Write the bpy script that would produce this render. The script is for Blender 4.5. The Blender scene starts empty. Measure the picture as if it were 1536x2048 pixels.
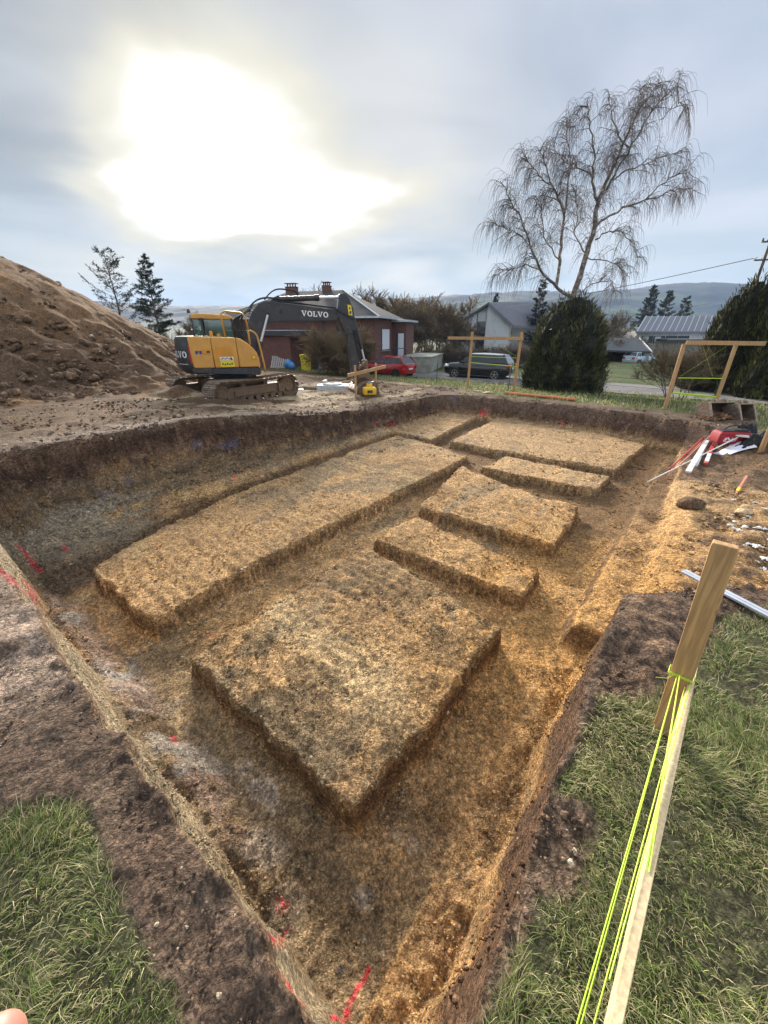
import bpy, math, random
import numpy as np
from mathutils import Vector, Matrix
R = math.radians
random.seed(7); RNG = np.random.default_rng(7)
SC = bpy.context.scene
COL = SC.collection

# ------------------------------------------------------------------ camera
FPX, PITCH, CAMH = 769.0, R(25.0), 2.0
cam_d = bpy.data.cameras.new('camera'); cam = bpy.data.objects.new('camera', cam_d); COL.objects.link(cam)
cam.location = (0, 0, CAMH); cam.rotation_euler = (R(90) - PITCH, 0, 0)
cam_d.sensor_fit = 'HORIZONTAL'; cam_d.sensor_width = 36.0; cam_d.lens = 36.0 * FPX / 1536.0
cam_d.clip_start = 0.02; cam_d.clip_end = 20000
SC.camera = cam

# ------------------------------------------------------------------ world, sun, exposure
SUN_AZ, SUN_EL = R(-14.0), R(20.0)          # azimuth from +Y towards +X
sun_dir = Vector((math.sin(SUN_AZ) * math.cos(SUN_EL), math.cos(SUN_AZ) * math.cos(SUN_EL), math.sin(SUN_EL)))
SC.view_settings.view_transform = 'Standard'; SC.view_settings.look = 'None'
SC.view_settings.exposure = 1.22; SC.view_settings.gamma = 1.0

sl = bpy.data.lights.new('sun', 'SUN'); so = bpy.data.objects.new('sun', sl); COL.objects.link(so)
sl.energy = 4.0; sl.angle = R(16); sl.color = (1.0, 0.9, 0.76)
so.rotation_euler = sun_dir.to_track_quat('Z', 'Y').to_euler()

class NT:
    """small helper for writing node trees"""
    def __init__(s, tree): s.t = tree
    def n(s, typ, **kw):
        nd = s.t.nodes.new(typ)
        for k, v in kw.items(): setattr(nd, k, v)
        return nd
    def put(s, sock, v):
        if v is None: return
        if isinstance(v, (bpy.types.NodeSocket,)): s.t.links.new(v, sock)
        else:
            try: sock.default_value = v
            except Exception: sock.default_value = (*v, 1.0)
    def m(s, op, a, b=None, c=None, clamp=False):
        nd = s.n('ShaderNodeMath', operation=op); nd.use_clamp = clamp
        s.put(nd.inputs[0], a); s.put(nd.inputs[1], b); s.put(nd.inputs[2], c)
        return nd.outputs[0]
    def vm(s, op, a, b=None):
        nd = s.n('ShaderNodeVectorMath', operation=op)
        s.put(nd.inputs[0], a); s.put(nd.inputs[1], b)
        return nd.outputs['Value'] if op in ('DOT_PRODUCT', 'LENGTH') else nd.outputs[0]
    def mix(s, f, a, b, blend='MIX'):
        nd = s.n('ShaderNodeMix', data_type='RGBA', blend_type=blend)
        s.put(nd.inputs[0], f); s.put(nd.inputs[6], a if not isinstance(a, tuple) else (*a[:3], 1)); s.put(nd.inputs[7], b if not isinstance(b, tuple) else (*b[:3], 1))
        return nd.outputs[2]
    def ss(s, v, lo, hi, a=0.0, b=1.0):
        nd = s.n('ShaderNodeMapRange', interpolation_type='SMOOTHSTEP')
        for i, q in enumerate((v, lo, hi, a, b)): s.put(nd.inputs[i], q)
        return nd.outputs[0]
    def noise(s, vec, scale, detail=3, rough=0.5, dist=0.0):
        nd = s.n('ShaderNodeTexNoise'); s.put(nd.inputs['Vector'], vec)
        for k, q in (('Scale', scale), ('Detail', detail), ('Roughness', rough), ('Distortion', dist)): nd.inputs[k].default_value = q
        return nd.outputs['Fac']
    def voro(s, vec, scale, feature='F1', out='Distance'):
        nd = s.n('ShaderNodeTexVoronoi', feature=feature); s.put(nd.inputs['Vector'], vec); nd.inputs['Scale'].default_value = scale
        return nd.outputs[out]

world = bpy.data.worlds.new('World'); SC.world = world; world.use_nodes = True
def build_world():
    t = world.node_tree; t.nodes.clear(); N = NT(t)
    d = N.n('ShaderNodeTexCoord').outputs['Generated']
    d = N.vm('NORMALIZE', d)
    sky = N.n('ShaderNodeTexSky', sky_type='NISHITA'); sky.sun_disc = False
    sky.sun_elevation = SUN_EL; sky.sun_rotation = SUN_AZ
    sky.air_density = 1.2; sky.dust_density = 2.0; sky.ozone_density = 1.5
    skyc = N.vm('MULTIPLY', sky.outputs[0], (0.055, 0.055, 0.055))
    sep = N.n('ShaderNodeSeparateXYZ'); t.links.new(d, sep.inputs[0])
    X, Y, Z = sep.outputs
    # cloud deck seen in perspective: direction projected on a plane overhead
    zz = N.m('ADD', N.m('MAXIMUM', Z, 0.0), 0.16)
    cx = N.m('DIVIDE', X, zz); cy = N.m('DIVIDE', Y, zz)
    cmb = N.n('ShaderNodeCombineXYZ'); t.links.new(cx, cmb.inputs[0]); t.links.new(cy, cmb.inputs[1]); cp = cmb.outputs[0]
    n1 = N.noise(cp, 0.75, 3, 0.45, 0.5)
    st = N.vm('MULTIPLY', cp, (0.9, 1.0, 1.0)); n2 = N.noise(st, 1.3, 4, 0.48, 0.6)
    n3 = N.noise(N.vm('ADD', cp, (7.3, 2.1, 4.0)), 0.45, 3, 0.5, 0.3)
    # palette
    right = N.ss(X, -0.45, 0.6)
    grey_dark = N.mix(right, (0.265, 0.295, 0.335), (0.37, 0.43, 0.53))
    grey_light = N.mix(right, (0.53, 0.555, 0.60), (0.61, 0.625, 0.69))
    cl = N.mix(N.ss(N.m('ADD', N.m('MULTIPLY', n1, 0.62), N.m('MULTIPLY', n2, 0.38)), 0.38, 0.62), grey_dark, grey_light)
    hor = N.ss(Z, 0.34, 0.04)
    horc = N.mix(N.ss(n2, 0.3, 0.7), (0.49, 0.57, 0.60), (0.64, 0.69, 0.73))
    cl = N.mix(N.m('MULTIPLY', hor, 0.75), cl, horc)
    cl = N.mix(N.m('MULTIPLY', N.ss(n3, 0.45, 0.7), 0.25), cl, skyc)
    # sun hidden in the thin, bright part of the cloud
    sd = Vector(SUNC).normalized(); rt = sd.cross(Vector((0, 0, 1))).normalized(); up = rt.cross(sd)
    fz = N.m('MAXIMUM', N.vm('DOT_PRODUCT', d, tuple(sd)), 0.02)
    gx = N.m('DIVIDE', N.vm('DOT_PRODUCT', d, tuple(rt)), fz)
    gy = N.m('DIVIDE', N.vm('DOT_PRODUCT', d, tuple(up)), fz)
    w1 = N.noise(cp, 1.5, 3, 0.5, 0.4); w2 = N.noise(N.vm('ADD', cp, (3.0, 9.0, 1.0)), 1.5, 3, 0.5, 0.4)
    gx = N.m('ADD', gx, N.m('MULTIPLY', N.m('SUBTRACT', w1, 0.5), 0.34))
    gy = N.m('ADD', gy, N.m('MULTIPLY', N.m('SUBTRACT', w2, 0.5), 0.24))
    front = N.ss(N.vm('DOT_PRODUCT', d, tuple(sd)), 0.05, 0.3)
    tot = None
    for (ax, ay, rx, ry, k) in BLOBS:
        ex = N.m('DIVIDE', N.m('SUBTRACT', gx, ax), rx); ey = N.m('DIVIDE', N.m('SUBTRACT', gy, ay), ry)
        r2 = N.m('ADD', N.m('MULTIPLY', ex, ex), N.m('MULTIPLY', ey, ey))
        g = N.m('MULTIPLY', N.m('EXPONENT', N.m('MULTIPLY', r2, -1.0)), k)
        tot = g if tot is None else N.m('ADD', tot, g)
    tot = N.m('MULTIPLY', tot, front)
    cl = N.mix(N.m('MULTIPLY', N.ss(tot, 0.03, 0.60), 0.92), cl, (0.71, 0.67, 0.55))
    cl = N.mix(N.ss(tot, 0.50, 1.1), cl, (0.98, 0.96, 0.88))
    core = N.ss(tot, 0.80, 1.45)
    hot = N.vm('SCALE', (1.0, 0.97, 0.9))
    nd = hot.node; N.put(nd.inputs['Scale'], N.m('MULTIPLY', N.m('POWER', core, 1.4), 26.0))
    cl = N.vm('ADD', cl, hot)
    # unseen sky overhead and behind the viewer brightened to add light on the ground
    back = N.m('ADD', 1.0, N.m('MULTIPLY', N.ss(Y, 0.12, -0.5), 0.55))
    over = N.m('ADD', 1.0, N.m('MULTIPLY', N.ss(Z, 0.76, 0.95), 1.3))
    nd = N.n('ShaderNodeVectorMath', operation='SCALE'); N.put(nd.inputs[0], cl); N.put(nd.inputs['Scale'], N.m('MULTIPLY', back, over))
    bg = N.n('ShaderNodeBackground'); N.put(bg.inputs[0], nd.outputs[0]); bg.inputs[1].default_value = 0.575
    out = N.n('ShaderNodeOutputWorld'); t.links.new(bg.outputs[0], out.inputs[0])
SUNC = (-0.285, 0.90, 0.37)
BLOBS = [(0.0, -0.085, 0.15, 0.10, 1.1), (0.0, 0.0, 0.11, 0.05, 0.4), (0.17, -0.11, 0.17, 0.055, 0.75), (.29, -.085, .10, .035, .4), (-0.10, -0.14, 0.13, 0.035, .6), (.13,-.05,.55,.24,.27), (-.06, .12, .16, .10, .17)]
build_world()
world.cycles.sampling_method = 'MANUAL'; world.cycles.sample_map_resolution = 512

# ------------------------------------------------------------------ frames of reference
CA, SA = math.cos(R(38)), math.sin(R(38))     # the pit's long axis points 38 degrees right of the view
def w2(u, v): return u * SA - v * CA, u * CA + v * SA
def uv(x, y): return x * SA + y * CA, -x * CA + y * SA
def at(px, py, z=0.0):
    a, b = px - 768, py - 1024
    f = FPX * math.cos(PITCH) - b * math.sin(PITCH); d = FPX * math.sin(PITCH) + b * math.cos(PITCH)
    s = (CAMH - z) / d
    return a * s, f * s
def zat(py, fwd):
    b = py - 1024
    return CAMH - (FPX * math.sin(PITCH) + b * math.cos(PITCH)) / (FPX * math.cos(PITCH) - b * math.sin(PITCH)) * fwd
def xat(px, py, fwd):
    b = py - 1024
    return (px - 768) / (FPX * math.cos(PITCH) - b * math.sin(PITCH)) * fwd

# ------------------------------------------------------------------ noise
def _hash(ix, iy, seed):
    h = (ix.astype(np.int64) * 374761393 + iy.astype(np.int64) * 668265263 + seed * 1274126177) & 0xFFFFFFFF
    h = ((h ^ (h >> 13)) * 1274126177) & 0xFFFFFFFF
    return ((h ^ (h >> 16)) & 0xFFFF) / 65535.0
def vnoise(x, y, seed=0):
    x = np.asarray(x, dtype=float); y = np.asarray(y, dtype=float)
    ix, iy = np.floor(x), np.floor(y); fx, fy = x - ix, y - iy
    fx = fx * fx * (3 - 2 * fx); fy = fy * fy * (3 - 2 * fy)
    a, b = _hash(ix, iy, seed), _hash(ix + 1, iy, seed); c, d = _hash(ix, iy + 1, seed), _hash(ix + 1, iy + 1, seed)
    return (a + (b - a) * fx) * (1 - fy) + (c + (d - c) * fx) * fy
def fbm(x, y, f, octv=4, seed=0, cell=None, rough=0.5):
    """-0.5 .. 0.5"""
    s = 0; a = 1.0; t = 0
    for k in range(octv):
        c, sn = math.cos(1.1 * k + seed), math.sin(1.1 * k + seed)
        n = vnoise((x * c - y * sn) * f, (x * sn + y * c) * f, seed * 13 + k) - 0.5
        if cell is not None: n = n * np.clip(1.0 / (f * cell) / 2.2 - 0.3, 0, 1)
        s = s + n * a; t += a; a *= rough; f *= 2.03
    return s / t
def sstep(x, a, b):
    t = np.clip((x - a) / (b - a), 0, 1); return t * t * (3 - 2 * t)
def poly_sd(u, v, P):
    """signed distance, positive inside"""
    d = np.full(np.shape(u), 1e9); ins = np.zeros(np.shape(u), bool)
    n = len(P)
    for i in range(n):
        (x0, y0), (x1, y1) = P[i], P[(i + 1) % n]
        ex, ey = x1 - x0, y1 - y0
        t = np.clip(((u - x0) * ex + (v - y0) * ey) / (ex * ex + ey * ey), 0, 1)
        d = np.minimum(d, (u - x0 - t * ex) ** 2 + (v - y0 - t * ey) ** 2)
        c = ((y0 > v) != (y1 > v)) & (u < (x1 - x0) * (v - y0) / ((y1 - y0) if y1 != y0 else 1e-9) + x0)
        ins ^= c
    return np.where(ins, 1, -1) * np.sqrt(d)

# ------------------------------------------------------------------ terrain
PIT = [(.2, .06), (.2, 2.5), (.2, 5.2), (.24, 7.0), (.75, 8.0), (2.2, 8.1), (5.8, 8.0), (9, 8.05), (13.6, 7.9), (14.1, 5.6), (14.15, 3.0), (13.75, .87), (13.3, -.3),
       (12.9, -1.0), (11.9, -1.7), (11.0, -2.3), (10.3, -4), (9.6, -8.5), (4.6, -8.5), (4.5, -2.6), (4.25, -.8), (3.8, -.38), (3.3, .06)]
PLATS = [  # polygon (u, v), top height above the trench bottom
    ([(1.08, 1.05), (1.02, 2.0), (1.08, 3.2), (3.75, 3.22), (3.3, 1.0)], .28),
    ([(1.03, 4.02), (1.0, 5.72), (2.1, 6.2), (4, 6.6), (9.35, 6.85), (9.25, 5.6), (8.75, 4.13), (5.83, 4.15), (2.5, 4.15)], .28),
    ([(9.65, 5.75), (9.85, 7.6), (13.7, 7.6), (14.2, 6.3)], .27),
    ([(9.75, 5.2), (9.85, 1.0), (12.95, .72), (13.6, 2.5), (13.75, 5.55)], .28),
    ([(8.2, 3.5), (8.25, 1.05), (9.4, 1.0), (9.4, 3.4)], .27),
    ([(5.4, 3.42), (5.45, 1.08), (7.15, 1.1), (7.35, 2.4), (8.0, 3.9), (6.5, 3.6)], .27),
    ([(3.98, 3.3), (3.98, .98), (4.68, 1.02), (5.0, 3.25)], .27),
]
ZT = -1.13
HEAPC = (-17.6, 18.2)
def base_ground(x, y):
    u, v = uv(x, y)
    z = -0.2 * sstep(u, 2.5, 11) + 0.36 * sstep(v, 3.0, 8.0) * (1 - sstep(u, 3.5, 9.5)) 
    z = z - 0.28 * sstep(u, 14.5, 19.5)
    # lane
    z = z - 0.55 * sstep(u, 19, 24.6) * (1 - 0.9 * sstep(v, 21.5, 26)) 
    r = np.hypot(x, y)
    z = z - 1.6 * sstep(r, 45, 110) - 9 * sstep(r, 120, 420) + 0 * r
    z = z + (26 * sstep(r, 500, 1100))
    # trampled mound beside the tracks
    z = z + 0.26 * np.exp(-(((x + 6.5) / .55) ** 2 + ((y - 12.9) / .4) ** 2)) + .10 * np.exp(-(((x + 5.9) / 1.3) ** 2 + ((y - 12.6) / .35) ** 2))
    # dug hole beyond the machine
    z = z - 0.55 * sstep(1 - np.hypot((x + 2.9) / 1.7, (y - 17.3) / .6), 0, .4)
    return z
def annex_floor(u, v):
    return -0.66 + 0.10 * fbm(u, v, 1.1, 3, 31)
def pit_floor(u, v):
    wu = u + 0.13 * fbm(u, v, 2.6, 3, 3) + .07 * fbm(u, v, 10, 3, 8); wv = v + 0.13 * fbm(u, v, 2.6, 3, 5) + .07 * fbm(u, v, 10, 3, 9)
    f = np.full(np.shape(u), ZT) + 0.04 * fbm(u, v, 0.9, 3, 11)
    f = f + .10 * sstep(u, 3.2, 9.5)                       # the trenches rise a little to the far side
    # soft strip along the near-left wall
    f = np.maximum(f, ZT + .19 * (1 - sstep(wu, .45, .70)) * sstep(wv, .9, 1.8))
    top = np.full(np.shape(u), -9.0)
    for P, h in PLATS:
        d = poly_sd(wu, wv, P)
        top = np.maximum(top, ZT + (h + .02) * sstep(d, -.052, .014) - .015 * (1 - sstep(d, 0, .25)))
    f = np.maximum(f, top)
    # faint trench between the big slab and the first narrow strip fades out to the left
    # shelves to the right and the strip under the left wall
    f = np.maximum(f, ZT + (.25 - .013 * np.clip(u - 4, 0, 10)) * sstep(.46 - wv + .10 * fbm(u, v, 1.7, 3, 33) - .03 * (u - 3.8), -.09, .09) * sstep(wu, 3.72, 3.9))
    f = np.maximum(f, ZT + .40 * sstep(-.10 - wv + .25 * fbm(u, v, 1.5, 3, 34), -.10, .12) * sstep(wu + .5 * np.minimum(wv, 0), 4.3, 4.75))
    lv = np.interp(u, [0, 1.0, 3, 6, 10, 14], [6.15, 6.25, 6.75, 7.2, 7.25, 7.8])
    f = np.maximum(f, ZT + .21 * sstep(wv - lv, -.1, .15))
    return f
def ground_z(x, y, cell=None, full=False):
    x = np.asarray(x, float); y = np.asarray(y, float)
    u, v = uv(x, y)
    G = base_ground(x, y)
    near = (np.abs(u - 6) < 14) & (np.abs(v) < 16)
    z = G.copy(); d = np.full(np.shape(u), -9.0)
    if near.any():
        un, vn = u[near], v[near]
        cn = cell[near] if cell is not None else None
        wn = fbm(un, vn, 1.3, 3, 21) * .16 * sstep(un, 2, 6) + fbm(un, vn, 3.5, 3, 22, cn) * .11 + fbm(un, vn, 12, 2, 23, cn) * .03
        dn = poly_sd(un, vn, PIT) + wn
        F = pit_floor(un, vn)
        ax = sstep(-vn, .0, .5) * sstep(un, 3.6, 4.2)
        F = F * (1 - ax) + np.maximum(F, annex_floor(un, vn)) * ax
        # wall width by side
        W = np.full(np.shape(un), .24)
        W = np.where(vn > 5.0, .24 + 1.1 * sstep(vn, 6.4, 7.4) * (1 - .35 * sstep(un, 6, 12)), W)
        W = np.where((un > 9.5) & (vn < 7), .24 + .4 * sstep(un, 10, 12) + .7 * sstep(-vn, .2, 1.2), W)
        t = sstep(dn, 0, W) if False else np.clip(dn / W, 0, 1)
        # the left wall is steep at the top and lies back below
        steep = np.clip(t * 1.25, 0, 1) ** .8
        lean = np.interp(t, [0, .08, .30, .55, 1], [0, .26, .72, .92, 1.0])
        lw = sstep(vn, 6.0, 7.2) * (un > .3)
        prof = steep * (1 - lw) + lean * lw
        Gn = G[near]
        zz = Gn * (1 - prof) + F * prof
        z[near] = zz; d[near] = dn
    if full: return z, d, G
    return z
def gz(x, y):
    return float(ground_z(np.array([x]), np.array([y]))[0])

def hit(px, py):
    """where the ground is seen at a photo pixel"""
    a, b = px - 768, py - 1024
    dy = FPX * math.cos(PITCH) - b * math.sin(PITCH); dz = -(FPX * math.sin(PITCH) + b * math.cos(PITCH))
    t = np.geomspace(.5, 120, 2400) / dy
    x, y, z = a * t, dy * t, CAMH + dz * t
    g = ground_z(x, y); k = np.argmax(z < g)
    return Vector((float(x[k]), float(y[k]), float(g[k])))
# ------------------------------------------------------------------ materials
MATS = {}
def new_mat(name):
    m = bpy.data.materials.new(name); m.use_nodes = True; m.node_tree.nodes.clear()
    N = NT(m.node_tree); b = N.n('ShaderNodeBsdfPrincipled'); o = N.n('ShaderNodeOutputMaterial')
    m.node_tree.links.new(b.outputs[0], o.inputs[0]); MATS[name] = m
    return m, N, b
def simple(name, col, rough=.6, metal=0.0, var=.25, vscale=6.0, dirt=None, dirt_amt=.5, dscale=2.5, bump=0.0, bscale=60.0, coat=0.0, spec=.5):
    m, N, b = new_mat(name)
    pos = N.n('ShaderNodeTexCoord').outputs['Object']
    nz = N.noise(pos, vscale, 4, .6)
    c = N.mix(N.ss(nz, .3, .7), tuple(q * (1 - var) for q in col), tuple(min(1, q * (1 + var)) for q in col))
    rr = rough
    if dirt:
        dn = N.ss(N.noise(pos, dscale, 6, .65, .4), .62 - .3 * dirt_amt, .72 - .2 * dirt_amt)
        dn = N.m('MULTIPLY', dn, min(1.0, .4 + dirt_amt))
        c = N.mix(dn, c, dirt); rr = N.m('ADD', rough, N.m('MULTIPLY', dn, max(0, .85 - rough)))
    N.put(b.inputs['Base Color'], c); N.put(b.inputs['Roughness'], rr)
    b.inputs['Metallic'].default_value = metal; b.inputs['Coat Weight'].default_value = coat
    b.inputs['Specular IOR Level'].default_value = spec
    if bump:
        bp = N.n('ShaderNodeBump'); bp.inputs['Distance'].default_value = .02; bp.inputs['Strength'].default_value = bump
        N.put(bp.inputs['Height'], N.noise(pos, bscale, 4, .6)); N.put(b.inputs['Normal'], bp.outputs[0])
    return m
def N_noise_col(N, pos, sc):
    nd = N.n('ShaderNodeTexNoise'); N.put(nd.inputs['Vector'], pos); nd.inputs['Scale'].default_value = sc; nd.inputs['Detail'].default_value = 3; return nd.outputs['Color']
def soil_mat(name, attr=True, col=(.2, .13, .08), clod=1.0):
    m, N, b = new_mat(name)
    pos = N.n('ShaderNodeNewGeometry').outputs['Position']
    if attr:
        a = N.n('ShaderNodeAttribute', attribute_name='Col'); c = a.outputs['Color']; wet = a.outputs['Alpha']
    else:
        nz = N.noise(pos, 1.2, 4, .6); c = N.mix(N.ss(nz, .3, .7), tuple(q * .75 for q in col), tuple(q * 1.3 for q in col)); wet = 0.0
    f1 = N.noise(pos, 24, 6, .68); f2 = N.noise(pos, 95, 4, .62); f3 = N.noise(pos, 7, 5, .62, .3)
    v = N.m('ADD', N.m('ADD', N.m('MULTIPLY', f1, .45), N.m('MULTIPLY', f2, .3)), N.m('MULTIPLY', f3, .25))
    k = N.ss(v, .36, .64, .45, 1.5)
    wp = N.vm('ADD', pos, N.vm('MULTIPLY', N_noise_col(N, pos, 18), (.05, .05, .05)))
    cr1 = N.voro(wp, 26, out='Color'); cd1 = N.voro(wp, 26); cr2 = N.voro(wp, 75, out='Color'); bw1 = N.n('ShaderNodeRGBToBW'); N.put(bw1.inputs[0], cr1); bw2 = N.n('ShaderNodeRGBToBW'); N.put(bw2.inputs[0], cr2)
    cd2 = N.voro(wp, 75)
    k = N.m('MULTIPLY', k, N.ss(bw1.outputs[0], .15, .85, .84, 1.20)); k = N.m('MULTIPLY', k, N.ss(bw2.outputs[0], .15, .85, .70, 1.42)); k = N.m('MULTIPLY', k, N.ss(cd1, .40, .75, 1.0, .78)); k = N.m('MULTIPLY', k, N.ss(cd2, .45, .8, 1.04, .72))  # gaps between crumbs darkened in the colour, standing in for crevice shade
    c2 = N.mix(1.0, c, c, 'MIX')
    sc = N.n('ShaderNodeVectorMath', operation='SCALE'); N.put(sc.inputs[0], c2); N.put(sc.inputs['Scale'], k)
    cc = sc.outputs[0]
    # pale stone chips
    vo = N.voro(N.vm('ADD', pos, (0.3, .7, 0)), 38); chip = N.m('MULTIPLY', N.ss(vo, .17, .08), N.ss(N.noise(pos, 13, 2), .56, .64))
    cc = N.mix(N.m('MULTIPLY', chip, .55), cc, (.52, .44, .32))
    ws = wet if not isinstance(wet, float) else 0.0
    N.put(b.inputs['Base Color'], cc)
    if isinstance(ws, float): b.inputs['Roughness'].default_value = .92
    else:
        N.put(b.inputs['Roughness'], N.ss(N.m('ADD', N.m('SUBTRACT', 1.0, ws), N.m('MULTIPLY', N.m('SUBTRACT', f3, .5), .8)), .2, .8, .42, .95))
    b.inputs['Specular IOR Level'].default_value = .3
    bp = N.n('ShaderNodeBump'); bp.inputs['Distance'].default_value = .05 * clod
    N.put(bp.inputs['Strength'], N.ss(ws, 0, 1, .95, .35))
    cell = N.voro(N.vm('ADD', pos, (1, 2, 3)), 45)
    h = N.m('ADD', N.m('MULTIPLY', f1, 1.0), N.m('ADD', N.m('MULTIPLY', f2, .55), N.m('ADD', N.m('MULTIPLY', cell, -.30), N.m('ADD', N.m('MULTIPLY', cd1, -.45), N.m('MULTIPLY', cd2, -.30)))))
    N.put(bp.inputs['Height'], h); N.put(b.inputs['Normal'], bp.outputs[0])
    return m

def put_mesh(name, verts, faces, mat, parent=None, smooth=True):
    me = bpy.data.meshes.new(name)
    if isinstance(verts, np.ndarray):
        nv = len(verts); fa = np.asarray(faces, dtype=np.int32); k = fa.shape[1]
        me.vertices.add(nv); me.vertices.foreach_set('co', verts.astype(np.float32).ravel())
        me.loops.add(fa.size); me.loops.foreach_set('vertex_index', fa.ravel())
        me.polygons.add(len(fa)); me.polygons.foreach_set('loop_start', np.arange(0, fa.size, k, dtype=np.int32))
        me.update(calc_edges=True)
    else:
        me.from_pydata(verts, [], faces); me.update()
    if smooth: me.polygons.foreach_set('use_smooth', np.ones(len(me.polygons), bool))
    ob = bpy.data.objects.new(name, me); COL.objects.link(ob)
    if mat: me.materials.append(mat if not isinstance(mat, str) else MATS[mat])
    if parent: ob.parent = parent
    return ob
def set_col(ob, rgba, name='Col'):
    a = ob.data.color_attributes.new(name, 'FLOAT_COLOR', 'POINT'); a.data.foreach_set('color', np.asarray(rgba, np.float32).ravel())
def tag(o, label=None, cat=None, group=None, kind=None):
    for k, v in (('label', label), ('category', cat), ('group', group), ('kind', kind)):
        if v: o[k] = v
    return o

# ------------------------------------------------------------------ the ground sheet
soil = soil_mat('soil')
def axis(lo, hi, fine_lo, fine_hi, c0, k, K, origin=0.0, cmax=.09):
    def side(limit, fine):
        out, x = [], 0.0
        while x < limit:
            c = max(c0, k * x) if x < fine else max(min(cmax, k * fine), (x - fine) * K + min(cmax, k * fine))
            x += c; out.append(x)
        return out
    p = side(hi - origin, fine_hi - origin); n = side(origin - lo, origin - fine_lo)
    return np.array([origin - q for q in reversed(n)] + [origin] + [origin + q for q in p])
GRASS_RIGHT_BARE = [(3.2, .3), (3.9, -.38), (4.4, -.9), (4.5, -2.9), (4.2, -2.9), (3.9, -.9), (3.4, -.62), (2.9, -.52), (2.35, -.3), (2.05, .0), (2.0, .3)]
BARE2 = [(1.3, .3), (1.42, -.13), (1.18, -.2), (1.02, -.16), (.95, -.04), (.72, .02), (.7, .3)]
def grass_mask(u, v, x, y):
    n = fbm(u, v, 2.2, 4, 41) * .35 + fbm(u, v, 9, 3, 42) * .14
    near_left = sstep(-.03 - u + n * .5, 0, .05) * sstep(2.0 - v - .6 * np.clip(u + .3, -9, .3) + n * .6, 0, .1) * (v > -.05)
    right = sstep(.03 - v + n * .3, 0, .05) * (1 - sstep(poly_sd(u, v, GRASS_RIGHT_BARE) + n * .5, -.05, .06)) * (1 - sstep(poly_sd(u, v, BARE2) + n * .3, -.04, .05)) * (u < 9)
    dp = poly_sd(u, v, PIT)
    rightfar = (v < -1.5) * (u > 9) * sstep(-dp - .15 + n * 1.5, 0, .3)
    far = sstep(u - 14.6 - .1 * np.maximum(v - 6, 0) - 1.0 * sstep(v, 7.2, 9) - 1.5 * sstep(v, 11, 16) + n * 1.2, 0, .5)
    # everything beyond; the bare work yard lies to the left of the pit
    yard = sstep(v, 7.6, 8.8) * (1 - sstep(u - 16.8 - .16 * (v - 10) + n * 2.5, 0, .7))
    yard = np.maximum(yard, sstep(2 - np.hypot(x + 3, y - 17.5) + n * 3, 0, .6))
    behind = (u < -.6) & (v < 6)
    g = np.maximum(np.maximum(near_left, right * (u < 9)), np.maximum(rightfar, far))
    g = np.where(behind, np.maximum(g, (v < 1.9)), g)
    return np.clip(g * (1 - yard), 0, 1)
def marks(L): return [([uv(*hit(*p)[:2]) for p in P], w, k) for P, w, k in L]
SPRAY = marks([  # red marking paint on the soil
    ([(550, 1896), (566, 1872), (580, 1850)], .007, 1.0), ([(737, 1942), (712, 1985), (700, 2015), (668, 2050)], .017, 1.0),
    ([(566, 1962), (590, 1998), (610, 2024)], .008, .9), ([(555, 1792), (572, 1806), (556, 1816)], .013, .85),
    ([(40, 1098), (60, 1118), (80, 1142)], .040, .75), ([(0, 1138), (25, 1162), (62, 1172)], .03, .6), ([(128, 1095), (136, 1102)], .04, .6),
    ([(470, 950), (473, 965)], .03, .5), ([(412, 1272), (428, 1266)], .025, .5), ([(346, 1476), (352, 1488)], .022, .6),
    ([(960, 827), (972, 826)], .06, .95), ([(776, 849), (792, 848)], .06, .85), ([(752, 846), (758, 850)], .04, .5), ([(1118, 843), (1126, 844)], .05, .5)])
BLUE = marks([([(678, 1938), (686, 1944)], .013, 1), ([(255, 975), (295, 963)], .018, 1), ([(385, 885), (400, 888)], .03, 1), ([(430, 898), (480, 884)], .02, 1), ([(903, 800), (912, 802)], .05, 1), ([(195, 992), (230, 982)], .015, .8)])
def L3(c): return np.array(c, float)
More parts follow.
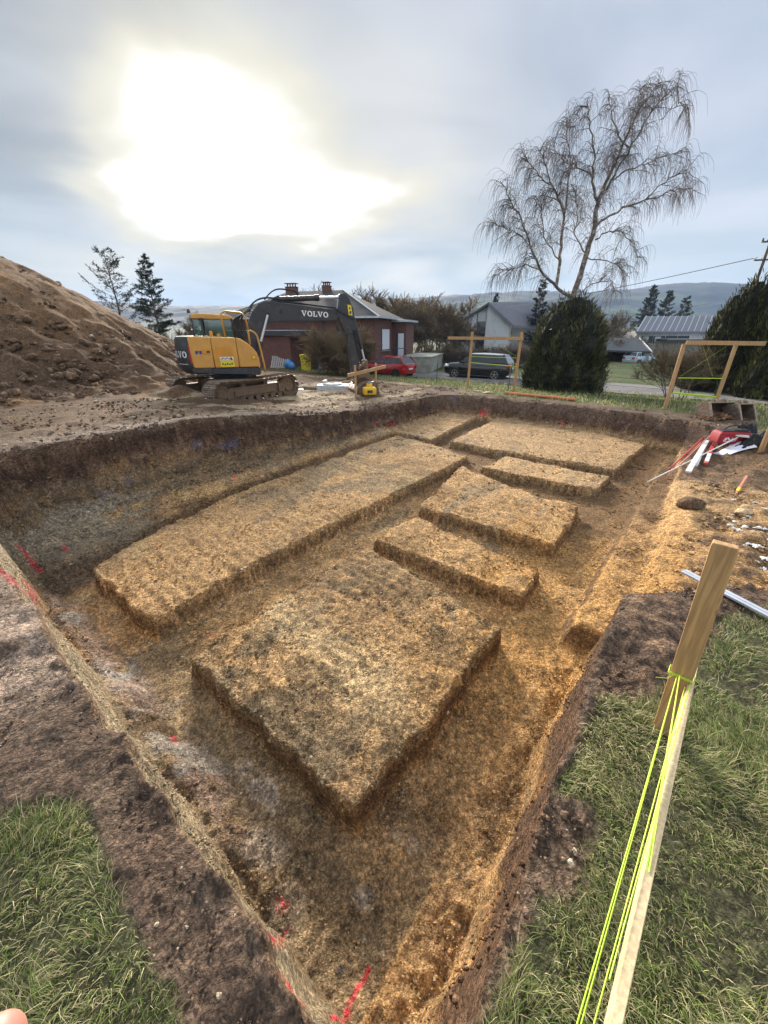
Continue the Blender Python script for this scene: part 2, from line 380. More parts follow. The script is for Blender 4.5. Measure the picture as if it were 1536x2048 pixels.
def ground_colours(x, y, z, d, G, cell):
    u, v = uv(x, y); n = len(x)
    a1 = fbm(u, v, .55, 4, 51); a2 = fbm(u, v, 2.3, 4, 52, cell); a3 = fbm(u * .5, v * 1.6, 1.6, 4, 53, cell); a4 = fbm(u, v, 8, 3, 54, cell)
    ochre, brown, dark, greyb, orange = L3((.62, .375, .165)), L3((.36, .215, .10)), L3((.088, .055, .038)), L3((.33, .245, .145)), L3((.64, .345, .11))
    def mixc(c, q, t): return c * (1 - t[:, None]) + q * t[:, None]
    c = np.repeat(ochre[None], n, 0)
    c = mixc(c, brown, sstep(a1 * 1.2 + a2 * .9 + a4 * .5, .0, .26) * .65)
    c = mixc(c, greyb, sstep(a3 * 1.4 + .5 * a4, .10, .34) * .6)
    # strong orange to the right half and in the middle of the pit, greyer to the left and near
    ow = sstep(2.6 - v + a2 * 3, 0, 2.0) * sstep(u, 1.2, 3.2) * (1 - .65 * sstep(u, 5.0, 7.5))
    c = mixc(c, orange, np.clip(ow, 0, 1) * .75)
    ok = np.exp(-(((u - 2.1 + a1) / .35) ** 2)) * sstep(v, .9, 1.5) * (v < 3.3)     # light swathe across the near block
    c = mixc(c, L3((.70, .50, .26)), ok * .9 * (v > 1))
    ontop = sstep(z, ZT + .22, ZT + .26)
    dz1 = ontop * (v < 3.3) * (sstep(1.75 - u + a2 * .8, -.1, .25) + sstep(u - 2.5 + a2 * .8, -.1, .25) * (u < 3.7)); c = mixc(c, L3((.27, .185, .095)), np.clip(dz1, 0, 1) * .66 * sstep(a4 + a2, -.22, .05))
    dz2 = ontop * (v > 4) * (u < 7); c = mixc(c, L3((.33, .235, .13)), dz2 * .5 * sstep(a3 + a1, -.1, .12)); c = mixc(c, L3((.60, .42, .2)), dz2 * .6 * sstep(np.sin(u * 9 + 5 * a2) * .3 + a1 * 1.2, .15, .4))
    c = mixc(c, L3((.27, .20, .115)), .7 * sstep(1.5 - u + a2, 0, .5) * (v < 4) * (v > .5))
    c = mixc(c, L3((.47, .34, .2)), .45 * sstep(u, 6, 10) * (z > -1.0))
    # cut faces of the blocks are moist and darker clay
    wu = u + .035 * fbm(u, v, 4.0, 3, 3); wv = v + .035 * fbm(u, v, 4.0, 3, 5)
    inpit = sstep(d, .1, .35)
    gy, wet = np.zeros(n), np.zeros(n)
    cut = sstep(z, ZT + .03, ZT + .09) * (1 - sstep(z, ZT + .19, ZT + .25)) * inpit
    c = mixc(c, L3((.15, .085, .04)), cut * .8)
    # puddled clay in the near trench
    for (pu, pv, ru, rv, s) in ((.83, 1.92, .10, .30, 1.), (.60, 1.45, .1, .15, .7), (.83, .80, .07, .10, .9), (.72, 2.9, .13, .2, .5), (1.2, .75, .07, .12, .6), (.52, 1.15, .08, .1, .5), (.55, 3.7, .2, .35, .6), (2.1, 2.25, .12, .25, .5), (2.5, 1.8, .1, .1, .4), (.9, 5.0, .1, .3, .3)):
        q = sstep(1.25 - np.hypot((u - pu) / ru, (v - pv) / rv) + a2 * 1.2 + a4, 0, .6) * s
        c = mixc(c, L3((.31, .255, .20)), q * .6 * sstep(a4 + a2 * .8, -.25, .1)); wet = np.maximum(wet, q * .85 * (u < 1.5))
    # walls
    depth = G - z
    wall = sstep(d, -.01, .02) * (1 - sstep(z, ZT + .28, ZT + .45))
    wall = np.where((v < .12) & (u > 3.95) & (u < 9.5) & (d > .0), 0, sstep(d, -.06, -.02) * sstep(z, ZT + .28, ZT + .40))
    st = fbm(u * .30 + depth * 1.2, depth * 7, 1.8, 4, 57); st2 = fbm(u * .9, depth * 3, 5, 4, 58)
    wc = mixc(np.repeat(L3((.115, .064, .038))[None], n, 0), L3((.29, .175, .08)), sstep(depth + a2 * .6 + st * .4, .38, .72))
    wc = mixc(wc, L3((.06, .035, .024)), sstep(st + st2 * .9, .03, .10) * .75); wc = mixc(wc, L3((.27, .175, .105)), sstep(-st + st2 * .8, .06, .13) * .6)
    left = sstep(v, 5.2, 7) * (1 - sstep(u, 12.5, 13.5))
    near2 = sstep(3.0 - u, 0, 1.5); st3 = fbm(u * .5, z * 5, 3, 4, 59)
    grey = left * sstep(a3 + a4 + .25 * near2 + .02, -.05, .05) * (.75 + .25 * near2) * sstep(st3 + .10 + .2 * near2, -.02, .05) * (1 - sstep(z + a3 * .3, -.76 + .14 * near2, -.70 + .14 * near2)) * sstep(z + a2 * .2, -.90 - .2 * near2, -.82 - .2 * near2)
    wc = mixc(wc, L3((.37, .34, .25)), grey * .6 * (u < 9.6))
    wc = mixc(wc, L3((.24, .19, .115)), left * sstep(depth + a3 * .3, .55, .75) * (1 - grey) * .35)
    nearw = (u < .55) & (v < 7)
    wc = mixc(wc, L3((.42, .33, .205)), nearw * sstep(depth + a2 * .2, .06, .2) * .85)
    wc = mixc(wc, L3((.55, .49, .38)), nearw * np.exp(-((depth - .42 + a3 * .3) / .10) ** 2) * sstep(fbm(u * 5, v, .8, 3, 66), -.1, .15) * .7)
    fw = sstep(u, 12.3, 13.3)
    wc = mixc(wc, L3((.17, .115, .085)), fw * (1 - sstep(depth, .25, .45)) * sstep(depth, .05, .12) * .8)
    rw = sstep(.6 - v, 0, .3) * (u < 4)
    wc = mixc(wc, L3((.15, .082, .045)), rw * .8)
    wc = mixc(wc, L3((.40, .21, .075)), rw * sstep(depth + a2 * .8, .55, .8) * .7)
    wall = np.maximum(wall, grey * (v > 5.9) * (u < 9.6) * inpit * .8)
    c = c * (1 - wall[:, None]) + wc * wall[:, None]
    sh = (1 - sstep(u + a4 * .15, .62, .8)) * sstep(v, 1.3, 2.2) * (1 - sstep(v, 5.6, 6.2)) * sstep(d, .15, .3); c = mixc(c, L3((.34, .235, .175)), sh * .75 * sstep(a4 + a2, -.2, .05)); c = mixc(c, L3((.40, .345, .275)), sh * sstep(fbm(u, v, 3.0, 4, 60) + a4 * .4, .10, .14) * .8)
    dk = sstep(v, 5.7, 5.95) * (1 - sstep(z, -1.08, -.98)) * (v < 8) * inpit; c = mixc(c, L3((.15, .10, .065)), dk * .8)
    # smeared mud outside the pit edge
    out = 1 - sstep(d, -.03, .01)
    mud = np.repeat(L3((.165, .112, .076))[None], n, 0)
    mud = mixc(mud, L3((.21, .14, .095)), sstep(a2 + a4, -.05, .2)); mud = mixc(mud, L3((.115, .073, .05)), .75 * (v < 3.2) * (u < .3) * sstep(a4 + a2 * .5, -.2, .15))
    # flattened, drying film of silt
    nl = sstep(v, 1.9, 2.6) * sstep(8.3 - v, 0, .6) * (u < .6)
    film = sstep(fbm(x * .45, y * 1.5, 3.2, 4, 71, cell) + .30 * a4, -.09, -.045) * nl * sstep(u + 1.6, 0, .3) * sstep(v + a2 * .5, 2.3, 2.9)
    film2 = sstep(fbm(u * .35, v, 1.6, 4, 73, cell) + .2 * a4, .08, .13) * (u < 6) * sstep(v, 7.9, 8.3) * (1 - sstep(v, 10, 12))
    film2 = np.maximum(film2, .9 * sstep(fbm(x * .4, y * 1.6, 2.6, 4, 74, cell) + .3 * a4, -.03, .01) * sstep(u, .9, 1.5) * (1 - sstep(u, 4.6, 5.4)) * sstep(v, 8.15, 8.3) * (1 - sstep(v, 8.9, 9.2)))
    mud = mixc(mud, L3((.42, .31, .23)), film * .85); mud = mixc(mud, L3((.30, .235, .18)), film2 * .85)
    wet = np.where(out > .5, np.maximum(film * .15, film2 * .3), wet)
    yardm = sstep(v, 8.4, 9.6) * (u < 30)
    mud = mixc(mud, L3((.15, .088, .044)), yardm * .92)
    pale = sstep(fbm(u * .55 + v * .25, v, 1.6, 4, 77, cell) + .35 * a4, .06, .09) * sstep(u, 3.5, 6) * sstep(v, 8.2, 9) * (1 - sstep(u, 16, 18))
    mud = mixc(mud, L3((.52, .41, .26)), pale * .7)
    sp = sstep(1 - np.hypot((x + 2.6) / 1.5, (y - 14.8) / 1.1) + a2, 0, .4)
    mud = mixc(mud, L3((.56, .44, .28)), sp * .6 * sstep(a4 + a2, -.1, .05)); mud = mixc(mud, L3((.075, .046, .026)), yardm * .6 * sstep(fbm(x, y, 1.4, 4, 78, cell) + .3 * a4, .04, .12))
    rb = (v < 0) & (u > 1.8) & (u < 5); mud = np.where(rb[:, None], mixc(np.repeat(L3((.145, .092, .060))[None], n, 0), L3((.26, .165, .098)), sstep(a2 + a4 * .6, .0, .22)), mud)
    gvl = sstep(1.6 - np.hypot((u - 12.5) / 1.2, v + 2.3), 0, .4) * (d < 0); mud = mixc(mud, L3((.22, .21, .2)), gvl * sstep(a4, -.05, .1))
    c = c * (1 - out[:, None]) + mud * out[:, None]
    # annex floor: orange clay with clods
    an = sstep(-v, .3, .7) * sstep(d, .2, .5) * sstep(u, 4.3, 4.8)
    c = mixc(c, L3((.30, .19, .10)), an * .5); c = mixc(c, L3((.15, .10, .07)), an * sstep(a2 + a4, .05, .2) * .6)
    gm = grass_mask(u, v, x, y) * out
    gc = np.repeat(L3((.10, .115, .04))[None], n, 0)
    gc = mixc(gc, L3((.045, .085, .018)), sstep(fbm(u, v, .7, 3, 81), -.05, .15) * .8)
    gc = mixc(gc, L3((.20, .185, .085)), sstep(fbm(u, v, 1.6, 4, 82, cell), .0, .2) * .6 + .4 * (1 - sstep(u - 14.6, 0, 1.4)) * (u > 12))
    nr = (1 - sstep(np.hypot(x, y), 9, 13)); gc = mixc(gc, L3((.10, .085, .05)), nr * .7)
    c = mixc(c, gc, gm)
    far = sstep(np.hypot(x, y), 60, 140); c = mixc(c, L3((.07, .085, .04)), far * .8)
    wet = wet * (1 - gm)
    mc = fbm(u, v, 19, 3, 120, cell); mc2 = fbm(u, v, 6.5, 3, 121, cell); kk = 1 + .13 * np.clip(mc * 5, -1, 1) * (1 - gm) + .06 * np.clip(mc2 * 6, -1, 1) * (1 - gm); c = c * kk[:, None]
    # marking paint
    near = np.hypot(x, y) < 18
    for P, w, s in SPRAY:
        dd = np.full(n, 9.0); un, vn = u[near], v[near]; q = np.full(un.shape, 9.0)
        for (u0, v0), (u1, v1) in zip(P[:-1], P[1:]):
            t = np.clip(((un - u0) * (u1 - u0) + (vn - v0) * (v1 - v0)) / ((u1 - u0) ** 2 + (v1 - v0) ** 2), 0, 1)
            q = np.minimum(q, np.hypot(un - u0 - t * (u1 - u0), vn - v0 - t * (v1 - v0)))
        dd[near] = q + .6 * w * fbm(un, vn, 40, 2, 91); k = (1 - sstep(dd, w * .45, w * 1.1)) * s * (.35 + .65 * sstep(fbm(x, y, 55, 2, 92), -.12, .02))
        c = mixc(c, L3((.85, .055, .085)), k)
    for P in BLUE:
        (u0, v0), (u1, v1) = P[0]; w = P[1]
        t = np.clip(((u - u0) * (u1 - u0) + (v - v0) * (v1 - v0)) / ((u1 - u0) ** 2 + (v1 - v0) ** 2), 0, 1)
        q = np.hypot(u - u0 - t * (u1 - u0), v - v0 - t * (v1 - v0)) + .02 * a4
        c = mixc(c, L3((.08, .16, .42)), (1 - sstep(q, w * .6, w * 1.2)) * .25)
    return np.concatenate([np.clip(c, 0, 1), np.clip(wet, 0, 1)[:, None]], 1)

def build_ground():
    us = axis(-700, 1500, -1.5, 17, .012, .0062, .030)
    vs = axis(-1100, 1300, -8, 13, .012, .0068, .032)
    U, V = np.meshgrid(us, vs, indexing='ij'); nu, nv = U.shape
    cu = np.gradient(us); cv = np.gradient(vs)
    cell = np.maximum(cu[:, None], cv[None, :]).ravel()
    x, y = w2(U.ravel(), V.ravel())
    z, d, G = ground_z(x, y, cell, True)
    u, v = U.ravel(), V.ravel()
    inp = sstep(d, 0.02, .2); r = np.hypot(x, y)
    amp = np.where(r < 30, 1.0, 0.0)
    gm = grass_mask(u, v, x, y)
    bare = 1 - gm * (1 - inp)
    rough = .030 * fbm(x, y, 9, 3, 101, cell) + .034 * np.abs(fbm(x, y, 22, 3, 102, cell)) + .10 * fbm(x, y, 1.7, 3, 103, cell) * (1 - inp) + .05 * fbm(x, y, 3.2, 3, 104, cell)
    ant = sstep(-v, .2, .6) * sstep(d, .1, .5) * (u > 4.2)
    rough = rough + ant * (.16 * fbm(x, y, 3.5, 3, 105, cell) + .16 * np.maximum(fbm(x, y, 1.8, 2, 106), 0))
    film = sstep(v, 1.9, 2.6) * (u < .3) * (d < 0)
    rough = rough * (1 - .4 * film) + film * (v < 3.6) * (.035 * np.abs(fbm(x, y, 7, 3, 111, cell)) + .05 * fbm(x, y, 4, 3, 112, cell)) + (v < .1) * (u < 5) * (d < 0) * .05 * np.abs(fbm(x, y, 8, 3, 113, cell))
    # bucket-scraped ridges on the block tops
    rough = rough + (.026 * fbm(u * 5, v * .5, 1.0, 3, 107, cell) + .006 * np.sin(u * 38 + 9 * fbm(u, v, 1.3, 3, 107)) * sstep(fbm(u, v, .6, 2, 108), 0, .15)) * inp * sstep(z, ZT + .22, ZT + .26) * np.clip(.16 / cell / 2.2 - .3, 0, 1)
    wallr = np.exp(-((d - .12 - .25 * sstep(v, 6.5, 7.5)) / .22) ** 2) * (r < 20)
    z = z + wallr * (.20 * fbm(u, v, 3.2, 3, 109, cell) + .12 * np.abs(fbm(u, v, 8, 3, 110, cell)) - .03)
    z = z + rough * bare * amp * 1.25
    verts = np.stack([x, y, z], 1)
    idx = np.arange(nu * nv).reshape(nu, nv)
    a = idx[:-1, :-1].ravel(); b = idx[1:, :-1].ravel(); c = idx[1:, 1:].ravel(); e = idx[:-1, 1:].ravel()
    ob = put_mesh('ground', verts, np.stack([a, e, c, b], 1), soil)
    set_col(ob, ground_colours(x, y, z, d, G, cell)); tag(ob, 'grassy building plot with a stepped foundation pit dug into orange clay', kind='structure')
    print('ground', nu, nv, nu * nv)
build_ground()
# ------------------------------------------------------------------ soil heap
def heap_h(x, y):
    dx, dy = x - HEAPC[0], y - HEAPC[1]; ang = np.arctan2(dy, dx); r = np.hypot(dx, dy * .96)
    r = r * (1 + .09 * fbm(ang * 2.2, ang * 0, 1.2, 3, 201)) + .5 * fbm(x, y, .35, 3, 202)
    h = 6.72 - .61 * np.sqrt(r * r + 8)
    gul = fbm(ang * 9, r * .10, 1.0, 4, 203)
    h = h + .26 * gul * sstep(r, 2, 6)
    f = h + .7 * np.exp(-((r - 12.2) / 1.2) ** 2) * .5
    return f
def build_heap():
    xs = np.arange(-33, -4.0, .075); ys = np.arange(5.5, 31, .075)
    X, Y = np.meshgrid(xs, ys, indexing='ij'); x, y = X.ravel(), Y.ravel()
    cell = np.full(x.shape, .075)
    g = base_ground(x, y); h = heap_h(x, y)
    k = 0.35
    H = np.log1p(np.exp(np.clip(h / k, -30, 30))) * k      # soft foot
    H = np.where(h > 8, h, H)
    lump = .42 * fbm(x, y, 1.1, 3, 204, cell) + .16 * np.maximum(fbm(x, y, 3.1, 3, 205, cell), -.1) + .10 * np.abs(fbm(x, y, 5.5, 2, 206, cell))
    lo = 1 - sstep(H, 1.0, 3.2)
    z = g - .10 + H + lump * sstep(H, .02, .3) * (.6 + 1.6 * lo)
    idx = np.arange(x.size).reshape(X.shape)
    keep = H.reshape(X.shape)
    kq = np.maximum(np.maximum(keep[:-1, :-1], keep[1:, 1:]), keep[1:, :-1]) > .05
    a = idx[:-1, :-1][kq]; b = idx[1:, :-1][kq]; c = idx[1:, 1:][kq]; e = idx[:-1, 1:][kq]
    F = np.stack([a, b, c, e], 1)
    used = np.unique(F); remap = np.full(x.size, -1); remap[used] = np.arange(used.size)
    v = np.stack([x, y, z], 1)[used]
    ob = put_mesh('soil_heap', v, remap[F], soil)
    X2, Y2, H2 = x[used], y[used], H[used]; n = len(X2)
    a1 = fbm(X2, Y2, .5, 4, 207); a2 = fbm(X2, Y2, 2.2, 4, 208, cell[used]); ang = np.arctan2(Y2 - HEAPC[1], X2 - HEAPC[0])
    st = fbm(ang * 10, np.hypot(X2 - HEAPC[0], Y2 - HEAPC[1]) * .15, 1.0, 4, 209)
    c = np.repeat(np.array([[.225, .125, .055]]), n, 0)
    def mx(c, q, t): return c * (1 - t[:, None]) + np.array(q) * t[:, None]
    c = mx(c, (.30, .18, .09), sstep(st + .4 * a2, .02, .22) * .8)
    c = mx(c, (.165, .098, .052), sstep(a1 + a2 * .6, .02, .22) * .75)
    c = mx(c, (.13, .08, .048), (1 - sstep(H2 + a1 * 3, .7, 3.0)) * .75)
    c = mx(c, (.37, .20, .08), sstep(st * .8 - a1 + .3 * a2, .12, .3) * .5)
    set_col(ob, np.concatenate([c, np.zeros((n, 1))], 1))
    tag(ob, 'tall loose heap of excavated brown soil rising behind the excavator tail', 'soil heap')
    return ob
build_heap()

# ------------------------------------------------------------------ loose clods
def ico():
    t = (1 + 5 ** .5) / 2
    V = np.array([(-1, t, 0), (1, t, 0), (-1, -t, 0), (1, -t, 0), (0, -1, t), (0, 1, t), (0, -1, -t), (0, 1, -t), (t, 0, -1), (t, 0, 1), (-t, 0, -1), (-t, 0, 1)], float)
    V /= np.linalg.norm(V[0])
    Fc = np.array([(0, 11, 5), (0, 5, 1), (0, 1, 7), (0, 7, 10), (0, 10, 11), (1, 5, 9), (5, 11, 4), (11, 10, 2), (10, 7, 6), (7, 1, 8), (3, 9, 4), (3, 4, 2), (3, 2, 6), (3, 6, 8), (3, 8, 9), (4, 9, 5), (2, 4, 11), (6, 2, 10), (8, 6, 7), (9, 8, 1)])
    return V, Fc
IV, IF = ico()
def clods(name, x, y, z, s, cols, label, mat=None):
    n = len(x); yaw = RNG.uniform(0, 6.28, n); sc = RNG.uniform(.6, 1.3, (n, 3)) * s[:, None]; sc[:, 2] *= .75
    V = IV[None] * sc[:, None, :] * RNG.uniform(.72, 1.25, (n, 12, 1))
    cy, sy = np.cos(yaw)[:, None], np.sin(yaw)[:, None]
    vx = V[..., 0] * cy - V[..., 1] * sy + x[:, None]; vy = V[..., 0] * sy + V[..., 1] * cy + y[:, None]; vz = V[..., 2] + (z + s * .18)[:, None]
    verts = np.stack([vx, vy, vz], 2).reshape(-1, 3)
    faces = (IF[None] + (np.arange(n) * 12)[:, None, None]).reshape(-1, 3)
    ob = put_mesh(name, verts, faces, mat or soil, smooth=False)
    if cols is not None:
        cc = np.repeat(cols, 12, 0) * RNG.uniform(.75, 1.25, (n * 12, 1)); set_col(ob, np.clip(np.concatenate([cc, np.zeros((n * 12, 1))], 1), 0, 1))
    return tag(ob, label, None, None, 'stuff')
def scatter_clods():
    X, Y, S = [], [], []
    for (ulo, uhi, vlo, vhi, n, s0, s1) in ((.22, 3.5, .1, 3.6, 24000, .003, .013), (.22, 3.5, .1, 3.6, 2600, .008, .024), (3.2, 8, -.2, 4.2, 15000, .005, .016), (.3, 5, 3.4, 7.5, 9000, .005, .015), (-.6, .2, .2, 5, 4500, .003, .012), (.2, 5, 3.4, 7.5, 3000, .008, .028), (3.2, 8, -2.8, 4, 4200, .010, .035), (8, 14, -3, 8, 3200, .012, .045), (4.3, 9.5, -4, -.4, 1400, .015, .075),
                                          (-1.2, .2, .3, 8, 1600, .005, .02), (1.9, 3.9, -.6, .05, 900, .005, .03), (13.4, 15, -2, 8.5, 900, .012, .06), (.4, 13, 6.1, 8.3, 9000, .006, .045), (1, 16, 8, 12.5, 5200, .008, .06), (11, 19, 8, 20, 1500, .02, .09), (.7, 1.5, -.2, .1, 300, .006, .025)):
        u = RNG.uniform(ulo, uhi, n); v = RNG.uniform(vlo, vhi, n); s = s0 * (s1 / s0) ** (RNG.uniform(0, 1, n) ** 2.2)
        x, y = w2(u, v); X.append(x); Y.append(y); S.append(s)
    # crumbs fallen from the edges of the blocks and walls
    for P, h in PLATS:
        for (u0, v0), (u1, v1) in zip(P, P[1:] + P[:1]):
            L = math.hypot(u1 - u0, v1 - v0); n = int(L * 420)
            t = RNG.uniform(0, 1, n); nx, ny = (v1 - v0) / L, -(u1 - u0) / L
            cu, cv = np.mean([p[0] for p in P]), np.mean([p[1] for p in P])
            sg = 1 if (nx * (u0 - cu) + ny * (v0 - cv)) > 0 else -1
            o = np.abs(RNG.normal(0, .09, n)) - .02
            x, y = w2(u0 + t * (u1 - u0) + sg * nx * o, v0 + t * (v1 - v0) + sg * ny * o)
            X.append(x); Y.append(y); S.append(.005 * (5.5) ** (RNG.uniform(0, 1, n) ** 1.6))
    x, y, s = map(np.concatenate, (X, Y, S)); u, v = uv(x, y)
    z, d, G = ground_z(x, y, None, True)
    keep = grass_mask(u, v, x, y) * (d < 0) < .3
    x, y, s, z, d, G = (q[keep] for q in (x, y, s, z, d, G))
    c = ground_colours(x, y, z, d, G, np.full(x.shape, .01))[:, :3]
    ch = RNG.uniform(0, 1, len(x)) < .035; c[ch] = (.5, .42, .30); c = c * RNG.uniform(.8, 1.5, (len(x), 1))
    clods('soil_rubble', x, y, z - s * .25, s * .85, c, 'loose clay crumbs and small stones lying over the pit floor and its edges')
    # heap rubble
    n = 11000; x = RNG.uniform(-24, -5, n); y = RNG.uniform(7, 22, n); h = heap_h(x, y)
    lo = RNG.uniform(0, 1, n) < np.where(h < 2.2, .9, .22); k = (h > -.3) & lo; x, y, h = x[k], y[k], h[k]
    H = np.log1p(np.exp(np.clip(h / .35, -30, 30))) * .35
    s = .022 * (10.0) ** (RNG.uniform(0, 1, len(x)) ** 2.6)
    c = np.repeat(np.array([[.17, .108, .065]]), len(x), 0) * RNG.uniform(.6, 1.5, (len(x), 1)); ch = RNG.uniform(0, 1, len(x)) < .02; c[ch] = (.5, .47, .4)
    clods('heap_rubble', x, y, base_ground(x, y) - .10 + H - s * .2, s * .8, c * 1.25, 'lumps of soil and pale stones scattered over the flank of the soil heap')
scatter_clods()

# ------------------------------------------------------------------ grass
def grass_mat():
    m, N, b = new_mat('grass')
    a = N.n('ShaderNodeAttribute', attribute_name='Col'); N.put(b.inputs['Base Color'], a.outputs['Color'])
    b.inputs['Roughness'].default_value = .55; b.inputs['Specular IOR Level'].default_value = .35
    tr = N.n('ShaderNodeBsdfTranslucent'); N.put(tr.inputs[0], a.outputs['Color'])
    mx = N.n('ShaderNodeMixShader'); mx.inputs[0].default_value = .25
    out = [n for n in m.node_tree.nodes if n.type == 'OUTPUT_MATERIAL'][0]
    m.node_tree.links.new(b.outputs[0], mx.inputs[1]); m.node_tree.links.new(tr.outputs[0], mx.inputs[2]); m.node_tree.links.new(mx.outputs[0], out.inputs[0])
    return m
grassm = grass_mat()
def blades(name, x, y, L, W, lean, straw, label, seed):
    rg = np.random.default_rng(seed); n = len(x)
    z = ground_z(x, y)
    # the grass lies over in soft swirls
    wind = 2.4 * fbm(x, y, 1.6, 4, 301) * 7 + rg.normal(0, .9, n)
    dx, dy = np.cos(wind), np.sin(wind)
    lean = lean * rg.uniform(.35, 1.35, n)
    fa = rg.uniform(0, 6.28, n); wx, wy = np.cos(fa) * W / 2, np.sin(fa) * W / 2
    pts = []
    for t, ww in ((0, 1.0), (.45, .85), (.8, .5), (1.0, .02)):
        ho = L * np.sin(np.clip(t * lean, 0, 1.57)) * .9 * t ** .3; up = L * t * np.cos(lean * t * .8) * .9
        bx = x + dx * ho * t; by = y + dy * ho * t; bz = z - .004 + np.maximum(up, .006 * t)
        pts.append(np.stack([bx - wx * ww, by - wy * ww, bz], 1)); pts.append(np.stack([bx + wx * ww, by + wy * ww, bz], 1))
    V = np.stack(pts, 1).reshape(-1, 3)
    q = np.array([(0, 1, 3, 2), (2, 3, 5, 4), (4, 5, 7, 6)]); Fc = (q[None] + (np.arange(n) * 8)[:, None, None]).reshape(-1, 4)
    ob = put_mesh(name, V, Fc, grassm, smooth=False)
    zone = fbm(x, y, .8, 3, 302); s = (rg.uniform(0, 1, n) < np.clip(straw + zone * .9, .04, .9))
    g1 = np.array([.105, .185, .03]); g2 = np.array([.26, .31, .085]); t = rg.uniform(0, 1, (n, 1))
    dk = sstep(fbm(x, y, 1.1, 3, 303), .0, .2)[:, None]
    c = (g1 * (1 - t) + g2 * t) * (1 - .35 * dk)
    sc = np.array([.52, .46, .25]) * rg.uniform(.55, 1.25, (n, 1)); c = np.where(s[:, None], sc, c) * rg.uniform(.7, 1.25, (n, 1))
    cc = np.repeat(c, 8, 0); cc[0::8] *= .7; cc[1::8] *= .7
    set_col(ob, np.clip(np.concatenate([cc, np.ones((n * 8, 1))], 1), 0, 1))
    return tag(ob, label, None, None, 'stuff')
def grow(name, region, n, L, W, lean, straw, label, seed, k=.5):
    rg = np.random.default_rng(seed)
    u = rg.uniform(region[0], region[1], n); v = rg.uniform(region[2], region[3], n)
    # tufts
    q = rg.uniform(0, 1, n) < (.5 + 2.4 * (fbm(u, v, 6, 4, seed) + .06)); u, v = u[q], v[q]
    x, y = w2(u, v); z, d, G = ground_z(x, y, None, True)
    gm = grass_mask(u, v, x, y) * (d < .0); keep = rg.uniform(0, 1, len(u)) < gm
    x, y = x[keep], y[keep]; m = len(x)
    r = np.hypot(x, y)
    Ls = L * (.35 + rg.gamma(2.2, .30, m)) * (1 + .8 * fbm(x, y, 3, 2, seed + 1))
    return blades(name, x, y, Ls, W * rg.uniform(.6, 1.2, m), lean, straw, label, seed)
grow('grass', (-1.9, .2, -.3, 3.0), 150000, .055, .0026, 1.2, .40, 'long matted green and straw grass at the lower left edge of the pit', 11)
grow('grass', (-.4, 2.6, -2.2, .12), 210000, .050, .0026, 1.25, .50, 'matted green and straw grass beside the near right pit edge', 12)
grow('grass', (1.8, 5.2, -5.5, .1), 130000, .055, .0038, 1.3, .58, 'trampled dry grass right of the pit round the leaning plank', 13)
grow('grass', (13.5, 26, -16, 26), 90000, .11, .020, .8, .38, 'short green verge grass with straw patches between pit and lane', 14)
grow('grass', (9.5, 14.5, -9, -.4), 9000, .10, .012, .9, .5, 'worn grass on the bank behind the power tools', 15)
